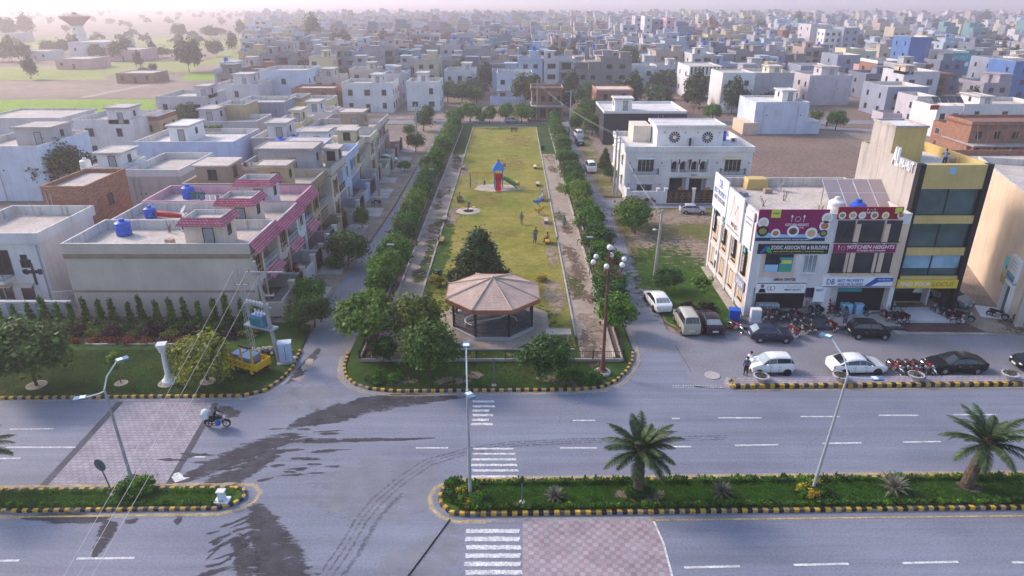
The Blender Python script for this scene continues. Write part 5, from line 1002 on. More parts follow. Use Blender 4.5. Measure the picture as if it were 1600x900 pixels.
NEARR = [
 (944,1074,174,6.3,15,'w_black','house with a high black side wall and white roof rooms behind the twin house',dict(wins='b',pm='w_offwhite',inner='w_white',ph=.45,dr=False,st=(.15,.36,.2,.45,2.4),stm='w_white',roofm='roofwhite')),
 (932,990,140,6.3,10,'brick','brick house with red tiled roof slab behind the black walled house',dict(pm='w_pink',inner='brick',roofm='w_peach',ph=.3,nw=2,wins='lx')),
 (1078,1130,104,9.2,16,'w_white','white modern house with black and white striped upper screen',dict(nw=2,wins='lx',dr=False,ph=.3)),
 (1130,1181,114,9.6,12,'w_white','plain white house with rear pipes and dark windows beside the ploughed plot',dict(nw=2,wins='l',dr=False,ph=.4,skip=0)),
 (1182,1266,160,6.6,12,'w_paleblue','pale blue blank walled house with white stair room standing in the ploughed plot',dict(wins='',dr=False,ph=.4,st=(.6,.85,.35,.75,2.2),stm='w_white',roofm='roofwhite')),
 (1178,1242,114,8.6,14,'w_grey','grey cement block with blank wall behind the white houses',dict(wins='',dr=False,st=(.5,.8,.3,.7,2.0),stm='w_cream')),
 (1266,1333,118,7.4,14,'w_mauve','mauve blank walled house bordering the ploughed land',dict(wins='x',dr=False,st=(.4,.8,.3,.7,2.6))),
 (1252,1300,103,6.8,12,'w_slate','slate blue house with tank behind the mauve wall',dict(nw=2)),
 (1310,1345,86,9,14,'w_slate','slate blue three storey house',dict(nw=1,sto=3)),
 (1388,1452,136,6.8,13,'w_slate','cement grey house with cream gable side and walled yard',dict(nw=2,wins='lx',dr=False,skip=0)),
 (1434,1466,151,5.8,9,'w_mauve','small mauve house with two narrow dark windows',dict(nw=2,wins='x')),
 (1466,1506,166,5.8,10,'w_white','white house with laundry and dark solar panels on its roof',dict(nw=2,wins='l',skip=0)),
 (1508,1640,163,5.8,12,'w_offwhite','long white house beyond the brick shells',dict(nw=3,wins='l',st=(.25,.4,.2,.8,2.0))),
 (1414,1470,112,8.6,12,'w_lightgrey','pale house with red window frames and orange stair room',dict(nw=2,wins='lx',st=(.0,.25,.0,.5,2.2),stm='w_peach')),
 (1358,1386,104,6.6,11,'w_rose','rose pink house with brown brick upper wall',dict(nw=1,wins='lx')),
 (1372,1414,95,9,12,'brick','red brick house with white roof slab',dict(nw=2,pm='w_white')),
 (1424,1457,58,15.4,12,'w_tower','tall blue sided tower block',dict(wins='x',nw=2,sto=4,dr=False,ph=.5,cat='building',name='tower_block')),
 (1477,1515,80,10.4,10,'w_cream','building with a large teal painted advertising wall',dict(wins='x',nw=1,sto=3,dr=False,cat='building')),
 (1558,1610,92,10,13,'w_slate','slate sided brown fronted block under construction',dict(wins='x',nw=2,sto=3,dr=False)),
 (1588,1660,96,10.5,12,'w_tower','teal glass fronted building with white side wall',dict(wins='lx',nw=2,sto=3,dr=False)),
 (1268,1300,38,16,16,'w_mauve','tall mauve apartment block with blank wall',dict(wins='x',nw=2,sto=5,dr=False,cat='building',name='apartment_block')),
 (1290,1318,46,14,14,'w_white','white apartment block with stacked bay windows',dict(wins='lx',nw=3,sto=5,dr=False,cat='building',name='apartment_block',skip=0)),
 (1320,1344,43,15,14,'w_slate','slate grey apartment block behind the bay windowed one',dict(wins='l',nw=2,sto=5,dr=False,cat='building',name='apartment_block')),
 (1322,1346,76,8.5,10,'w_yellowcream','cream yellow house with roof posts',dict(nw=1)),
 (1346,1370,80,7.5,10,'w_green','pale green house beside the cream yellow one',dict(nw=1)),
 (1565,1650,66,7,16,'w_white','long white school like building near the horizon',dict(nw=4)),
 (1042,1057,28,17,14,'w_pink','red and white tower near the horizon',dict(nw=2,sto=5,dr=False,cat='building',name='tower_block')),
 (1022,1038,30,16,14,'w_slate','grey tower beside the red and white tower',dict(nw=2,sto=5,dr=False,cat='building',name='tower_block')),
 (1008,1020,25,18,14,'w_offwhite','pale slim tower behind the grey tower',dict(nw=1,sto=5,dr=False,cat='building',name='tower_block')),
 (993,1005,25,17,14,'w_mauve','mauve slim tower near the horizon',dict(nw=1,sto=5,dr=False,cat='building',name='tower_block')),
 (1000,1032,86,7,10,'w_offwhite','white house with dark upper window in the dense town',dict(nw=2,st=ST)),
 (882,914,98,7,10,'w_slate','house with dark slate front and roof pergola facing the bare plot',dict(nw=2,st=ST)),
 (916,948,97,7,10,'w_yellowcream','cream house with brown windows facing the bare plot',dict(nw=2,st=ST,skip=0)),
 (986,1024,103,6.6,10,'w_white','bright white house facing the bare plot',dict(nw=2,skip=0)),
 (1026,1062,102,6.4,10,'w_lightgrey','light grey house facing the bare plot',dict(nw=2,st=ST)),
]
for i, (a, c, py, h, d, wm, lab, kw) in enumerate(NEARR): ph(a, c, py, h, d, wm, lab, seed=i+50, **kw)
def find(s): return [o for o in COL.objects if o.get('label','').startswith(s)][0]
t = find('building with a large teal'); w_ = 38*325/1060*.46
q = MB().box(-w_,w_,-.25,-.003,3.2,10.6).build('painted_wall','s_teal',t); MB().add([(-w_,-.26,3.2),(w_*.1,-.26,3.2),(-w_*.2,-.26,5),(-w_*.6,-.26,6.5),(-w_,-.26,6)],[(0,1,2,3,4)]).build('printed_field','s_green',q); text('LAHORE','s_aqua',q,(0,-.26,9.2),w_*1.7,1.3); MB().box(-w_*.3,w_*.9,-.262,-.252,6.2,7.6).build('printed_band','s_white',q)
t = find('white modern house with black'); 
for k in range(9): MB().box(-4.6+k*1.15,-4.1+k*1.15,-.1,-.003,7.2,9.4).build('screen_slat','black',t)
MB().box(-1.6,1.6,-.05,-.003,3.4,6.8).build('glazing','pane',t)
t = find('plain white house with rear'); MB().cyl((1.6,-.1,.2),(1.6,-.1,8.2),.08).cyl((2.2,-.1,1),(2.2,-.1,8.2),.06).build('pipe','w_slate',t); MB().box(.6,1.3,-.5,-.003,4.2,7.0).build('duct','w_slate',t); MB().box(-4.2,4.2,-3.2,-.003,0,2.2).build('yard_wall','w_white',t)
t = find('pale blue blank walled house with white'); MB().box(-8.5,-5.2,-.8,7,0,2.6).build('yard_wall','w_peach',t); MB().box(5.4,9.2,0.3,5,0,2.6).build('annex','w_paleblue',t); MB().box(5.3,9.3,.25,5.05,2.603,2.8).build('annex_roof','roofwhite',t)
t = find('cement grey house with cream'); MB().ring(-8,5,-5.5,-.05,0,2.0,.2).build('yard_wall','w_mauve',t)
t = find('white house with laundry')
for k in range(4): o = MB().box(-.8,.8,-.03,.03,-1.0,1.0).build('solar_panel','pane',t,(-1.5+k*1.7,3.5,7.6)); o.rotation_euler = (math.radians(-55),0,0)
MB().box(-4.5,-2.6,-.05,-.02,5.9,6.9).build('laundry','c_red',t)
# raw brick shells on the right
def shell(x0, x1, y0, y1, h, label, posts=5):
    t = thing('brick_shell', label, 'building', ((x0+x1)/2,y0,0), 0, 'unfinished brick shells'); a, c, d = (x0-x1)/2, (x1-x0)/2, y1-y0; OCC.append((x0,x1,y0-4,y1+2))
    MB().box(a,c,2.2,d,0,h).build('wall','brick',t); MB().box(a-.3,c+.3,-.2,d+.2,3.1,3.35).build('floor_slab','w_cement',t); MB().box(a-.3,c+.3,1.8,d+.3,h+.003,h+.25).build('roof','w_brown',t); MB().ring(a-.3,c+.3,1.8,d+.3,h+.253,h+.8,.23).build('parapet','brick',t)
    for k in range(posts+1): x = a+(c-a)*k/posts; MB().box(x-.2,x+.2,0,.4,0,3.1).build('column','brick',t)
    for k in range(posts): x = a+(c-a)*(k+.5)/posts; MB().box(x-.7,x+.7,2.15,2.199,.3,2.5).build('opening','void',t); MB().box(x-.5,x+.5,2.15,2.199,4.2,5.5).build('opening','void',t)
    for k in range(posts*2): x = a+(c-a)*(k+.5)/(posts*2); MB().cyl((x+random.uniform(-.1,.1),.6,3.35),(x+random.uniform(-.4,.4),1.4,h+.2),.06,n=5).build('prop','scaffold',t)
    return t
p = G(1540,196,7); shell(p.x-1, p.x+16, p.y, p.y+10, 6.6, 'unfinished two storey brick shell with slanting props beyond the yellow building')
p = G(1490,205,4); bhouse(p.x-2, p.x+5.5, p.y-4, p.y+4, 4.8, 'brick', 'low brick shell with square dark openings beyond the yellow building', pm='brick', inner='brick', ph=.7, wins='lx', nw=2, fm='w_cement', dr=False, skip=0)
p = G(1545,262,6); bhouse(p.x+1.5, p.x+14, p.y+3, p.y+12, 5.2, 'w_rose', 'rose brick house with leaning bamboo behind the tan warehouse', pm='brick', inner='brick', nw=2, wins='l', dr=False)
p = G(856,187,0); t = shell(p.x-4.1, p.x+3.6, p.y, p.y+9, 6.9, 'unfinished brick shell with bamboo props facing the far end of the park', 4)
for k in range(9): MB().cyl((-3.7+k*.85,-.15,0),(-3.7+k*.85+random.uniform(-.15,.15),-.15,3.1),.05,n=5).build('prop','scaffold',t)
b = MB(); b.box(-5,4.5,-3.0,-2.2,0,.5); b.build('brick_pile','brick',t)
t = find('pale blue two storey house facing'); MB().ring(-7,9,-5,-.05,0,1.9,.2).build('yard_wall','w_blue',t); MB().box(-5.2,5.2,-1.1,-.003,3.5,3.7).build('balcony','w_offwhite',t); railing(t,(-5.1,-1),(5.1,-1),3.7,.9,'frame_white')
ac_unit((0.6,G(776,114,8.45).y-.3,5.4),0,'on the pale blue house facing the park end')
# --- farm sheds by the fields ---
for a, c, py, h, d, wm, lab in ((180,238,114.5,3.2,12,'brick','low brick farm shed with thatched sheds among the fields'),(85,140,92,4,16,'w_rose','long low mauve farm wall below the water tower'),(34,72,80,4,14,'w_offwhite','pale farmhouse among trees near the water tower'),(165,215,78,5,20,'w_rose','reddish farm building right of the tower trees'),(105,165,66,7,30,'w_lightgrey','long pale mill roof behind the water tower'),(0,22,52,6,20,'w_mauve','mauve farm building in the hazy far left')):
    ph(a, c, py, h, d, wm, lab, ph=.3, nw=3, wins='l', sto=1, group='farm buildings')
# --- water tower ---
p = G(127,70); WT = thing('water_tower', 'funnel shaped overhead water tower on a tall pale shaft near the fields', 'water tower', p)
MB().lathe([(5.2,0),(4.2,8),(3.6,12.0)],n=16).build('shaft','w_offwhite',WT,smooth=True); MB().lathe([(3.6,12.01),(9.3,17.6),(9.3,18.0),(8.9,18.0),(2,18.9)],n=24).build('tank','w_brown',WT,smooth=True)
b = MB(); b.torus((0,0,19.3),8.2,.12,'z',24,4)
for k in range(12): b.cyl((8.2*math.cos(k*.5236),8.2*math.sin(k*.5236),18),(8.2*math.cos(k*.5236),8.2*math.sin(k*.5236),19.3),.1,n=4)
b.build('railing','w_offwhite',WT); MB().lathe([(1.6,18.8),(1.6,20.2),(.2,20.8)],n=10).build('cap','w_mocha',WT)
for k in range(3): MB().box(-.4,.4,-4.9+k*.5,-3.6,2.5+k*3.4,3.8+k*3.4).build('window','void',WT)
# --- generic town houses ---
TC = {'white':'d_white','pale blue':'d_paleblue','cream':'d_cream','grey':'d_grey','mauve':'d_mauve','off-white':'d_off','pinkish':'d_pinkish','slate':'d_slate','brick red':'d_brick','yellow cream':'d_yellow','light grey':'d_light','teal':'d_teal','dusty brown':'d_dusty','sand':'d_sand'}
PROT = []
def proto(k):
    r = random.Random(k); w = r.uniform(7,10.5); d = r.uniform(9,12); sto = 2 if k % 4 else 3; h = sto*3.3-(.5 if k%3 == 1 else 0)
    P = []
    def part(name, b, m, tint): P.append((name, b.mesh(name, m), tint))
    b = MB(); b.box(-w/2,w/2,2.2,d,0,h); b.box(-w/2,-w/2+w*.5,0,2.2,0,h); b.box(-w/2+w*.5,w/2,.2,2.2,h-3.5,h-3.25); b.box(-w/2+w*.5,w/2,.1,2.2,h-.3,h); part('wall', b, 'w_white', True)
    part('roof', MB().box(-w/2+.2,w/2-.2,.2,d-.2,h-.2,h+.03), r.choice(['roofdust','roofgrey','roofgrey']), False)
    part('parapet', MB().ring(-w/2-.1,w/2+.1,-.1,d+.1,h+.002,h+.85,.16), 'w_white', True)
    x0 = r.uniform(-w/2+.4,.2); y0 = r.uniform(2,d-4.5); b = MB().box(x0,x0+3,y0,y0+3.4,h+.03,h+2.5).box(x0-.25,x0+3.25,y0-.25,y0+3.65,h+2.503,h+2.68); part('stair_tower', b, 'w_white', True)
    if k % 2: part('upper_room', MB().box(-w/2+.1,-w/2+w*.48,d*.45,d-.2,h+.04,h+2.9).box(-w/2-.1,-w/2+w*.52,d*.43,d,h+2.903,h+3.1), 'w_white', True); part('window', MB().box(-w*.38,-w*.2,d*.45-.05,d*.45-.003,h+1,h+2.2), 'pane', False)
    part('door', MB().box(x0+1,x0+1.9,y0-.03,y0-.003,h+.05,h+2.0), 'dark_wood', False)
    for s in range(sto):
        z = s*3.3
        part('window', MB().box(-w/2+w*.12,-w/2+w*.38,-.05,-.003,z+1.0,z+2.5), 'pane', False); part('window', MB().box(w*.1,w*.4,2.15,2.197,z+.5,z+2.5), 'pane', False)
        for sd_ in (-1,1): part('window', MB().box(sd_*(w/2+.025)-.02,sd_*(w/2+.025)+.02,d*.5,d*.5+1.3,z+1.1,z+2.3), 'pane', False)
        part('window', MB().box(-w*.3,-w*.12,d+.003,d+.05,z+1.0,z+2.3), 'pane', False); part('window', MB().box(w*.12,w*.3,d+.003,d+.05,z+1.0,z+2.3), 'pane', False)
    b = MB()
    for q in range(10): x = w*.02+(w*.47)*q/9; b.box(x-.03,x+.03,.22,.27,h-3.25,h-2.4)
    b.box(.02*w,w/2,.2,.29,h-2.4,h-2.33); part('railing', b, 'frame_dark', False)
    return (w, d, h, (x0+1.5,y0+1.7), P)
for k in range(10): PROT.append(proto(k))
SPOTS = []; r = random.Random(21)
def free(x0,x1,y0,y1):
    for a,c,e,f in OCC:
        if x0 < c and x1 > a and y0 < f and y1 > e: return False
    return True
NOGO = [(-60,-15,168,214),(10,66,168,224),(38,75,100,168),(66,125,118,206),(-16,15,168,216)]
Y = 181.0; k = 0
while Y < 1150:
    flip = k % 2; depth = 12.5
    x = -0.36*Y-6 if Y > 240 else -0.5*Y+18
    x1 = .76*Y+10
    while x < x1:
        pi = r.randrange(10); w = PROT[pi][0]; d = PROT[pi][1]
        keep = .8
        if x > .42*Y: keep = .42 if Y < 420 else .3
        if x < -.24*Y: keep = .55
        if Y > 480 and x < -.30*Y: keep = .4
        cxx = x+w/2
        bad = any(cxx+w/2 > a and cxx-w/2 < c and Y+d > e and Y < f for a,c,e,f in NOGO)
        if not bad and r.random() < keep and free(x,x+w,Y,Y+d): SPOTS.append((cxx,Y+r.uniform(-.8,.8),pi,flip if r.random() < .8 else 1-flip,r.random()))
        x += w+r.choice((.1,.1,.1,.4,3.5)) if Y < 500 else w+r.choice((.3,2,5))
    Y += depth+(.8 if flip == 0 else r.choice((6.5,8,9))) if Y < 500 else r.uniform(19,27)
    k += 1
names = list(TC); wts = [3,3,2,4,3,2,2,3,2,2,3,1,3,2]; NH = 270
far = {}
for i, (x, y, pi, fl, u) in enumerate(SPOTS):
    w, d, h, (sx, sy2), P = PROT[pi]; cn = r.choices(names, wts)[0]; tm = TC[cn]
    if i < NH:
        sto = 3 if pi % 4 == 0 else 2
        ht = ' with blue roof tank' if u < .33 and y < 420 else ''
        t = thing('town_house', f'{cn} {"three" if sto == 3 else "two"} storey house{ht}, {"back" if fl else "front"} showing, {"near the bare plots" if y < 235 else ("amid the town" if y < 330 else "deep in the hazy town")}', 'house', (x,y+(d if fl else 0),0), math.pi if fl else 0, 'houses of the dense town')
        for nm, me, tint in P:
            if nm == 'window' and y > 330:
                cy_ = sum(v.co.y for v in me.vertices)/len(me.vertices)
                if (cy_ > d-.1) != bool(fl) and abs(cy_-d/2) > 1.5: continue
            o = ob(nm, me, t)
            if tint: recolor(o, tm)
        if u < .33:
            z = h+2.7 if u < .12 else h+.05; px, py_ = (sx, sy2) if u < .12 else (w*.3, d*.75)
            if fl: px, py_ = -px, d-py_
            if y < 420: tank((x+px,y+py_,z), .7, 1.4, where='on a flat roof in the dense town')
    else:
        b = far.setdefault(tm, MB()); h *= .6+.75*((u*7.13)%1); b.box(x-w/2,x+w/2,y,y+d,0,h+.6)
        if u > .5: b.box(x-w/2,x,y+d*.4,y+d,h+.6,h+3.4)
        a0 = x-w/2+u*(w-3); b.box(a0,a0+3,y+3,y+6.5,h+.6,h+2.8)
        v = far.setdefault('pane', MB())
        for s in range(int(h/3.3)): v.box(x-w*.38,x-w*.15,y-.1,y-.02,s*3.3+1,s*3.3+2.4).box(x+w*.1,x+w*.38,y-.1,y-.02,s*3.3+1,s*3.3+2.4)
b = MB(); allm = list(far)
for j, m in enumerate(allm): b.m = j; b.add(far[m].v, far[m].f)
tag(b.build('far_town', allm), 'mass of distant hazy houses towards the horizon', 'town', kind='stuff')
print('town houses', len(SPOTS))
# ---------------- vegetation ----------------
def leafcloud(seed, rx, ry, rz, cz, clumps, per, size, fill=.55, spread=.26, droop=0.0, shape='round'):
    g = np.random.default_rng(seed); C = []
    for i in range(clumps):
        v = g.normal(0,1,3); v /= np.linalg.norm(v)
        if v[2] < -.55: v[2] *= -.6
        q = g.uniform(fill,1.0)*(1+.12*g.normal())
        if shape == 'cone':
            z = g.uniform(0,1)**1.3; a = g.uniform(0,2*math.pi); q2 = (1-z)**.85*g.uniform(.55,1.05); C.append((rx*q2*math.cos(a), ry*q2*math.sin(a), (z-.5)*2*rz)); continue
        C.append((v[0]*rx*q, v[1]*ry*q, v[2]*rz*q))
    C = np.array(C); n = clumps*per; idx = np.repeat(np.arange(clumps), per)
    R = np.array((rx,ry,rz)); cs = g.uniform(.75,1.3,(clumps,1))
    P = C[idx]+g.normal(0,1,(n,3))*R*spread*cs[idx]; P[:,2] += cz
    N = P-np.array((0,0,cz)); N = N/R; N += g.normal(0,.75,(n,3)); N[:,2] += .45; N /= np.linalg.norm(N,axis=1)[:,None]
    A = np.cross(N, g.normal(0,1,(n,3))); A /= np.linalg.norm(A,axis=1)[:,None]; B = np.cross(N,A)
    s = size*g.uniform(.6,1.35,(n,1)); A = A*s*.5; B = B*s
    if droop: B[:,2] -= droop*s[:,0]
    return np.stack([P-B*.5, P+A-B*.05, P+B*.55, P-A-B*.05],1)
def branches(b, h0, rx, rz, cz, r0, n, seed):
    g = random.Random(seed); lean = (g.uniform(-.08,.08), g.uniform(-.08,.08)); top = (lean[0]*h0, lean[1]*h0, h0)
    b.tube([(0,0,-.1),(lean[0]*h0*.4,lean[1]*h0*.4,h0*.5),top],[r0*1.35,r0,r0*.8],7)
    for k in range(n):
        a = 2*math.pi*k/n+g.uniform(-.4,.4); e = (top[0]+math.cos(a)*rx*.62, top[1]+math.sin(a)*rx*.62, cz+rz*g.uniform(-.1,.5))
        m = ((top[0]+e[0])/2+g.uniform(-.1,.1), (top[1]+e[1])/2, (top[2]+e[2])/2+.15*rz); b.tube([(top[0],top[1],h0-.05),m,e],[r0*.6,r0*.42,r0*.15],5)
TP = {}
def treeproto(key, seed, rx, rz, trunk, clumps, per, size, leaf, fill=.5, spread=.2, r0=.09, shape='round', droop=0, nb=5):
    cz = trunk+rz*.85; V = leafcloud(seed, rx, rx*.95, rz, cz, clumps, per, size, fill, spread, droop, shape)
    cm = quads('crown', V, leaf); b = MB(); branches(b, trunk+rz*.15 if shape == 'round' else trunk+rz*1.6, rx if shape == 'round' else rx*.1, rz, cz, r0, nb, seed); TP[key] = (cm, b.mesh('trunk','bark',60), trunk+rz*2)
treeproto('round0', 1, 1.75,1.45, .9, 46, 95, .26, 'leaf'); treeproto('round1', 2, 1.9,1.5,.8, 50, 95, .26, 'leaf', spread=.18); treeproto('round2', 3, 1.6,1.6,1.0, 44, 95, .25, 'leaf_light')
treeproto('dark', 4, 1.9,1.5,1.0, 50, 95, .26, 'leaf_dark'); treeproto('open', 5, 2.3,1.5,1.6, 40, 85, .28, 'leaf_light', spread=.15, fill=.6); treeproto('yellow', 6, 1.9,1.5,.9, 44, 95, .25, 'leaf_yellow')
treeproto('big', 7, 2.9,2.2,1.7, 80, 110, .3, 'leaf_dark', spread=.16); treeproto('small', 8, .95,.9,.8, 26, 60, .2, 'leaf'); treeproto('far0', 9, 3.4,3.0,1.6, 46, 60, .75, 'leaf_far'); treeproto('far1', 10, 2.6,3.8,1.8, 46, 55, .7, 'leaf_far', spread=.2)
treeproto('conifer', 11, 2.3,2.9,.4, 150, 110, .2, 'leaf_conifer', spread=.09, shape='cone', r0=.14, nb=3); treeproto('ashoka', 12, .34,.95,.25, 34, 26, .2, 'leaf', spread=.2, shape='cone', r0=.03, nb=2, droop=.6); treeproto('bush', 13, .8,.55,.02, 26, 70, .17, 'leaf', r0=.03); treeproto('bushdark', 14, .9,.5,.0, 26, 70, .16, 'leaf_dark', r0=.03)
treeproto('sparse', 15, .8,.9,1.2, 14, 22, .24, 'leaf_light', spread=.2, r0=.03); treeproto('gold', 16, .55,.42,.0, 20, 60, .14, 'leaf_gold', r0=.02); treeproto('purple', 17, .9,.45,.0, 26, 60, .16, 'leaf_purple', r0=.02); treeproto('red', 18, .6,.2,.0, 18, 40, .12, 'leaf_red', r0=.02); treeproto('limebush', 19, .7,.35,.0, 22, 60, .15, 'leaf_yellow', r0=.02)
treeproto('dark2', 20, 1.7,1.35,1.0, 44, 90, .26, 'leaf_dark', spread=.22); treeproto('far2', 22, 4.2,2.6,1.2, 52, 60, .75, 'leaf_far', spread=.18)
def tree(key, loc, s, label, group=None, cat='tree', name='tree', rz=None, parts=('crown','trunk')):
    cm, tm, h = TP[key]; s3 = s if isinstance(s,(tuple,list)) else (s*random.uniform(.86,1.14),s*random.uniform(.86,1.14),s*random.uniform(.86,1.14))
    t = thing(name, label, cat, loc, random.uniform(0,6.28) if rz is None else rz, group); t.scale = s3
    ob(parts[0], cm, t); ob(parts[1], tm, t); return t
# rows along the park fences
r = random.Random(4); y = 55.5; i = 0
while y < 166:
    k = r.choice(['round0','round1','round2','dark2']); s = r.uniform(.74,1.0)
    tree(k, (-13.35+r.uniform(-.3,.3),y,.1), s, {'round0':'mid green','round1':'fuller green','round2':'pale green','dark2':'dark green'}[k]+' rounded tree in the row along the park fence facing the terraced houses', 'trees along the terrace side fence'); y += r.uniform(3.1,4.3)
y = 60
while y < 166:
    k = r.choice(['round0','round1','round2','dark']); s = r.uniform(.62,.9)
    if not 78 < y < 80: tree(k, (9.95+r.uniform(-.25,.25),y,.1), s, {'round0':'mid green','round1':'fuller green','round2':'pale green','dark':'dark green'}[k]+' rounded tree in the row along the park fence facing the twin house', 'trees along the twin house side fence')
    y += r.uniform(2.9,3.9)
def T(key, px, py, s, label, **kw): p = G(px,py); return tree(key, (p.x,p.y,kw.pop('z',.1)), s, label, **kw)
T('open',575,549,1.12,'open crowned tree leaning over the street corner of the park'); T('big',674,592,.74,'large dense tree in front of the gazebo by the kerb'); T('yellow',652,535,1.05,'yellowish green feathery tree inside the park beside the gazebo'); T('round1',668,545,.8,'green tree between the yellowish tree and the gazebo'); T('big',853,594,.66,'dense round tree at the kerb right below the gazebo corner')
T('round0',960,520,.88,'slim trunked tree outside the park railing near the globe lamp'); T('dark2',601,566,.6,'small tree at the park railing corner'); T('sparse',600,568,.9,'thin sapling inside the front railing')
T('big',58,604,.98,'large dark tree with stone ring on the corner lawn'); T('yellow',325,596,1.1,'broad yellow tipped tree on the corner lawn beside the white pillar'); T('sparse',190,601,1.0,'thin sapling in a dirt ring on the corner lawn')
T('dark',492,512,.85,'dark tree beside the transformer poles'); T('dark2',468,520,.8,'shrubby dark tree behind the blue cabinet'); T('round1',488,478,.72,'round tree on the pavement outside the corner house'); T('dark',545,416,1.0,'dark tree outside the pink tiled houses'); T('bush',525,418,1.2,'green shrub under the dark street tree',cat='shrub',name='shrub'); T('round2',566,358,.62,'bright green small tree outside the tan house'); T('round0',632,268,.55,'low tree on a strip of lawn outside the light blue house',)
for k,(px,py,s) in enumerate([(650,238,.9),(662,205,1.1),(640,215,.8),(668,190,1.0)]): T('dark2',px,py,s,'dark tree outside the far terraced houses',group='dark trees outside the far terraced houses')
for k,(px,py,s) in enumerate([(712,193,1.0),(735,190,1.2),(765,192,1.0),(790,190,1.1),(815,192,1.2),(825,190,1.0),(752,193,.7)]): T('round1',px,py,s,'tree in the row closing the far end of the park',group='trees across the far park end')
T('conifer',750,443,(1.55,1.55,.98),'dark pointed conifer behind the gazebo',name='conifer')
for k,(px,py,s) in enumerate([(672,160,1.3),(700,160,1.4),(722,162,1.4),(735,158,1.2),(745,162,1.1),(608,128,1.5),(655,145,1.3)]): T('dark',px,py,s,'tree standing in the bare plot past the terrace',group='trees in the bare plot')
T('yellow',983,352,1.05,'yellow green leafy tree on the bare plot near the wooden pole'); T('round0',992,366,1.0,'round green tree below the yellow green tree on the plot'); T('dark',1040,455,.68,'dark low tree beside the concrete lamp pole'); T('sparse',1090,480,1.2,'young palm like sapling in a flower bed beside the parked van'); 
for px,py,s in ((1075,484,.75),(1105,486,.85),(1090,491,.6)): T('purple',px,py,s,'dark shrub in the flower bed beside the parked van',group='dark shrubs by the van',cat='shrub',name='shrub')
T('limebush',1084,492,.7,'lime green shrub in the flower bed beside the parked van',cat='shrub',name='shrub')
for k,(px,py,s) in enumerate([(906,200,1.3),(916,197,1.4),(900,206,1.0),(925,212,1.0)]): T('round2',px,py,s,'bright tree beside the black walled house',group='trees beside the black walled house')
T('conifer',945,262,.55,'small drooping conifer outside the twin house',name='conifer'); T('dark2',955,285,.7,'dark shrubby tree at the twin house corner'); T('bush',1178,302,1.3,'green bush at the end of the twin house wall',cat='shrub',name='shrub')
for px,py in ((985,305),(1000,308),(1012,306),(1140,305),(1160,303),(1128,308)): T('bush',px,py,.9,'shrub planted along the twin house front wall',group='shrubs along the twin house wall',cat='shrub',name='shrub')
T('round0',1305,203,1.25,'lone round tree beside the narrow lane through the ploughed land'); T('small',1274,195,1.3,'small tree next to the lone round tree'); T('round1',1088,157,1.5,'tree in front of the white modern house'); T('round0',1112,189,1.2,'low round tree in the waste plot'); T('dark',1158,178,1.6,'tall dark shrub at the pale blue house corner'); T('round0',1015,155,1.2,'round tree on the bare plot edge',group='round trees on the plot edge'); T('round0',1033,155,1.2,'round tree on the bare plot edge',group='round trees on the plot edge'); T('round1',922,156,1.4,'round tree beside the red tiled brick house')
for k,(px,py,s) in enumerate([(852,132,1.3),(866,130,1.1),(905,132,1.2),(972,130,1.6),(982,122,1.8),(1010,126,1.2),(1040,124,1.5),(1050,120,1.5),(850,76,1.2),(975,110,1.5),(940,128,1.2)]): T('far0',px,py,s*.75,'leafy tree among the houses facing the bare plot',group='trees among the town houses')
tree('big',(-70,103.5,0),(1.35,1.35,1.3),'broad round tree beside the pale blue blank walled house'); T('dark',298,205,1.5,'dark conifer shaped tree behind the periwinkle house'); T('dark2',372,150,1.3,'dark tree beside the tan block')
# distant trees
T('far1',50,124,.95,'lone clipped looking tree in the pale green field'); T('far0',296,112,1.55,'large spreading tree in the green fields'); T('far1',218,108,.7,'thin small tree beside the farm sheds')
FT = [(186,95,2.6),(200,90,2.2),(165,92,1.6),(150,92,2.0),(120,86,2.4),(100,84,2.2),(75,84,2),(20,98,2.4),(5,96,2.6),(40,96,2),(240,90,1.8),(255,90,1.8),(338,88,2.3),(365,82,2.4),(225,118,1.1),(240,116,1.0),(490,72,3.6),(500,68,3.2),(525,60,2.6),(435,52,2.5),(595,84,2.2),(530,84,2.6),(540,82,2.4),(615,88,1.8),(1185,62,(3,3,4.2)),(1245,48,(3.4,3.4,4.4)),(1262,46,(3,3,4.4)),(1228,70,2.0),(1110,62,3.0),(1100,64,2.6),(1120,62,2.8),(378,58,2.6),(400,56,2.2),(12,60,4),(45,58,4),(330,60,3),(280,60,3),(1535,40,4),(1590,60,3),(1460,46,3),(1375,86,1.6)]
for k,(px,py,s) in enumerate(FT): T(('far0','far1','far2')[k%3],px,py,(s*.5 if isinstance(s,(int,float)) else tuple(q*.42 for q in s)),('round','tall','broad')[k%3]+' hazy tree standing far off '+('among the farm sheds and fields' if px < 420 else 'at the edge of the town' if px < 700 else 'beyond the tall blocks'),group='far hazy trees')
rt = random.Random(31); n = 0
while n < 150:
    y_ = rt.uniform(185,470); x_f = rt.uniform(-.3,.72)*y_
    if any(a-2 < x_f < c+2 and e < y_ < f for a,c,e,f in OCC) or any(abs(x_f-q[0]) < 5.5 and -2 < y_-q[1] < 14 for q in SPOTS): 
        n += .02; continue
    k = rt.choice(['far0','far1','far2']); tree(k,(x_f,y_,0),rt.uniform(.55,1.05),{'far0':'round','far1':'tall','far2':'broad'}[k]+' leafy tree in a lane '+('near the bare plots' if y_ < 245 else 'amid the town houses' if y_ < 340 else 'deep in the hazy town'),'trees in the town lanes'); n += 1
g = np.random.default_rng(5); V = []
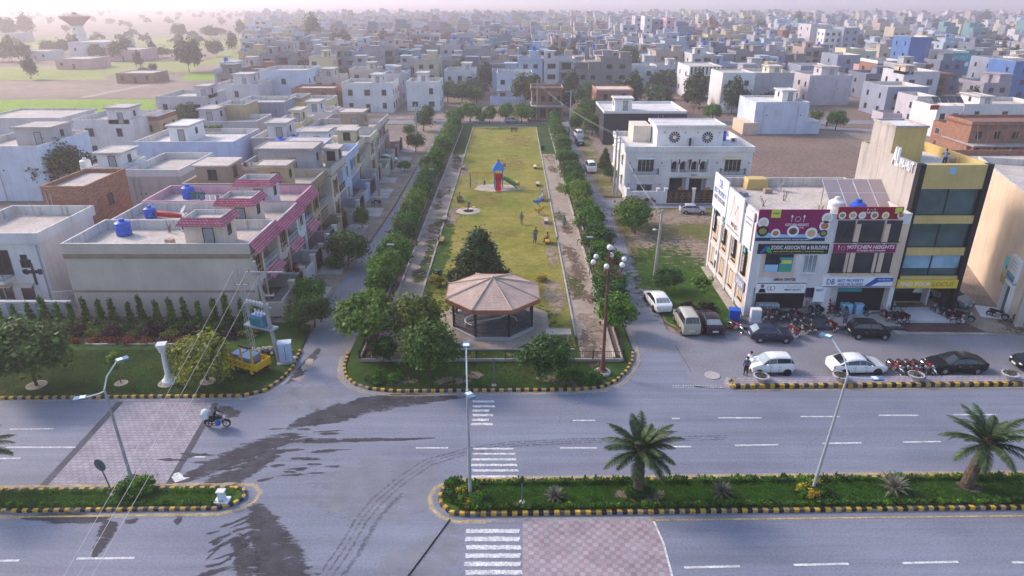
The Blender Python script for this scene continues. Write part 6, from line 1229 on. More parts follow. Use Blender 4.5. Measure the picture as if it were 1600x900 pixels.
for k in range(420):
    y_ = g.uniform(480,1900); x_f = g.uniform(-.78,.8)*y_
    if -.35*y_ < x_f < .45*y_ and y_ < 800 and k%3: continue
    s = g.uniform(2.2,4.5); c = leafcloud(100+k,s,s,s*.8,s*.8,9,7,2.6,.4,.3); V.append(c+np.array((x_f,y_,0)))
tag(ob('far_woods', quads('far_woods', np.concatenate(V), 'leaf_far')), 'hazy scattered woods on the far plain', 'woods', kind='stuff')
# hedge with saplings along the corner house wall
for k in range(19):
    x = -47.5+k*1.32+random.uniform(-.12,.12); tree('ashoka',(x,57.0+.06*(k%2),.1),random.uniform(.85,1.25),'narrow upright sapling in the line along the corner house wall','saplings along the corner house wall')
for k in range(17): tree('bushdark',(-46.5+k*1.45+random.uniform(-.2,.2),55.9,.1),random.uniform(.85,1.1),'clipped dark shrub in the row below the upright saplings','dark shrubs below the saplings','shrub','shrub')
for k in range(12): tree('limebush' if k%2 else 'purple',(-43+k*1.75,54.7+random.uniform(-.2,.2),.1),random.uniform(.8,1.1),('lime green ' if k%2 else 'purple leaved ')+'shrub in the flower bed along the corner house wall',('lime ' if k%2 else 'purple ')+'shrubs in the corner flower bed','shrub','shrub')
for k in range(8): tree('red',(-40.3+k*1.6,53.5,.1),random.uniform(.9,1.2),'low red flower clump edging the corner flower bed','red flower clumps','flowers','flower_clump')
for x0 in (-37.5,-34.0,-30.6): edging('path_edging', [(x0,53.0),(x0+1.3,52.85),(x0+2.6,53.05)], .16, .1, .24, 'slab')
sheet('planting_bed', [(-60,54.0),(-41,53.6),(-26,53.9),(-23.5,55),(-23.5,57.3),(-60,57.3)], .106, 'soil')
for px,py,rad in ((58,604,.75),(190,601,.5),(325,598,.6),(262,601,.7)):
    p = G(px,py); MB_ = MB().lathe([(rad,.1),(rad,.16),(rad*.75,.17),(rad*.7,.13),(.05,.13)],p,14); tag(MB_.build('tree_ring','silt'),kind='structure')
for px,py,rx_,ry_ in ((630,597,1.2,.5),(705,597,1.5,.7),(740,588,.8,.5),(880,597,1.2,.6),(910,598,2.2,.7),(855,592,.9,.5),(610,600,.8,.4)):
    p = G(px,py); blob('bare_patch', p.x, p.y, rx_*1.3, ry_*1.4, .106+.0001*(px%7), 'barer')
# palms
def frond(g, L, up, az, n, wid, base, curl):
    pts = []; p = np.array(base,float); el = up
    for k in range(n+1):
        pts.append(p.copy()); d = np.array((math.cos(az)*math.cos(el), math.sin(az)*math.cos(el), math.sin(el))); p = p+d*L/n; el -= curl/n*(.35+1.3*k/n)
    V = []
    side = np.array((-math.sin(az),math.cos(az),0))
    for k in range(1,n+1):
        d = pts[k]-pts[k-1]; d /= np.linalg.norm(d); up_ = np.cross(side,d); u = k/n; l = wid*(math.sin(math.pi*min(1,u*.9+.1))**.6)
        for s in (-1,1):
            for q in range(2):
                o = pts[k-1]+d*(L/n)*(q*.5); t = o+side*s*l*.8+d*l*.62+up_*(.18*l)*g.uniform(.2,1.6)+np.array((0,0,-.12*l))
                w_ = d*.05*max(.6,wid*2); V.append((o-w_,o+w_,t+w_*.3,t-w_*.3))
        V.append((pts[k-1]-side*.02,pts[k-1]+side*.02,pts[k]+side*.016,pts[k]-side*.016)); V.append((pts[k-1]-np.array((0,0,.02)),pts[k-1]+np.array((0,0,.02)),pts[k]+np.array((0,0,.016)),pts[k]-np.array((0,0,.016))))
    return V
def palm(loc, h, L, label, seed, lean=(0,0), nf=30):
    g = np.random.default_rng(seed); t = thing('palm_tree', label, 'palm', loc); b = MB(); n = 10
    P = [(lean[0]*(k/n)**1.4, lean[1]*(k/n)**1.4, h*k/n) for k in range(n+1)]; b.tube(P,[.36-.12*k/n+(.03 if k%2 else 0) for k in range(n+1)],10)
    for k in range(90):
        u = g.uniform(.03,.98); a = g.uniform(0,6.28); q = (lean[0]*u**1.4, lean[1]*u**1.4, h*u); rr_ = .36-.12*u; b.add([(q[0]+rr_*math.cos(a-.2),q[1]+rr_*math.sin(a-.2),q[2]),(q[0]+rr_*math.cos(a+.2),q[1]+rr_*math.sin(a+.2),q[2]),(q[0]+(rr_+.09)*math.cos(a),q[1]+(rr_+.09)*math.sin(a),q[2]+.16)],[(0,1,2)])
    b.build('trunk','palm_bark',t); top = (lean[0],lean[1],h); V = []
    for k in range(nf):
        u = k/nf; az = k*2.39996+g.uniform(-.2,.2); V += frond(g, L*g.uniform(.85,1.1)*(1 if u > .15 else .75), 1.45-1.55*u**.9+g.uniform(-.1,.1), az, 20, .46, top, 1.0+.35*u)
    ob('crown', quads('crown', np.array(V), 'leaf_palm'), t); V = []
    for k in range(12): V += frond(g, L*.35, .9-1.2*k/12, k*2.1, 5, .05, top, .6)
    ob('frond_bases', quads('frond_bases', np.array(V), 'frond_old'), t); MB().lathe([(.42,-.1),(.4,.35),(.25,.5),(.03,.6)],top,10).build('bud','palm_bark',t); return t
palm((7.75,33.5,.13), 3.1, 2.75, 'date palm with straight trunk and full crown on the long median', 3, (-.05,.0))
palm((28.3,34.1,.13), 2.9, 2.9, 'date palm with leaning trunk on the long median', 5, (.75,.35))
palm((-32.6,33.5,.13), 2.9, 2.6, 'date palm on the short median', 8)
def sago(px, py, s, seed):
    p = G(px,py,.13); g = np.random.default_rng(seed); V = []; t = thing('sago_palm', 'low rosette cycad planted in the long median lawn', 'cycad', (p.x,p.y,.12), 0, 'cycads in the long median')
    for k in range(34): V += frond(g, .95*s*g.uniform(.8,1.1), 1.35-1.3*(k/34), k*2.4, 9, .13*s, (0,0,.15*s), .7)
    ob('fronds', quads('fronds', np.array(V), 'leaf_sago'), t); MB().lathe([(.14*s,0),(.15*s,.12),(.05,.22*s)],n=8).build('stem','palm_bark',t)
sago(868,778,.85,1); sago(1128,772,.95,2); sago(1397,765,1.2,3)
# small plants in lines on the medians
def tuft(seed, n, rad, h, leaf):
    g = np.random.default_rng(seed); V = []
    for k in range(n):
        a = g.uniform(0,6.28); r_ = rad*g.uniform(0,1)**.5; o = np.array((r_*math.cos(a),r_*math.sin(a),h*g.uniform(.0,.75))); d = np.array((math.cos(a)*.6+g.normal(0,.4),math.sin(a)*.6+g.normal(0,.4),g.uniform(.3,1.2))); d /= np.linalg.norm(d); s = np.cross(d,(0,0,1)); s /= np.linalg.norm(s)+1e-6; l = h*g.uniform(.35,.6); V.append((o-s*.02,o+d*l*.5+s*.045,o+d*l,o+d*l*.5-s*.045))
    return quads('foliage', np.array(V), leaf)
TU = [tuft(k,46,.14,.34,'leaf' if k%2 else 'leaf_dark') for k in range(4)]
def rowplants(y0, xa, xb, step, label, group, sc=1.0, keep=.95):
    x = xa; n = 0
    while x < xb and n < 290:
        if random.random() < keep:
            p = RD(x,y0); o = ob('hedge_plant', random.choice(TU), None, (p[0]+random.uniform(-.05,.05),p[1]+random.uniform(-.05,.05),.12), random.uniform(0,6)); s = sc*random.uniform(.8,1.25); o.scale = (s,s,s); tag(o, label, 'plant', group); n += 1
        x += step
rowplants(34.35,-2.6,36,.3,'small leafy plant in the line along the back edge of the long median','plants along the back of the long median',.95,.86)
rowplants(32.0,-2.9,34,.24,'small leafy plant in the dense line along the front edge of the long median','plants along the front of the long median',1.0,.97)
rowplants(32.75,-34,-17.5,.33,'small leafy plant along the front edge of the short median','plants along the front of the short median',.75,.85); rowplants(33.95,-34,-17.8,.36,'small leafy plant along the back edge of the short median','plants along the back of the short median',.7,.8)
for k in range(16): p = (-4.0+random.uniform(0,1.0),32.5+random.uniform(0,1.8),.12); o = ob('hedge_plant', random.choice(TU), None, p); o.scale = (1.5,1.5,1.5); tag(o,'taller dark plant in the clump at the rounded tip of the long median','plant','plants at the tip of the long median')
for px,py,n,wh in ((735,783,7,'the lamp post at the median tip'),(1268,772,7,'the lamp post by the leaning palm'),(212,768,6,'the lamp post on the short median')):
    p = G(px,py)
    for k in range(n): a = k*6.28/n; tree('gold' if k%2 else 'bush',(p.x+.55*math.cos(a),p.y+.45*math.sin(a),.12),random.uniform(.5,.8),('golden leaved' if k%2 else 'green')+' shrub around '+wh,('golden' if k%2 else 'green')+' shrubs around '+wh,'shrub','shrub')
    MB_ = MB().lathe([(.5,.1),(.45,.3),(.3,.4),(.03,.42)],p,10); tag(MB_.build('soil_mound','soil'),kind='structure')
p = G(1000,775); blob('bare_patch', p.x, p.y, 2.0, .8, .137, 'barer')
for k in range(5): tree('bushdark',(p.x+random.uniform(-1,.9),p.y+random.uniform(-.2,.5),.12),random.uniform(.35,.55),'low shrub at the foot of the straight palm','shrubs at the straight palm','shrub','shrub')
p = Vector((28.4,34.0,0)); blob('bare_patch', p.x, p.y, 1.3, .7, .137, 'barer')
# grass blades on the near lawns
def blades(seed, n, xr, yr, z, h, test=None):
    g = np.random.default_rng(seed); x = g.uniform(*xr,n); y = g.uniform(*yr,n)+.0175*x; a = g.uniform(0,6.28,n); hh = h*g.uniform(.5,1.3,n); w_ = .012; lx = g.normal(0,.03,n); ly = g.normal(0,.03,n)
    o = np.stack([x,y,np.full(n,z)],1); s = np.stack([np.cos(a)*w_,np.sin(a)*w_,np.zeros(n)],1); t = o+np.stack([lx,ly,hh],1)
    return np.stack([o-s,o+s,t],1)
me = quads('grass', np.concatenate([blades(1,70000,(-3.2,32),(31.95,34.45),.12,.09),blades(2,16000,(-34,-17),(32.6,34.1),.12,.08),blades(3,60000,(-42,-19.5),(45.3,52.6),.1,.08),blades(4,26000,(-11,7),(45.7,50),.1,.09)]), 'grass_blade', quad=3)
tag(ob('grass', me), 'short grass blades on the medians and roadside lawns', 'grass', kind='stuff')
# park bushes
T('gold',681,448,1.3,'round golden shrub beside the gazebo',cat='shrub',name='shrub',z=.3); T('gold',846,440,1.0,'small golden shrub at the gazebo corner',cat='shrub',name='shrub')
r = random.Random(9)
for k in range(14): T('bush',r.choice((580,590,600,615,870,880,900,915,930,945)),r.uniform(588,600),r.uniform(.5,.8),'low straggly shrub on the lawn strip inside the park kerb',group='shrubs on the kerb lawn strip',cat='shrub',name='shrub')
# ---------------- park furniture ----------------
GZ = thing('gazebo', 'octagonal park gazebo with pinkish tiled roof and dark steel posts', 'gazebo', (-1.75,57.4,.1))
def octo(R, z): return [(R*math.cos(math.pi/8+k*math.pi/4), R*math.sin(math.pi/8+k*math.pi/4), z) for k in range(8)]
MB().prism([p[:2] for p in octo(4.1,0)],0,.34).build('floor','w_grey',GZ); MB().prism([p[:2] for p in octo(3.9,0)],.342,.37).build('floor_tiles','darkpaver',GZ)
for Z in (0,): MB().prism([p[:2] for p in octo(5.6,0)],0,.06).build('apron','pathbrick',GZ)
A = octo(4.6,3.2); R_ = MB().build('roof','rooftile',GZ)
bpy.data.objects.remove(R_); CHILD[GZ.name].pop()
rf = bpy.data.objects.new('roof', MB().prism([p[:2] for p in octo(4.4,0)],3.0,3.12).mesh('roof','w_mocha')); COL.objects.link(rf); rf.parent = GZ; CHILD[GZ.name].append(rf)
for k in range(8):
    a, c = A[k], A[(k+1)%8]; b = MB(); b.add([a,c,(0,0,4.55),(a[0]*.98,a[1]*.98,3.13),(c[0]*.98,c[1]*.98,3.13),(0,0,4.4)],[(0,1,2),(4,3,5),(0,3,4,1)]); b.build('roof_panel','rooftile',rf)
    b = MB(); b.tube([(a[0]*1.01,a[1]*1.01,3.28),(0,0,4.6)],.055,6); b.build('ridge','w_sand',rf)
    d = (c[0]-a[0],c[1]-a[1]); b = MB(); b.add([(a[0]*1.005,a[1]*1.005,3.24),(c[0]*1.005,c[1]*1.005,3.24),(c[0]*1.005,c[1]*1.005,2.84),(a[0]*1.005,a[1]*1.005,2.84),(a[0]*.985,a[1]*.985,3.24),(c[0]*.985,c[1]*.985,3.24),(c[0]*.985,c[1]*.985,2.84),(a[0]*.985,a[1]*.985,2.84)],[(0,1,2,3),(7,6,5,4),(3,2,6,7),(0,4,5,1)]); b.build('eave_tiles','rooftile_edge',rf)
P_ = octo(3.85,0)
for k, p in enumerate(P_):
    MB().box(p[0]-.11,p[0]+.11,p[1]-.11,p[1]+.11,.37,3.0).build('post','metal_dark',GZ)
    q = P_[(k+1)%8]
    if k != 1: MB().cyl((p[0],p[1],1.2),(q[0],q[1],1.2),.03,n=6).cyl((p[0],p[1],.7),(q[0],q[1],.7),.025,n=6).cyl((p[0]*.97,p[1]*.97,2.9),(q[0]*.97,q[1]*.97,2.9),.05,n=6).build('rail','metal_dark',GZ)
MB().lathe([(.16,4.55),(.16,4.7),(.02,4.8)],n=8).build('finial','w_pinkcream',rf)
b = MB(); b.tube([(2.4*math.cos(t*.3)-.2,1.5*math.sin(t*.3)-.8,.62) for t in range(14)],.08,6); b.build('seat_rim','w_lightgrey',GZ); b = MB(); b.tube([(-2.6,-1.6,.62),(-1,-.9,.62),(.6,-.2,.62),(1.8,.9,.62)],.09,6); b.build('seat_rim','w_lightgrey',GZ)
# railing round the park: low wall, posts, rails and bars panel by panel
def fence(pts, label, step=2.4, h=1.0):
    t = thing('park_fence', label, 'fence', (0,0,.08), 0, 'railings round the park')
    def mkp(L):
        b = MB(); b.cyl((0,0,h*.95),(L,0,h*.95),.025,n=5).cyl((0,0,.38),(L,0,.38),.02,n=5)
        n = int(L/.16)
        for k in range(n): x = L*(k+.5)/n; b.box(x-.01,x+.01,-.01,.01,.3,h*.95)
        return b.mesh('rail_panel','metal_dark')
    for a, c in zip(pts[:-1],pts[1:]):
        L = math.dist(a,c); n = max(1,round(L/step)); l = L/n; an = math.atan2(c[1]-a[1],c[0]-a[0]); pm = cached(('rp',round(l,2)), lambda: mkp(l))
        w_ = MB().box(0,L,-.1,.1,0,.26).build('low_wall','concrete',t,(a[0],a[1],0),an)
        for k in range(n):
            x, y = a[0]+(c[0]-a[0])*k/n, a[1]+(c[1]-a[1])*k/n
            ob('rail_panel', pm, t, (x,y,0), an); ob('post', cached('fpost', lambda: MB().box(-.04,.04,-.04,.04,.26,h+.08).mesh('post','metal_dark')), t, (x,y,0), an)
    return t
fence([(-12.7,50.0),(9.2,50.0)], 'dark railing on a low wall along the park front')
fence([(9.3,50.0),(9.38,77.5)], 'near stretch of dark railing along the park side facing the shops'); fence([(9.38,80),(9.38,166)], 'far stretch of dark railing along the park side facing the twin house'); fence([(-12.8,50.0),(-12.8,166)], 'dark railing along the park side facing the terraced houses'); fence([(-12.8,166.2),(9.38,166.2)], 'dark railing across the far park end')
# benches
def bench(px, py, rz, label, m='bench_conc', back=True, group='benches in the park'):
    p = G(px,py,.1); t = thing('bench', label, 'bench', (p.x,p.y,.1), rz, group)
    ob('seat', cached(('bs',m), lambda: MB().box(-.8,.8,-.28,.28,.4,.5).mesh('seat',m)), t)
    for s in (-1,1): ob('leg', cached('bleg', lambda: MB().box(-.12,.12,-.24,.24,0,.397).mesh('leg','w_brown')), t, (s*.5,0,0))
    if back: ob('backrest', cached(('bb',m), lambda: MB().box(-.8,.8,.26,.34,.5,.95).mesh('backrest','w_brown')), t)
    return t
bench(695,345,math.pi/2,'pale slab bench beside the path on the terrace side',back=False); bench(690,379,math.pi/2,'yellow seated bench on the terrace side of the lawn','t_yellow'); bench(853,348,math.pi/2,'pale slab bench near the yellow spring rider',back=False); bench(840,290,math.pi/2,'pale slab bench farther along the twin house side of the lawn',back=False); bench(836,263,-math.pi/2,'yellowish bench near the twin house side lawn edge','w_yellowcream'); bench(723,264,math.pi/2,'pale bench beside the far terrace side path','w_yellowcream'); bench(855,380,-math.pi/2,'yellow bench with a seated person','t_yellow'); bench(848,313,-math.pi/2,'dark bench with a seated person in pale clothes','w_brown'); bench(803,206,0,'dark bench at the far end of the lawn','w_brown'); bench(718,315,math.pi/2,'dark bench by the merry-go-round','w_brown')
tag(MB().box(-1.1,1.1,-.55,.55,.7,.8).box(-.9,-.75,-.4,.4,0,.697).box(.75,.9,-.4,.4,0,.697).build('stone_table','bench_conc',None,(G(872,530).x,54.0,.1)), 'pale slab table on the grass beside the gazebo', 'table')
# bins
for px, py, lab in ((684,437,'dark green litter bin near the golden shrub'),(848,236,'teal litter bin near the far path')):
    p = G(px,py); t = thing('litter_bin', lab, 'bin', (p.x,p.y,.1)); MB().lathe([(.28,.15),(.34,.2),(.36,1.0),(.3,1.05)],n=12).build('barrel','bin_green',t,smooth=True); MB().cyl((-.42,0,0),(-.42,0,1.15),.04).cyl((.42,0,0),(.42,0,1.15),.04).cyl((-.42,0,.7),(.42,0,.7),.03).build('stand','bin_green',t)
# playground
p0 = G(777,296); sheet('sand_pad', jag([(p0.x+a,p0.y+c) for a,c in ((-3.6,-.6),(-2.5,-1.2),(0,-1.8),(1.5,-1.5),(3.9,-.3),(4.2,1),(2.5,2.4),(0,2.8),(-2.6,2.6),(-3.4,1.6))],.5,.12,2), .118, 'sand')
PT = thing('play_tower', 'red and blue playground tower with red front slide and green side slide', 'playground', (p0.x+.2,p0.y+.8,.1))
for sx in (-.65,.65):
    for sy in (-.65,.65): MB().cyl((sx,sy,0),(sx,sy,3.2),.07).build('post','t_blue',PT)
MB().box(-.7,.7,-.7,.7,1.45,1.55).build('deck','t_orange',PT); MB().add([(-1,-1,3.0),(1,-1,3.0),(1,1,3.0),(-1,1,3.0),(-.35,-.35,4.0),(.35,-.35,4.0),(.35,.35,4.0),(-.35,.35,4.0),(0,0,4.4)],[(3,2,1,0),(0,1,5,4),(1,2,6,5),(2,3,7,6),(3,0,4,7),(4,5,8),(5,6,8),(6,7,8),(7,4,8)]).build('roof','t_blue',PT); MB().ball((0,0,4.45),.16,8,6).build('finial','metal_dark',PT)
MB().box(-.65,.65,-.72,-.66,1.55,2.5).build('slide_hood','t_red',PT)
b = MB(); b.add([(-.42,-.72,1.6),(.42,-.72,1.6),(.42,-2.5,.25),(-.42,-2.5,.25),(.42,-3.0,.18),(-.42,-3.0,.18)],[(0,1,2,3),(3,2,4,5)])
for s in (-1,1): b.add([(s*.42,-.72,1.55),(s*.42,-.72,1.95),(s*.42,-2.5,.55),(s*.42,-2.5,.2),(s*.48,-.72,1.55),(s*.48,-.72,1.95),(s*.48,-2.5,.55),(s*.48,-2.5,.2)],[(0,1,2,3),(7,6,5,4),(1,5,6,2),(0,3,7,4)])
b.build('slide','t_red',PT); b = MB(); b.tube([(.7,0,1.6),(1.5,.1,1.3),(2.3,.3,.7),(2.9,.4,.35)],.32,8); b.build('side_slide','t_green',PT); b = MB(); b.add([(.7,-.4,1.5),(.7,-.1,1.5),(3.0,-.6,.05),(3.0,-.95,.05)],[(0,1,2,3)]); b.cyl((.7,-.4,1.6),(3.0,-.95,.15),.05); b.build('ramp','black',PT); MB().ball((3.1,.6,.5),(.4,.35,.4),8,6).build('slide_end','t_yellow',PT)
MB().box(.75,1.2,.62,.68,3.2,3.9).cyl((.68,.65,3.0),(.68,.65,4.0),.03).build('flag','t_orange',PT)
SW = thing('swing_set', 'blue swing frame with hanging seats beside the play tower', 'swing', (p0.x-3.2,p0.y+1.6,.1))
for x in (-1.2,):
    for s in (-1,1): MB().cyl((x,s*.8,0),(x,s*.15,2.3),.06).build('leg','pole_green',SW)
MB().cyl((-1.2,-.15,2.3),(2.6,-.15,2.3),.05).cyl((-1.2,.15,2.3),(2.6,.15,2.3),.05).build('beam','t_orange',SW)
for x in (-.2,1.1): o = MB().box(x-.25,x+.25,-.12,.12,.45,.5).build('swing_seat','t_blue',SW); MB().cyl((x-.22,0,.5),(x-.22,0,2.28),.015,n=4).cyl((x+.22,0,.5),(x+.22,0,2.28),.015,n=4).build('chain','metal',o)
p1 = G(732,331); tag(ob('round_pad', MB().lathe([(1.75,0),(1.75,.04),(.72,.045),(.7,.02),(.02,.02)],n=24).mesh('round_pad','sand'), None, (p1.x,p1.y,.112)), kind='structure')
MG = thing('merry_go_round', 'small merry-go-round with coloured seats on a round sandy pad', 'playground', (p1.x,p1.y,.12)); MB().lathe([(.75,.02),(.75,.05),(.02,.06)],n=20).build('pit','void',MG); MB().lathe([(.12,0),(.1,.9),(.02,.95)],n=8).build('axle','metal_dark',MG)
for k in range(4): a = k*math.pi/2+.4; x, y = .8*math.cos(a), .8*math.sin(a); o = MB().box(x-.22,x+.22,y-.22,y+.22,.5,.58).build('seat',('t_yellow','t_red','t_orange','s_white')[k],MG); MB().cyl((0,0,.5),(x,y,.5),.035,n=5).cyl((x,y,.5),(x,y,1.0),.03,n=5).build('arm','metal',o)
for px,py,m,lab in ((840,323,'t_blue','blue spring rider animal on the lawn'),(842,336,'t_yellow','yellow spring rider animal on the lawn')):
    p = G(px,py); t = thing('spring_rider', lab, 'playground', (p.x,p.y,.1), .3); MB().lathe([(.3,0),(.3,.05),(.03,.06)],n=12).build('base','slab',t); b = MB(); b.tube([(.14*math.cos(k*.9),.14*math.sin(k*.9),.05+k*.018) for k in range(22)],.025,5); b.build('spring','metal_dark',t); MB().ball((0,0,.72),(.62,.24,.28),12,8).ball((.55,0,1.0),(.24,.17,.22),10,6).ball((-.6,0,.85),(.16,.08,.2),8,6).build('body',m,t,smooth=True)
p = G(874,334); t = thing('chair', 'white plastic chair on the path by the park gate', 'chair', (p.x,p.y,.12), 1.2); MB().box(-.24,.24,-.24,.24,.42,.46).build('seat','s_white',t); MB().box(-.24,.24,.2,.26,.46,.9).build('backrest','s_white',t)
for sx in (-1,1):
    for sy in (-1,1): MB().cyl((sx*.2,sy*.2,0),(sx*.24,sy*.24,.42),.025,n=5).build('leg','s_white',t)
# ---------------- lamps, poles, wires ----------------
def street_lamp(px, py, h, label, arms, lean=(0,0), mast='galv'):
    p = G(px,py); t = thing('street_lamp', label, 'street lamp', (p.x,p.y,.1)); T_ = Vector((lean[0],lean[1],h))
    MB().tube([(0,0,0),(lean[0]*.5,lean[1]*.5,h*.5),T_],[.11,.09,.06],8).build('mast',mast,t); MB().box(-.2,.2,-.2,.2,0,.12).build('base_plate','galv',t)
    for (dx,dy,dz,z0) in arms:
        st_ = Vector((lean[0]*z0/h,lean[1]*z0/h,z0)); e = st_+Vector((dx,dy,dz)); MB().tube([st_,st_+Vector((dx*.3,dy*.3,dz*.5)),e],.045,6).build('arm','lamp_white',t)
        d = Vector((dx,dy,.12)).normalized(); an = math.atan2(dy,dx); hd = MB().box(-.05,.62,-.2,.2,-.05,.05).build('lamp_head','lamp_head',t,e,an); MB().box(.0,.58,-.17,.17,-.075,-.053).build('lens','lamp_white',hd); MB().box(0,.3,-.17,.17,.053,.07).build('lamp_cover','lamp_white',hd)
    return t
street_lamp(735,781,7.6,'tall street lamp with two heads at the rounded tip of the long median',[(.03,-.05,.2,7.3),(-.05,.95,2.3,7.6)])
street_lamp(1268,772,8.0,'leaning street lamp with two heads beside the leaning palm',[(1.6,.2,-.3,7.9),(-.9,1.0,1.9,8.0)],(.95,.6))
street_lamp(212,770,7.0,'street lamp with two heads on the short median',[(-1.0,-.3,-.25,6.9),(.7,.7,1.5,7.0)],(-.55,.5),'metal')
# globe lamp
p = G(941,584); GL_ = thing('globe_lamp', 'rust brown ornamental lamp post with white globes at the park corner', 'street lamp', (p.x,p.y,.1)); HH = 11.0
MB().lathe([(.42,0),(.42,.25),(.25,.35),(.2,.9),(.14,1.0),(.12,5),(.1,HH-1.6),(.06,HH-.5)],n=10).build('mast','rust',GL_,smooth=True)
for k in range(6):
    a = k*math.pi/3+.25; R_ = 1.25; q = [(.1*math.cos(a),.1*math.sin(a),HH-1.9),(R_*.45*math.cos(a),R_*.45*math.sin(a),HH-2.45),(R_*.9*math.cos(a),R_*.9*math.sin(a),HH-2.2),(R_*math.cos(a),R_*math.sin(a),HH-1.55)]
    o = MB().tube(q,.045,6).torus((R_*.5*math.cos(a),R_*.5*math.sin(a),HH-1.6),.2,.025,'y',12,4).build('arm','rust',GL_); MB().lathe([(.1,0),(.12,.06),(.05,.1)],q[3],8).build('collar','rust',o); MB().ball((q[3][0],q[3][1],q[3][2]+.28),.205,14,10).build('globe','globe',o,smooth=True)
MB().ball((0,0,HH-.2),.22,14,10).build('globe','globe',GL_,smooth=True); MB().torus((0,0,HH-1.1),.3,.04,'z',14,5).torus((0,0,HH-.75),.2,.035,'z',14,5).build('scroll','rust',GL_); MB().lathe([(.7,0),(.7,.12),(.5,.2),(.03,.22)],n=12).build('plinth','stone',GL_)
# small green posts of the park
def garden_lamp(px, py, h, label, m='pole_green'):
    p = G(px,py); t = thing('garden_lamp', label, 'lamp post', (p.x,p.y,.1), 0, 'thin garden lamps of the park'); MB().cyl((0,0,0),(0,0,h),.05,.04,n=8).build('mast',m,t); MB().box(-.5,.2,-.12,.12,h,h+.1).build('lamp_head','galv',t); MB().lathe([(.16,0),(.16,.1),(.05,.12)],n=8).build('foot','stone',t)
for px,py,h in ((617,445,4.4),(678,310,4.4),(921,432,4.4),(862,246,4.2),(724,192,4.2)): garden_lamp(px,py,h,'thin green garden lamp rising from the tree rows of the park')
def post(px,py,h,lab,box=True):
    p = G(px,py); t = thing('post',lab,'post',(p.x,p.y,.1)); MB().cyl((0,0,0),(0,0,h),.05,.045,n=8).build('shaft','pole_green',t); MB().lathe([(.2,0),(.2,.06),(.05,.1)],n=10).build('foot','stone',t)
    if box: MB().box(-.06,.06,-.08,.06,h-.4,h+.02).build('cap','metal_dark',t)
post(816,787,1.9,'thin green metal post on the long median'); post(772,604,2.4,'thin green metal post on the lawn strip in front of the park railing',False)
# round sign on the short median
p = G(177,773,.13); t = thing('road_sign', 'round traffic sign seen from behind on the short median', 'sign', (p.x,p.y,.12)); MB().tube([(0,0,0),(-.2,.05,1.2),(-.42,.1,2.3)],.04,6).build('shaft','pole_green',t); o = MB().cyl((0,-.02,0),(0,.02,0),.42,n=24).build('disc','pole_green',t,(-.42,.16,2.1)); o.rotation_euler = (0,.1,-.3); MB().lathe([(.18,0),(.16,.12),(.03,.14)],n=8).build('foot','stone',t)
p = G(346,787,.13); t = thing('marker_block', 'small blue and white painted marker block on the short median tip', 'marker', (p.x,p.y+.2,.12)); MB().box(-.42,.42,-.3,.3,0,.16).build('base','w_white',t); MB().tbox(-.2,.2,-.16,.16,.163,.75,.02,.02).build('block','w_paleblue',t); MB().box(-.25,.25,-.2,.2,.753,.83).build('cap','w_offwhite',t)
# white pillar on the corner lawn
p = G(262,603); t = thing('white_pillar', 'white painted ornamental pillar beside the yellow tipped tree', 'pillar', (p.x,p.y+.4,.1), .2)
MB().lathe([(.55,0),(.55,.25),(.4,.35),(.3,.6),(.22,.75),(.18,2.6),(.2,2.7),(.2,2.75)],n=12).build('shaft','w_white',t,smooth=True); MB().tbox(-.2,.2,-.2,.2,2.753,3.3,-.1,-.1).build('capital','w_white',t); MB().box(-.36,.36,-.36,.36,3.303,3.45).build('cap','w_offwhite',t)
# electric poles
def epole(x, y, h, label, arms=((8.4,1.8),), m='concrete_pole', lean=(0,0), lattice=False):
    t = thing('utility_pole', label, 'utility pole', (x,y,0))
    if lattice:
        b = MB(); w_ = .22
        for sx in (-1,1):
            for sy in (-1,1): b.cyl((sx*w_,sy*w_,0),(sx*w_*.6,sy*w_*.6,h),.025,n=4)
        for k in range(int(h/.4)):
            z = k*.4; q = w_*(1-.4*z/h)
            for (a0,a1,c0,c1) in ((-q,-q,q,-q),(q,-q,q,q),(q,q,-q,q),(-q,q,-q,-q)): b.cyl((a0,a1,z),(c0,c1,z+.4),.014,n=3,cap=False)
        b.build('lattice','galv',t)
    else: MB().tube([(0,0,0),(lean[0],lean[1],h)],[.2,.12],8).build('shaft',m,t)
    for z, w_ in arms:
        o = MB().box(-w_/2,w_/2,-.05,.05,z,z+.1).build('crossarm','galv',t)
        for k in (-1,0,1): MB().lathe([(.05,0),(.07,.06),(.04,.1),(.06,.16),(.02,.2)],(k*w_*.45,0,z+.1),8).build('insulator','w_mocha',o)
    return t
epole(-19.4,49.7,9.0,'concrete utility pole with crossarm beside the blue cabinet on the corner lawn',((8.2,3.0),(6.2,.8)),lean=(-1.0,.5)); epole(-22.0,50.9,8.2,'steel lattice pole carrying the transformer on the corner lawn',((6.6,1.2),),lattice=True)
p = Vector((-20.75,50.4,0)); t = thing('transformer', 'blue pole mounted transformer between the lattice and concrete poles', 'transformer', p, -.4); MB().box(-1.5,1.5,-.4,.4,3.1,3.25).build('platform','galv',t); MB().box(-.6,.6,-.35,.35,3.253,4.3).build('tank','c_blue',t)
for k in range(7): MB().box(-.54+k*.18,-.5+k*.18,-.6,-.353,3.4,4.15).build('fin','s_teal',t)
for k in range(3): MB().lathe([(.08,0),(.1,.1),(.06,.18),(.09,.26),(.03,.4)],(-.35+k*.35,0,4.3),8).build('bushing','w_offwhite',t)
MB().box(-1.4,1.4,-.06,.06,5.0,5.1).build('crossarm','galv',t)
for k in range(7): MB().ball((-1.0+k*.33,0,5.3),(.14,.12,.18),7,5).build('switch','w_lightgrey',t)
b = MB()
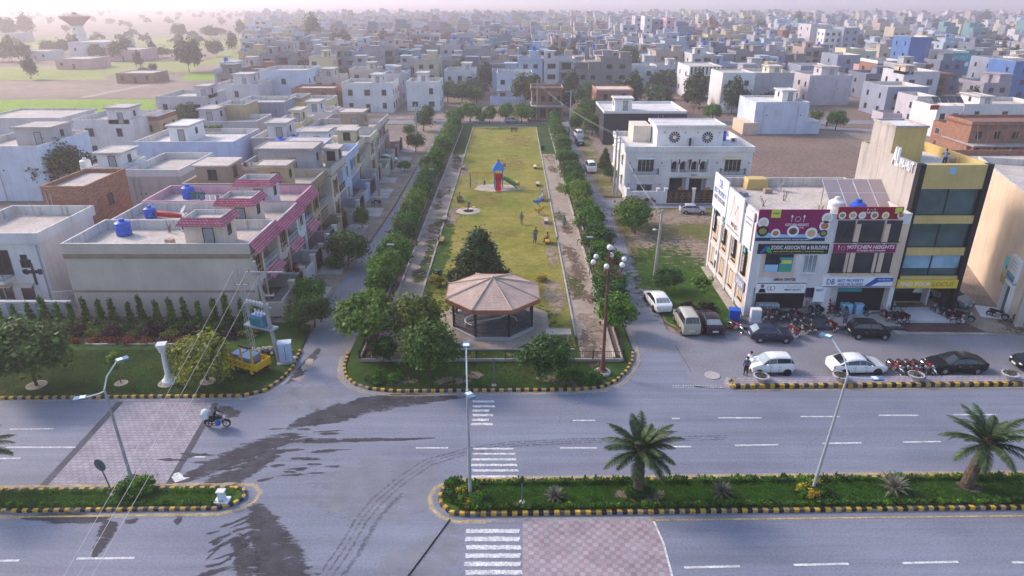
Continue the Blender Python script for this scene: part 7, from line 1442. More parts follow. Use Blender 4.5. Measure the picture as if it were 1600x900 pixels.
for k in range(5): b.tube([(-.35+k*.18,0,4.6),(-.5+k*.22,.1,4.9),(-.8+k*.4,0,5.2)],.02,4)
b.build('cabling','cable',t)
p = G(443,572); t = thing('electric_cabinet', 'light blue electric cabinet on a concrete pad beside the leaning utility pole', 'cabinet', (p.x+.1,p.y+.6,.1), .25); MB().box(-.75,.75,-.55,.55,0,.14).build('pad','slab',t); MB().box(-.5,.5,-.35,.35,.143,1.75).build('case','w_blue',t); MB().box(-.56,.56,-.41,.41,1.753,1.85).build('roof','w_paleblue',t); MB().box(-.02,.02,-.37,-.352,.3,1.65).build('door_gap','frame_dark',t)
rs = random.Random(3); t = thing('rubble_heap', 'heap of pale rubble stones under the transformer', 'rubble', (-21.0,51.5,.1))
for k in range(46): c_ = (rs.gauss(0,.95),rs.gauss(0,.35),0); s = rs.uniform(.1,.22); z = max(0,.5-abs(c_[0])*.35)*rs.random(); o = MB().ball((0,0,0),(s,s*rs.uniform(.6,1),s*rs.uniform(.5,.9)),6,4).build('stone','stone',t,(c_[0],c_[1],z+s*.5),rs.uniform(0,6))
# yellow trolley with switchgear
p = G(388,592); t = thing('trailer', 'yellow four wheeled trailer carrying blue electric gear', 'trailer', (p.x-.3,p.y+1.3,.1), -.42)
MB().box(-1.55,1.55,-.8,.8,.62,.72).build('bed','t_yellow',t); MB().box(-1.55,1.55,-.84,-.8,.6,1.2).box(-1.55,1.55,.8,.84,.6,1.2).box(-1.59,-1.55,-.84,.84,.6,1.2).box(1.55,1.59,-.84,.84,.6,1.2).build('side_board','t_yellow',t)
for k in range(5): MB().cyl((-1.1+k*.5,-.85,.92),(-1.1+k*.5,-.842,.92),.07,n=10).build('hole','void',t)
for sx in (-1,1):
    for sy in (-1,1): o = MB().torus((sx*1.0,sy*.72,.38),.28,.1,'y',16,6).build('wheel','rubber',t); MB().cyl((sx*1.0,sy*.72-.09,.38),(sx*1.0,sy*.72+.09,.38),.2,n=12).build('hub','t_yellow',o)
MB().box(-.45,.75,-.6,.6,.72,1.45).build('switch_box','c_blue',t); MB().box(-1.3,-.5,-.5,.5,1.3,1.5).build('blue_tray','c_blue',t)
for x in (.0,1.1): MB().box(x-.06,x+.06,-.72,-.6,.72,2.5).build('upright','t_yellow',t)
MB().box(-.1,1.2,-.74,-.58,2.5,2.62).build('top_bar','metal_dark',t); MB().tube([(-1.6,0,.65),(-2.4,.1,.9)],.05,6).build('tow_bar','t_yellow',t)
epole(-20.6,102.5,9.2,'paired utility pole on the pavement outside the light blue house',((8.2,2.4),(7.4,2.0))); epole(-19.6,141,8.6,'utility pole outside the far terraced houses',((8.0,2.2),)); epole(15.7,69.3,7.6,'grey utility pole on the plot beside the dark low tree',((7.2,1.0),),lean=(.25,.1)); epole(15.9,103.5,10.0,'tall steel utility pole at the twin house corner',((9.3,1.6),(8.6,1.2)),m='galv'); epole(16.3,102.6,8.8,'thinner utility pole paired with the tall pole at the twin house corner',((8.2,1.0),),m='galv')
epole(6.3,176,9.6,'utility pole in front of the unfinished brick shell',((8.8,3.4),(7.8,2.6))); epole(14.5,172,7.4,'double headed lamp pole at the far street junction',((7.2,3.0),),m='galv')
def wire(a, c, sag, label, group, r_=.014, m='wire'):
    A_, C_ = Vector(a), Vector(c); pts = [A_.lerp(C_,k/14)-Vector((0,0,sag*4*(k/14)*(1-k/14))) for k in range(15)]; tag(MB().tube(pts,r_,4).build('wire',m), label, 'wire', group)
for k in range(3): wire((-20.0-1.15*k,50.1+.2*k,8.1), G(100-22*k,975,7.6), .25, 'pale overhead wire slanting from the transformer poles across the road', 'wires across the main road', .011)
for k in range(5): wire((-20.4,50.2,8.4-.45*k), (-20.9+.12*k,102.5,8.4-.3*k), .9, 'overhead wire strung along the terraced house fronts', 'wires along the terrace', .011); wire((-20.6+.3*k,102.5,8.4-.2*k),(-19.6+.2*k,141,8.1-.1*k),.6,'overhead wire strung along the far terrace fronts','wires along the far terrace',.009)
for k in range(4): wire((15.9,69.4,7.2-.12*k), (15.6+.25*k,103.4,8.8-.2*k), .7, 'overhead wire from the plot pole to the twin house corner', 'wires to the twin house', .007); wire((15.9+.2*k,103.5,9.4-.2*k),(6.3+.4*k,176,8.9-.2*k),1.0,'overhead wire from the twin house corner to the far pole','wires to the far pole',.007)
p = G(1020,372,5.5); t = thing('service_lamp', 'small white lamp fixed on the plot utility pole', 'lamp', (15.75,69.1,5.4)); MB().tube([(0,0,0),(-.5,-.3,.15)],.03,5).build('arm','galv',t); MB().ball((-.6,-.35,.15),(.22,.16,.1),8,6).build('head','lamp_white',t)
# planters on the island
for px in (1190,1315,1435,1584):
    p = G(px,598,.24); t = thing('planter', 'round lilac grey concrete planter with dry plants on the paved island', 'planter', (p.x,RD(p.x,46.2)[1],.24), 0, 'planters on the paved island'); MB().lathe([(.3,0),(.34,.06),(.36,.1),(.55,.42),(.62,.46),(.62,.52),(.52,.53),(.5,.45),(.03,.45)],n=16).build('bowl','w_mauve',t,smooth=True)
    V = leafcloud(px,.5,.5,.12,.5,14,36,.1,.3,.25); ob('plants', quads('plants', V, 'leaf_sago'), t)
# blue bin, cabinet by the shops
p = G(1146,502); t = thing('wheelie_bin', 'blue plastic waste bin at the grass corner before the shops', 'bin', (p.x,p.y,.06), -.2); MB().tbox(-.42,.42,-.38,.38,.12,1.15,-.08,-.06).build('body','bin_blue',t); MB().box(-.52,.52,-.46,.46,1.153,1.22).build('rim','bin_blue',t)
for s in (-1,1): MB().cyl((s*.36,.36,.1),(s*.42,.36,.1),.1,n=10).build('wheel','rubber',t)
p = G(1180,508); t = thing('electric_cabinet', 'white and blue cabinet in front of the shop corner', 'cabinet', (p.x,p.y+.3,.06), -.1); MB().box(-.55,.55,-.4,.4,0,.35).build('plinth','w_offwhite',t); MB().box(-.45,.45,-.33,.33,.353,1.5).build('case','w_offwhite',t); MB().box(-.33,.33,-.345,-.332,.55,1.35).build('door','w_paleblue',t)
p = G(1290,492); t = thing('sign_stand', 'wooden framed menu board standing beside the white shop pillar', 'sign', (p.x-.2,p.y+.1,.18), -.3); MB().box(-.45,.0,-.1,-.04,0,1.7).build('board','scaffold',t); MB().box(.05,.45,-.1,-.04,0,1.5).build('menu','c_red',t); 
for k in range(4): MB().cyl((.25,-.115,.25+k*.33),(.25,-.101,.25+k*.33),.13,n=10).build('printed_plate','s_food4',t)
p = G(1360,488); t = thing('food_cart', 'small orange and red snack cart in front of the shops', 'cart', (p.x+.3,p.y+.5,.18)); MB().box(-.7,.7,-.35,.35,.35,1.05).build('body','t_orange',t); MB().box(-.72,.72,-.4,-.36,.4,1.0).build('front_panel','c_red',t); MB().box(-.85,.85,-.5,.5,1.75,1.85).build('roof','w_brown',t)
for sx in (-1,1): MB().cyl((sx*.65,-.3,1.05),(sx*.65,-.3,1.75),.025,n=5).build('roof_post','metal',t); MB().torus((sx*.5,-.3,.25),.2,.05,'y',12,5).build('wheel','rubber',t)
p = G(1378,480); tag(MB().box(-.3,.3,-.08,.08,.05,2.3).ball((0,-.08,2.0),(.25,.04,.22),8,5).build('poster_stand','s_food2',None,(p.x+.2,p.y+1.0,.18)), 'tall yellow food poster stand beside the black pier', 'sign')

# roof clutter
rk = random.Random(17)
def dish(x,y,z,wh):
    t = thing('satellite_dish','grey satellite dish '+wh,'dish',(x,y,z),rk.uniform(0,6),'satellite dishes '+wh); ob('bowl',cached('dish',lambda: MB().lathe([(.02,.0),(.25,.04),(.45,.14),(.46,.15),(.25,.06),(.02,.03)],n=14).mesh('bowl','w_lightgrey',60)),t,(0,0,.6)).rotation_euler = (.9,0,0); ob('mast',cached('dishm',lambda: MB().cyl((0,0,0),(0,0,.62),.03,n=6).mesh('mast','metal')),t)
def rods(x,y,z,wh):
    b = MB()
    for k in range(6): b.cyl((rk.uniform(-.2,.2),rk.uniform(-.2,.2),0),(rk.uniform(-.35,.35),rk.uniform(-.35,.35),rk.uniform(.6,1.1)),.02,n=4)
    tag(b.build('reinforcing_bars','rust',None,(x,y,z)),'bundle of rusty reinforcing bars '+wh,'bars','rusty bars '+wh)
def crate(x,y,z,wh): tag(MB().tbox(-.4,.4,-.3,.3,0,rk.uniform(.3,.6),.03,.03).build('roof_crate',rk.choice(['w_brown','w_slate','w_mocha']),None,(x,y,z),rk.uniform(0,3)),'weathered storage crate '+wh,'crate','crates '+wh)
def line_(x,y,z,wh,L_=3.2):
    t = thing('clothes_line','clothes line with hanging washing '+wh,'laundry',(x,y,z),0,'clothes lines '+wh); MB().cyl((0,0,0),(0,0,1.5),.03,n=5).build('pole','metal',t); MB().cyl((L_,0,0),(L_,0,1.5),.03,n=5).build('pole','metal',t); MB().cyl((0,0,1.45),(L_,0,1.45),.01,n=4).build('cord','wire',t)
    for k in range(5): u = .3+k*.6; MB().box(u,u+.45,-.01,.01,rk.uniform(.6,.9),1.44).build('garment',rk.choice(['cl_white','cl_red','cl_blue','cl_pink','cl_teal']),t)
for y,h,wh in ((62.6,6.44,'on the beige corner house'),(70,6.19,'on the second pink tiled house'),(77,6.34,'on the pink parapet roof'),(84.3,6.54,'on the tan fronted house'),(92,6.74,'on the grey sided terraced house'),(101.5,6.24,'on the light blue house'),(110.7,6.04,'on the white terraced house'),(118,5.94,'on the cream terraced house')):
    far_ = y > 88; x0,x1 = (-34.5,-33) if far_ else (-38,-33.5)
    rk.choice([dish,rods])(rk.uniform(x0,x1),y+rk.uniform(1.5,2.4),h,wh); crate(rk.uniform(x0,x1)+.8,y-rk.uniform(1,2),h,wh)
    if y in (77,92,110.7): line_(-35.5 if not far_ else -36.0,y-2.6,h,wh,3.0 if not far_ else 2.4)
for x,y in ((24.6,64.5),(27.5,66.5),(29.2,62.0)): rods(x,y,9.34,'on the shop building roof')
crate(24.0,68.5,9.34,'on the shop building roof'); crate(26.8,69.5,9.34,'on the shop building roof'); dish(28.5,70.2,9.34,'on the shop building roof'); crate(38.4,61.5,13.64,'on the yellow building terrace'); crate(41.6,64.0,13.64,'on the yellow building terrace')
# ---------------- vehicles ----------------
CARS = {
 'sedan': dict(L=4.55,W=1.76,wb=(.95,3.62),r=.32, st=[(0,.30,.56,.58,.70),(.12,.22,.66,.70,.86),(.5,.2,.78,.83,.95),(1.2,.2,.88,.95,1),(1.95,.2,.92,1.40,1),(2.5,.2,.93,1.47,1),(3.1,.2,.94,1.44,1),(3.5,.2,.95,1.34,1),(4.05,.22,.96,1.05,.97),(4.42,.26,.93,.99,.9),(4.55,.34,.82,.86,.8)], roof=(4,7), glass=(3,8)),
 'hatch': dict(L=3.42,W=1.5,wb=(.55,2.85),r=.29, st=[(0,.3,.6,.64,.74),(.08,.22,.76,.82,.9),(.42,.2,.92,.99,.97),(.78,.2,1.0,1.08,1),(1.3,.2,1.04,1.56,1),(1.9,.2,1.05,1.63,1),(2.6,.2,1.06,1.62,1),(3.05,.2,1.07,1.57,1),(3.34,.24,1.06,1.16,.97),(3.42,.34,.9,.95,.9)], roof=(4,7), glass=(3,8)),
 'old': dict(L=3.7,W=1.56,wb=(.65,2.9),r=.28, st=[(0,.3,.58,.62,.88),(.1,.24,.68,.74,.95),(.6,.22,.78,.83,.99),(1.05,.22,.86,.91,1),(1.55,.22,.9,1.32,1),(2.0,.22,.9,1.38,1),(2.7,.22,.91,1.37,1),(3.05,.22,.91,1.33,1),(3.58,.26,.9,.98,.97),(3.7,.36,.76,.8,.92)], roof=(4,7), glass=(3,8)),
 'van': dict(L=4.1,W=1.66,wb=(.7,3.3),r=.3, st=[(0,.3,.7,.76,.8),(.1,.22,.86,.95,.94),(.5,.2,1.02,1.1,.99),(.75,.2,1.08,1.18,1),(1.35,.2,1.12,1.82,1),(1.9,.2,1.13,1.9,1),(3.2,.2,1.14,1.9,1),(3.85,.2,1.15,1.86,1),(4.04,.24,1.14,1.3,.98),(4.1,.34,1.0,1.06,.94)], roof=(4,7), glass=(3,8))}
def car(kind, loc, rz, paint, label, light=False, plate=True, parts=True):
    c = CARS[kind]; st = c['st']; hw = c['W']/2; t = thing('parked_car', label, 'car', loc, rz); key = ('car',kind)
    L = c['L']; sec = []
    for (x,zb,zl,zt,wf) in st:
        w_ = hw*wf; k = max(0,min(1,(zt-zl)/.45)); wr = w_*(1-.24*k)
        sec.append([(0,zb),(w_*.86,zb),(w_*.97,zb+.14),(w_,zb+(zl-zb)*.55),(w_*.975,zl),(wr,zl+(zt-zl)*.86),(wr*.86,zt-.01),(wr*.45,zt+.012*k),(0,zt+.02*k)])
    def P(i,j,s,o=0.0):
        y,z = sec[i][j]; return Vector((L/2-st[i][0], s*y, z))
    def body():
        b = MB(); n = len(sec[0]); vs = []
        for i in range(len(st)):
            for j in range(n): vs.append(P(i,j,1))
            for j in range(n-2,0,-1): vs.append(P(i,j,-1))
        m = 2*n-2; fs = [(i*m+j,i*m+(j+1)%m,(i+1)*m+(j+1)%m,(i+1)*m+j) for i in range(len(st)-1) for j in range(m)]; fs += [tuple(range(m)), tuple(range((len(st)-1)*m,len(st)*m))[::-1]]
        b.add(vs,fs); return b.mesh('body', paint, 46)
    o = ob('body', cached((key,paint,'b'), body), t)
    def patch(name, qs, m, inset=.06, off=.012):
        b = MB()
        for q in qs:
            ce = sum(q,Vector())/4; nn = (q[1]-q[0]).cross(q[3]-q[0]); nn.normalize()
            if nn.dot(ce-Vector((0,0,.7))) < 0: nn = -nn
            b.add([v+(ce-v)*inset+nn*off for v in q],[(0,1,2,3)])
        return b.mesh(name,m,50)
    g0, g1 = c['glass']; r0, r1 = c['roof']; gm = 'carglass'; gl = 'carglass_light' if light else 'carglass'
    ob('windscreen', cached((key,'ws',gl), lambda: patch('windscreen',[[P(g0,j,s),P(r0,j,s),P(r0,j+1,s),P(g0,j+1,s)] for s in (1,-1) for j in (6,7)]+[[P(g0,5,s),P(r0,5,s),P(r0,6,s),P(g0,6,s)] for s in (1,-1)],gl,.0)), t)
    ob('rear_window', cached((key,'rw',gl), lambda: patch('rear_window',[[P(r1,j,s),P(g1,j,s),P(g1,j+1,s),P(r1,j+1,s)] for s in (1,-1) for j in (6,7)],gl,.03)), t)
    mid = (r0+r1)//2 if r1-r0 > 2 else r0+1
    for s in (1,-1):
        for k,(a0,a1) in enumerate(((g0,r0),(r0,mid),(mid,r1),(r1,g1))):
            def mk(a0=a0,a1=a1,s=s): return patch('side_window',[[P(a0,4,s).lerp(P(a0,5,s),.12),P(a1,4,s).lerp(P(a1,5,s),.12),P(a1,4,s).lerp(P(a1,5,s),.94),P(a0,4,s).lerp(P(a0,5,s),.94)]],gm,.05,.014)
            ob('side_window', cached((key,'sw',s,k), mk), t)
        for wx in c['wb']:
            r_ = c['r']; ob('wheel_arch', cached((key,'wa'), lambda: MB().cyl((0,-.01,0),(0,.01,0),r_*1.17,n=18).mesh('wheel_arch','black')), t, (L/2-wx,s*(hw*.995),r_*1.02))
            w_ = ob('wheel', cached((key,'wh'), lambda: MB().lathe([(r_*.6,-.09),(r_*.94,-.1),(r_,-.07),(r_,.07),(r_*.94,.1),(r_*.6,.09)],n=20).mesh('wheel','rubber',50)), t, (L/2-wx,s*(hw-.075),r_)); w_.rotation_euler = (math.pi/2,0,0)
            ob('rim', cached((key,'ri',paint in ('c_white',)), lambda: MB().lathe([(r_*.62,-.097),(r_*.5,-.09),(r_*.2,-.1),(r_*.2,.1),(r_*.5,.09),(r_*.62,.097)],n=10).mesh('rim','c_black' if paint == 'c_white' else 'metal',30)), w_)
        ob('headlight', cached((key,'hl'), lambda: MB().ball((0,0,0),(.16,.2,.085),10,6).mesh('headlight','headlamp',60)), t, (L/2-.16,s*hw*.66,st[1][2]-.05)); ob('tail_light', cached((key,'tl'), lambda: MB().box(-.06,.06,-.17,.17,-.09,.09).mesh('tail_light','tail')), t, (-L/2+.1,s*hw*.68,st[-2][2]-.14))
        ob('mirror', cached((key,'mi',paint), lambda: MB().ball((0,0,0),(.07,.12,.07),8,6).mesh('mirror',paint,60)), t, (L/2-st[g0][0]-.35,s*(hw+.08),st[g0][2]+.08)); ob('sill', cached((key,'si'), lambda: MB().box(-L*.27,L*.25,-.012,.012,-.03,.03).mesh('sill','black')), t, (0,s*(hw*.985),.3))
        for q in (.42,.62): ob('door_gap', cached((key,'dg'), lambda: MB().box(-.008,.008,-.006,.006,-.28,.3).mesh('door_gap','black')), t, (L/2-L*q,s*(hw*1.0),.62)); ob('door_handle', cached((key,'dh'), lambda: MB().box(-.09,.09,-.012,.012,-.018,.018).mesh('door_handle','chrome')), t, (L/2-L*q-.14,s*(hw*.995),.78))
    ob('grille', cached((key,'gr'), lambda: MB().box(-.02,.02,-hw*.42,hw*.42,-.07,.07).mesh('grille','black')), t, (L/2-.03,0,st[0][2]-.06)); ob('bumper', cached((key,'bp'), lambda: MB().box(-.03,.03,-hw*.66,hw*.66,-.09,.09).mesh('bumper','black')), t, (L/2+.0,0,.38))
    ob('number_plate', cached('plate', lambda: MB().box(-.012,.012,-.25,.25,-.07,.07).mesh('number_plate','plate')), t, (-L/2-.012,0,.62)); ob('number_plate', cached('plate', None), t, (L/2+.035,0,.42))
    return t
def cpx(px, py): p = G(px,py); return (p.x,p.y,.01)
def C(kind, px, py, dx, dy, rzdeg, paint, label, **kw): p = G(px,py); return car(kind,(p.x+dx,p.y+dy,.012),math.radians(rzdeg),paint,label,**kw)
C('hatch',1207,588,0,.75,182,'c_white','white tall hatchback parked at the paved island with two people at its bonnet',light=True)
C('sedan',1344,588,0,.85,2,'c_white','white sedan with black wheels parked at the paved island')
C('sedan',1500,586,0,.85,181,'c_black','black sedan parked at the paved island behind the motorcycles')
C('sedan',1596,580,2.0,.6,178,'c_black','second black sedan nose on towards the first black sedan',light=True)
C('old',1207,537,0,.8,-3,'c_navy','dark blue old hatchback parked before the shops',light=True)
C('hatch',1362,532,0,.8,-3,'c_black','black tall hatchback parked before the shops')
C('sedan',1034,490,-.1,1.9,97,'c_white','white sedan parked at the grass edge of the side street',light=True)
C('van',1079,526,0,1.9,91,'c_champ','champagne van backed against the lawn')
C('sedan',1114,526,.1,2.0,90,'c_maroon','dark plum black sedan backed against the lawn beside the van',light=True)
C('old',1084,336,0,.8,-4,'c_silver','silver small hatchback parked on the bare plot opposite the twin house')
C('van',924,270,0,1.5,92,'c_white','white small van parked before the twin house corner'); C('van',905,218,0,2,95,'c_white','white van parked outside the black walled house',light=True); C('old',907,227,-.2,.5,95,'c_navy','dark small car behind the white van',light=True); C('old',812,193,-2,1.0,0,'c_silver','silver car parked across the far end of the park')
C('sedan',1487,478,.2,1.2,-62,'c_grey','grey sedan in the alley beside the tall yellow building'); C('sedan',622,250,-2.0,-2,0,'c_silver','silver car inside the light blue house porch'); C('old',455,442,-1.6,3.2,0,'c_red','dark red car in the porch of the corner house')
for k,(px,py) in enumerate([(942,129),(975,129),(1015,131)]): C('old',px,py,0,0,0,'c_silver','pale car parked before houses beyond the bare plot') 
for o in COL.objects:
    if o.get('label') == 'pale car parked before houses beyond the bare plot': o['group'] = 'cars beyond the bare plot'
# motorcycles
def bike(loc, rz, paint, label, group=None, lean=.1):
    t = thing('motorcycle', label, 'motorcycle', loc, rz, group); t.rotation_euler = (lean,0,rz)
    for x in (-.62,.62):
        w_ = ob('wheel', cached('bk_w', lambda: MB().torus((0,0,0),.25,.05,'y',18,6).mesh('wheel','rubber',60)), t, (x,0,.3))
        ob('rim', cached('bk_r', lambda: (lambda b: ([b.cyl((0,0,0),(.22*math.cos(k*.63),0,.22*math.sin(k*.63)),.009,n=3) for k in range(10)], b.torus((0,0,0),.21,.018,'y',16,4).cyl((0,-.05,0),(0,.05,0),.05,n=8))[1])(MB()).mesh('rim','chrome')), w_)
    ob('fuel_tank', cached(('bk_t',paint), lambda: MB().ball((.17,0,.8),(.28,.13,.13),12,8).box(-.4,-.15,-.12,.12,.5,.66).mesh('fuel_tank',paint,60)), t)
    ob('seat', cached('bk_s', lambda: MB().tube([(.0,0,.8),(-.25,0,.79),(-.55,0,.83),(-.72,0,.86)],[.1,.14,.13,.09],8).mesh('seat','seat_black',60)), t)
    ob('frame', cached('bk_f', lambda: MB().tube([(.42,0,.85),(.2,0,.7),(-.3,0,.65),(-.7,0,.7)],.03,5).tube([(.42,0,.85),(.3,0,.4),(0,0,.28),(-.62,0,.3)],.03,5).tube([(-.62,.1,.3),(-.5,.1,.68)],.028,5).tube([(-.62,-.1,.3),(-.5,-.1,.68)],.028,5).mesh('frame','black')), t)
    ob('engine', cached('bk_e', lambda: MB().box(-.12,.2,-.12,.12,.28,.5).cyl((.12,0,.45),(.24,0,.62),.09,n=10).mesh('engine','metal')), t)
    ob('fork', cached('bk_k', lambda: MB().tube([(.62,.08,.3),(.44,.08,.92)],.025,5).tube([(.62,-.08,.3),(.44,-.08,.92)],.025,5).mesh('fork','chrome')), t)
    ob('handlebar', cached('bk_h', lambda: MB().tube([(.25,-.36,1.0),(.4,-.2,1.02),(.42,0,.96),(.4,.2,1.02),(.25,.36,1.0)],.018,5).cyl((.36,.3,1.02),(.38,.3,1.18),.01,n=4).cyl((.36,-.3,1.02),(.38,-.3,1.18),.01,n=4).ball((.39,.3,1.22),(.02,.06,.05),6,4).ball((.39,-.3,1.22),(.02,.06,.05),6,4).mesh('handlebar','metal_dark')), t)
    ob('headlight', cached('bk_l', lambda: MB().ball((.52,0,.86),(.08,.1,.1),10,6).mesh('headlight','headlamp',60)), t)
    ob('mudguard', cached(('bk_m1',paint), lambda: MB().tube([(.62+.34*math.cos(a),0,.3+.34*math.sin(a)) for a in (.2,.8,1.4,2.0,2.6)],[.03,.07,.07,.07,.03],6).mesh('mudguard','chrome' if paint == 'c_red' else paint)), t); ob('mudguard', cached(('bk_m',paint), lambda: MB().tube([(-.62+.34*math.cos(a),0,.3+.34*math.sin(a)) for a in (.6,1.2,1.8,2.4,3.0)],[.03,.07,.07,.07,.04],6).mesh('mudguard','chrome' if paint == 'c_red' else paint)), t)
    ob('exhaust', cached('bk_x', lambda: MB().tube([(.2,-.14,.4),(.1,-.15,.22),(-.3,-.16,.24),(-.8,-.17,.32)],[.025,.03,.045,.045],6).mesh('exhaust','chrome',60)), t)
    ob('tail_light', cached('bk_tl', lambda: MB().box(-.8,-.74,-.07,.07,.72,.8).mesh('tail_light','tail')), t); ob('number_plate', cached('bk_np', lambda: MB().box(-.92,-.9,-.11,.11,.45,.62).mesh('number_plate','plate')), t)
    return t
bc = ['c_black','c_mred','c_black','c_navy','c_mred','c_black']; cnm = {'c_mred':'dark red','c_black':'black','c_red':'red','c_navy':'blue'}
BK = [(1190,503,100),(1201,503,98),(1216,503,105),(1234,507,110),(1246,505,112),(1268,498,80),(1281,497,95),(1303,497,118),(1322,498,75),(1348,496,110),(1242,528,95),(1257,522,100),(1270,521,90),(1301,519,92)]
for i,(px,py,a) in enumerate(BK): p = G(px,py); m = bc[i%6]; bike((p.x,p.y+.5,.17 if p.y > 56 else .01), math.radians(a+random.uniform(-8,8)), m, f'{cnm[m]} motorcycle parked in the crowd before the three storey shops', f'{cnm[m]} motorcycles before the shops')
for i,(px,py,a) in enumerate([(1383,503,85),(1395,507,100),(1404,506,95),(1412,506,100),(1468,498,110),(1478,503,95),(1490,506,110)]): p = G(px,py); m = bc[(i*2+1)%6]; bike((p.x,p.y+.4,.13), math.radians(a), m, f'{cnm[m]} motorcycle parked at the tall yellow building', f'{cnm[m]} motorcycles at the yellow building')
for i in range(5): p = G(1405+i*13,589); m = ('c_red','c_black','c_mred','c_black','c_red')[i]; bike((p.x,p.y+.75,.01), math.radians(-75+random.uniform(-5,5)), m, f'{cnm[m]} motorcycle packed between white and black sedans', f'{cnm[m]} motorcycles between the sedans', lean=.15)
for px,py,a,m,lab in ((1151,520,-60,'c_red','red motorcycle on the grass beside the blue waste bin'),(1507,503,-40,'c_black','black motorcycle standing in the alley mouth'),(1560,500,-40,'c_black','black motorcycle before the warehouse doorway'),(1597,508,-10,'c_black','black motorcycle beyond the warehouse plinth'),(588,323,160,'c_black','black motorcycle parked on the pavement outside the tan house'),(1015,320,10,'c_mred','dark red motorcycle before the twin house gate'),(1000,318,20,'c_black','black motorcycle before the twin house wall')): p = G(px,py); bike((p.x,p.y+.3,.03), math.radians(a), m, lab)
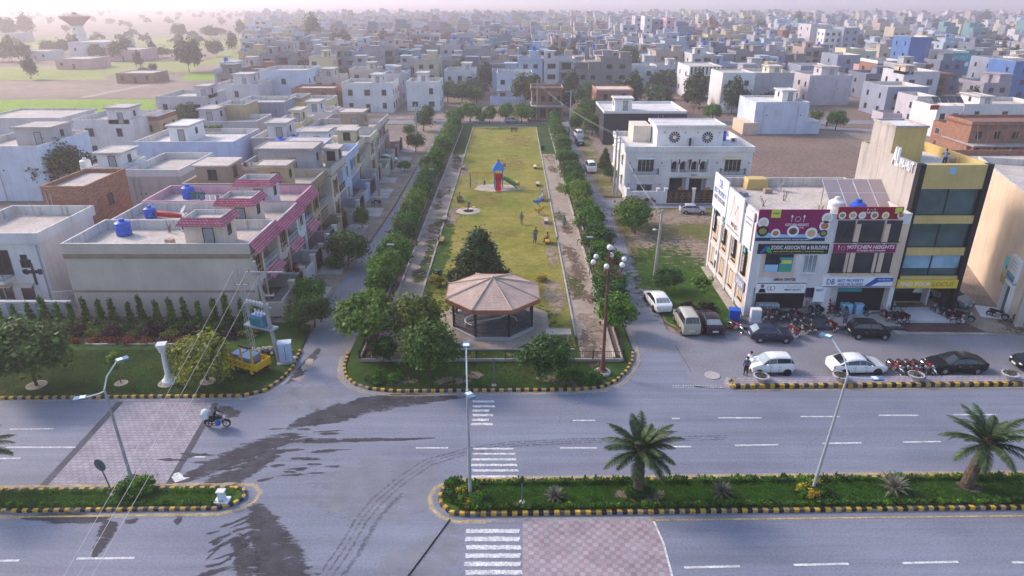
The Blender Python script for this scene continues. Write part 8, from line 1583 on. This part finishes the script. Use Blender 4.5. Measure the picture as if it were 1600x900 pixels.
# ---------------- people ----------------
POSES = {}
def person_mesh(pose, shirt, trouser, kurta):
    k = (pose,shirt,trouser,kurta)
    if k in POSES: return POSES[k]
    sit = pose == 'sit'; hip = .5 if sit else .92; J = {}; E = []; R = {}
    def j(n, p, r_): J[n] = p; R[n] = r_
    lean = {'stand':0,'walk':.05,'sit':.03,'bend':.28,'ride':.18}[pose]
    if pose == 'ride': hip = .86
    top = lambda h: lean*h/.55
    j('pel',(0,0,hip),.15); j('wai',(top(.18),0,hip+.18),.135); j('che',(top(.38),0,hip+.38),.16); j('nec',(top(.53)+.01,0,hip+.54),.062); j('hd1',(top(.6)+.03,0,hip+.62),.085); j('hd2',(top(.66)+.035,0,hip+.71),.1); j('hd3',(top(.7)+.03,0,hip+.79),.075)
    E += [('pel','wai'),('wai','che'),('che','nec'),('nec','hd1'),('hd1','hd2'),('hd2','hd3')]
    for s, n in ((1,'l'),(-1,'r')):
        sw = {'walk':.22*s}.get(pose,0.04*s)
        j('hip'+n,(0,.1*s,hip-.05),.105)
        if sit: kn = (.44,.12*s,hip+.02); an = (.46,.12*s,.09); to = (.62,.13*s,.04)
        elif pose == 'ride': kn = (.38,.2*s,.62); an = (.12,.2*s,.3); to = (.3,.22*s,.27)
        else: kn = (sw*.6+.03,.11*s,.5); an = (sw-.04,.11*s,.09); to = (sw+.13,.13*s,.035)
        j('kne'+n,kn,.07); j('ank'+n,an,.045); j('toe'+n,to,.04)
        j('sho'+n,(top(.47),.19*s,hip+.47),.07)
        if pose in ('bend','ride'): el = (top(.47)+.22,.25*s,hip+.3); wr = (top(.47)+.46,.2*s,hip+.27)
        elif sit: el = (.06,.26*s,hip+.22); wr = (.28,.18*s,hip+.14)
        else: el = (-sw*.45-.02,.25*s,hip+.2); wr = (-sw*.75+.08,.25*s,hip-.03)
        j('elb'+n,el,.05); j('wri'+n,wr,.033); d = (Vector(wr)-Vector(el)).normalized(); pa = Vector(wr)+d*.07; j('pal'+n,tuple(pa),.036)
        E += [('pel','hip'+n),('hip'+n,'kne'+n),('kne'+n,'ank'+n),('ank'+n,'toe'+n),('che','sho'+n),('sho'+n,'elb'+n),('elb'+n,'wri'+n),('wri'+n,'pal'+n)]
    nm = list(J); me = bpy.data.meshes.new('sk'); me.from_pydata([J[n] for n in nm],[(nm.index(a),nm.index(c)) for a,c in E],[]); o = bpy.data.objects.new('sk',me); COL.objects.link(o)
    sk = o.modifiers.new('s','SKIN'); sk.use_smooth_shade = True
    for i,n in enumerate(nm): v = me.skin_vertices[0].data[i]; v.radius = (R[n],R[n]*(.8 if n in ('wai','che','pel') else 1)); v.use_root = n == 'pel'
    ss = o.modifiers.new('u','SUBSURF'); ss.levels = 1; ss.render_levels = 1
    bpy.context.view_layer.update(); m = bpy.data.meshes.new_from_object(o.evaluated_get(bpy.context.evaluated_depsgraph_get())); bpy.data.objects.remove(o); m.name = 'body'
    b = MB()                                  # five fingers on each palm, faces of the same mesh
    for s, n in ((1,'l'),(-1,'r')):
        pa = Vector(J['pal'+n]); d = (pa-Vector(J['wri'+n])).normalized(); sd_ = Vector((1,0,0)) if abs(d.z) > .6 else Vector((0,s,0))
        for q in range(4): o0 = pa+sd_*(-.03+q*.02); l = (.07,.08,.075,.06)[q]; b.tube([o0,o0+d*l*.5,o0+d*l*.9+Vector((.012,-s*.012,-.01))],[.009,.009,.006],5)
        o0 = pa-d*.03+sd_*.035; b.tube([o0,o0+d*.03+sd_*.025,o0+d*.06+sd_*.025],[.01,.009,.007],5)
    bm = bmesh.new(); bm.from_mesh(m); fm_ = bpy.data.meshes.new('f'); fm_.from_pydata(b.v,[],b.f); bm.from_mesh(fm_); 
    nf = MB().ball((J['hd2'][0]+.1,0,J['hd2'][2]-.03),(.025,.015,.025),6,4); 
    for s in (1,-1): nf.ball((J['hd2'][0],s*.095,J['hd2'][2]-.01),(.025,.014,.035),6,4)
    fm2 = bpy.data.meshes.new('f'); fm2.from_pydata(nf.v,[],nf.f); bm.from_mesh(fm2); bm.to_mesh(m); bm.free()
    m.materials.clear()
    for x in (shirt,trouser,'skin','black'): m.materials.append(MT(x))
    S_ = [(J[a],J[c],a,c) for a,c in E]; mi = []
    for p in m.polygons:
        c_ = p.center; best = min(S_, key=lambda e: (lambda A,B,q: (q-(A+(B-A)*max(0,min(1,(q-A).dot(B-A)/(B-A).length_squared)))).length)(Vector(e[0]),Vector(e[1]),c_)); a, n2 = best[2], best[3]
        if n2.startswith(('hd','nec')) and c_.z > hip+.55: x = 2
        elif n2.startswith('pal') or (n2.startswith('wri') and (c_-Vector(J[n2])).length < .06): x = 2
        elif n2.startswith('toe'): x = 3
        elif n2.startswith(('hip','kne','ank')): x = 0 if kurta and c_.z > (.42 if not sit else 9) else 1
        else: x = 0
        mi.append(x)
    m.polygons.foreach_set('material_index', mi); m.polygons.foreach_set('use_smooth',[True]*len(m.polygons))
    hx, hz = J['hd2'][0], J['hd2'][2]; h = MB().ball((hx-.02,0,hz+.035),(.108,.1,.1),12,8)
    f = MB()
    for s in (1,-1): f.ball((hx+.092,s*.035,hz+.0),(.01,.014,.008),6,4)
    f.box(hx+.085,hx+.094,-.025,.025,hz-.078,hz-.068)
    kt = None
    if kurta and not sit: kt = MB().lathe([(.2,hip-.5),(.185,hip-.2),(.16,hip+.1),(.15,hip+.2)],n=14).mesh('kurta',shirt,60)
    POSES[k] = (m, h.mesh('hair','hair',60), f.mesh('face','black'), kt); return POSES[k]
def person(px, py, rz, pose, shirt, trouser, label, kurta=False, z=.1, dx=0, dy=0, at=None, s=1.0):
    p = at or G(px,py); m, h, f, kt = person_mesh(pose, shirt, trouser, kurta); t = thing('person', label, 'person', (p[0]+dx,p[1]+dy,z), math.radians(rz)); t.scale = (s,s,s)
    ob('body',m,t); ob('hair',h,t); ob('face',f,t)
    if kt: ob('kurta',kt,t)
    return t
person(1166,588,15,'bend','cl_white','cl_dark','person in white shirt reaching over the bonnet of the white hatchback',z=.012,dx=.2,dy=.9); person(1165,588,80,'stand','cl_slate','cl_dark','person in dark clothes standing before the white hatchback',z=.012,dx=.0,dy=.1)
person(815,352,-100,'walk','cl_grey','cl_khaki','person in grey walking on the middle of the lawn'); person(835,381,-80,'stand','cl_grey','cl_dark','person in greyish top, nearer of the two standing on the lawn',kurta=True); person(837,377,70,'stand','cl_brown','cl_dark','person in brown standing close behind another on the lawn'); person(856,380,180,'sit','cl_brown','cl_dark','person in brown seated on the yellow bench',z=.12,dy=.1); person(848,313,180,'sit','cl_white','cl_white','person in pale clothes seated on the dark bench',z=.12,dy=.1); person(881,357,-90,'walk','cl_teal','cl_teal','person in long pale green dress walking on the park path',kurta=True)
person(718,315,0,'sit','cl_grey','cl_khaki','person in grey seated by the merry-go-round',z=.12,dy=.1); person(733,327,-90,'sit','cl_slate','cl_dark','child seated on the merry-go-round',z=.4,s=.62); person(763,288,-90,'sit','cl_blue','cl_dark','child in blue sitting on the swing',z=.3,s=.65,at=(SW.location.x+1.1,SW.location.y,0)); person(882,214,-90,'walk','cl_slate','cl_dark','person in dark clothes walking on the side street beyond the park',z=.02); person(1318,202,-90,'stand','cl_dark','cl_dark','person in dark clothes on the narrow lane by the ploughed land',z=.02,at=G(1291,200))
person(1281,492,100,'stand','cl_slate','cl_dark','person in slate clothes standing among the motorcycles before the shops',z=.012,at=G(1319,508),kurta=True); person(1255,485,60,'bend','cl_red','cl_pink','person in red leaning at the shop steps',z=.17,at=G(1256,488)); person(1346,480,-90,'stand','cl_dark','cl_dark','person in dark clothes behind the snack cart',z=.18,at=G(1352,486))
person(1482,250,60,'bend','cl_blue','cl_dark','person in blue shirt on the roof terrace of the yellow building',z=13.64,at=(40.0,62.3,0)); person(0,0,-90,'stand','cl_white','cl_white','person in white on the balcony of the cream terraced house',z=3.25,at=(-25.2,120.3,0)); person(1172,489,0,'stand','cl_dark','cl_dark','person in dark clothes beside the far white van',z=.02,at=G(889,212))
p = G(338,672); bk = bike((p.x,p.y+.35,.012), math.radians(2), 'c_black', 'black motorcycle being ridden along the main road', lean=0); person(0,0,2,'ride','cl_dark','cl_dark','rider in dark clothes on the moving motorcycle',z=.012,at=(p.x-.18,p.y+.35,0)); tag(MB().ball((0,0,0),(.32,.3,.34),10,8).box(-.25,.25,-.28,.28,-.3,.1).build('sack','cl_white',None,(p.x-.72,p.y+.35,1.15),smooth=True), 'white sack carried behind the motorcycle rider', 'sack'); tag(MB().ball((0,0,0),(.22,.12,.26),8,6).build('bag','s_blue',None,(p.x+.15,p.y+.1,.55),smooth=True), 'blue bag hanging at the ridden motorcycle', 'bag')
p = G(336,664); soft('wet_patch', [G(335,632),G(350,640),G(366,648),G(378,654)], [.3,.8,.7,.1], .0098, 'dampr')
# sundry roof clutter
tag(MB().tbox(-1.2,1.2,-.8,.8,0,1.1,.2,.1).build('roof_store','w_yellow',None,(26.2,71.6,9.35)), 'small mustard yellow roof store behind the food banner', 'store')
# ---------------- haze ----------------
hz = MB().box(-4600,4600,-300,7600,-1.2,62).build('haze', MATS.setdefault('haze', bpy.data.materials.new('haze'))); hz['kind'] = 'stuff'
m = MATS['haze']; m.use_nodes = True; nt = m.node_tree; nt.nodes.clear(); out = nt.nodes.new('ShaderNodeOutputMaterial'); pv = nt.nodes.new('ShaderNodeVolumePrincipled')
pv.inputs['Color'].default_value = (.90,.81,.84,1); pv.inputs['Density'].default_value = .0007; pv.inputs['Anisotropy'].default_value = .5
nt.links.new(pv.outputs[0], out.inputs['Volume'])
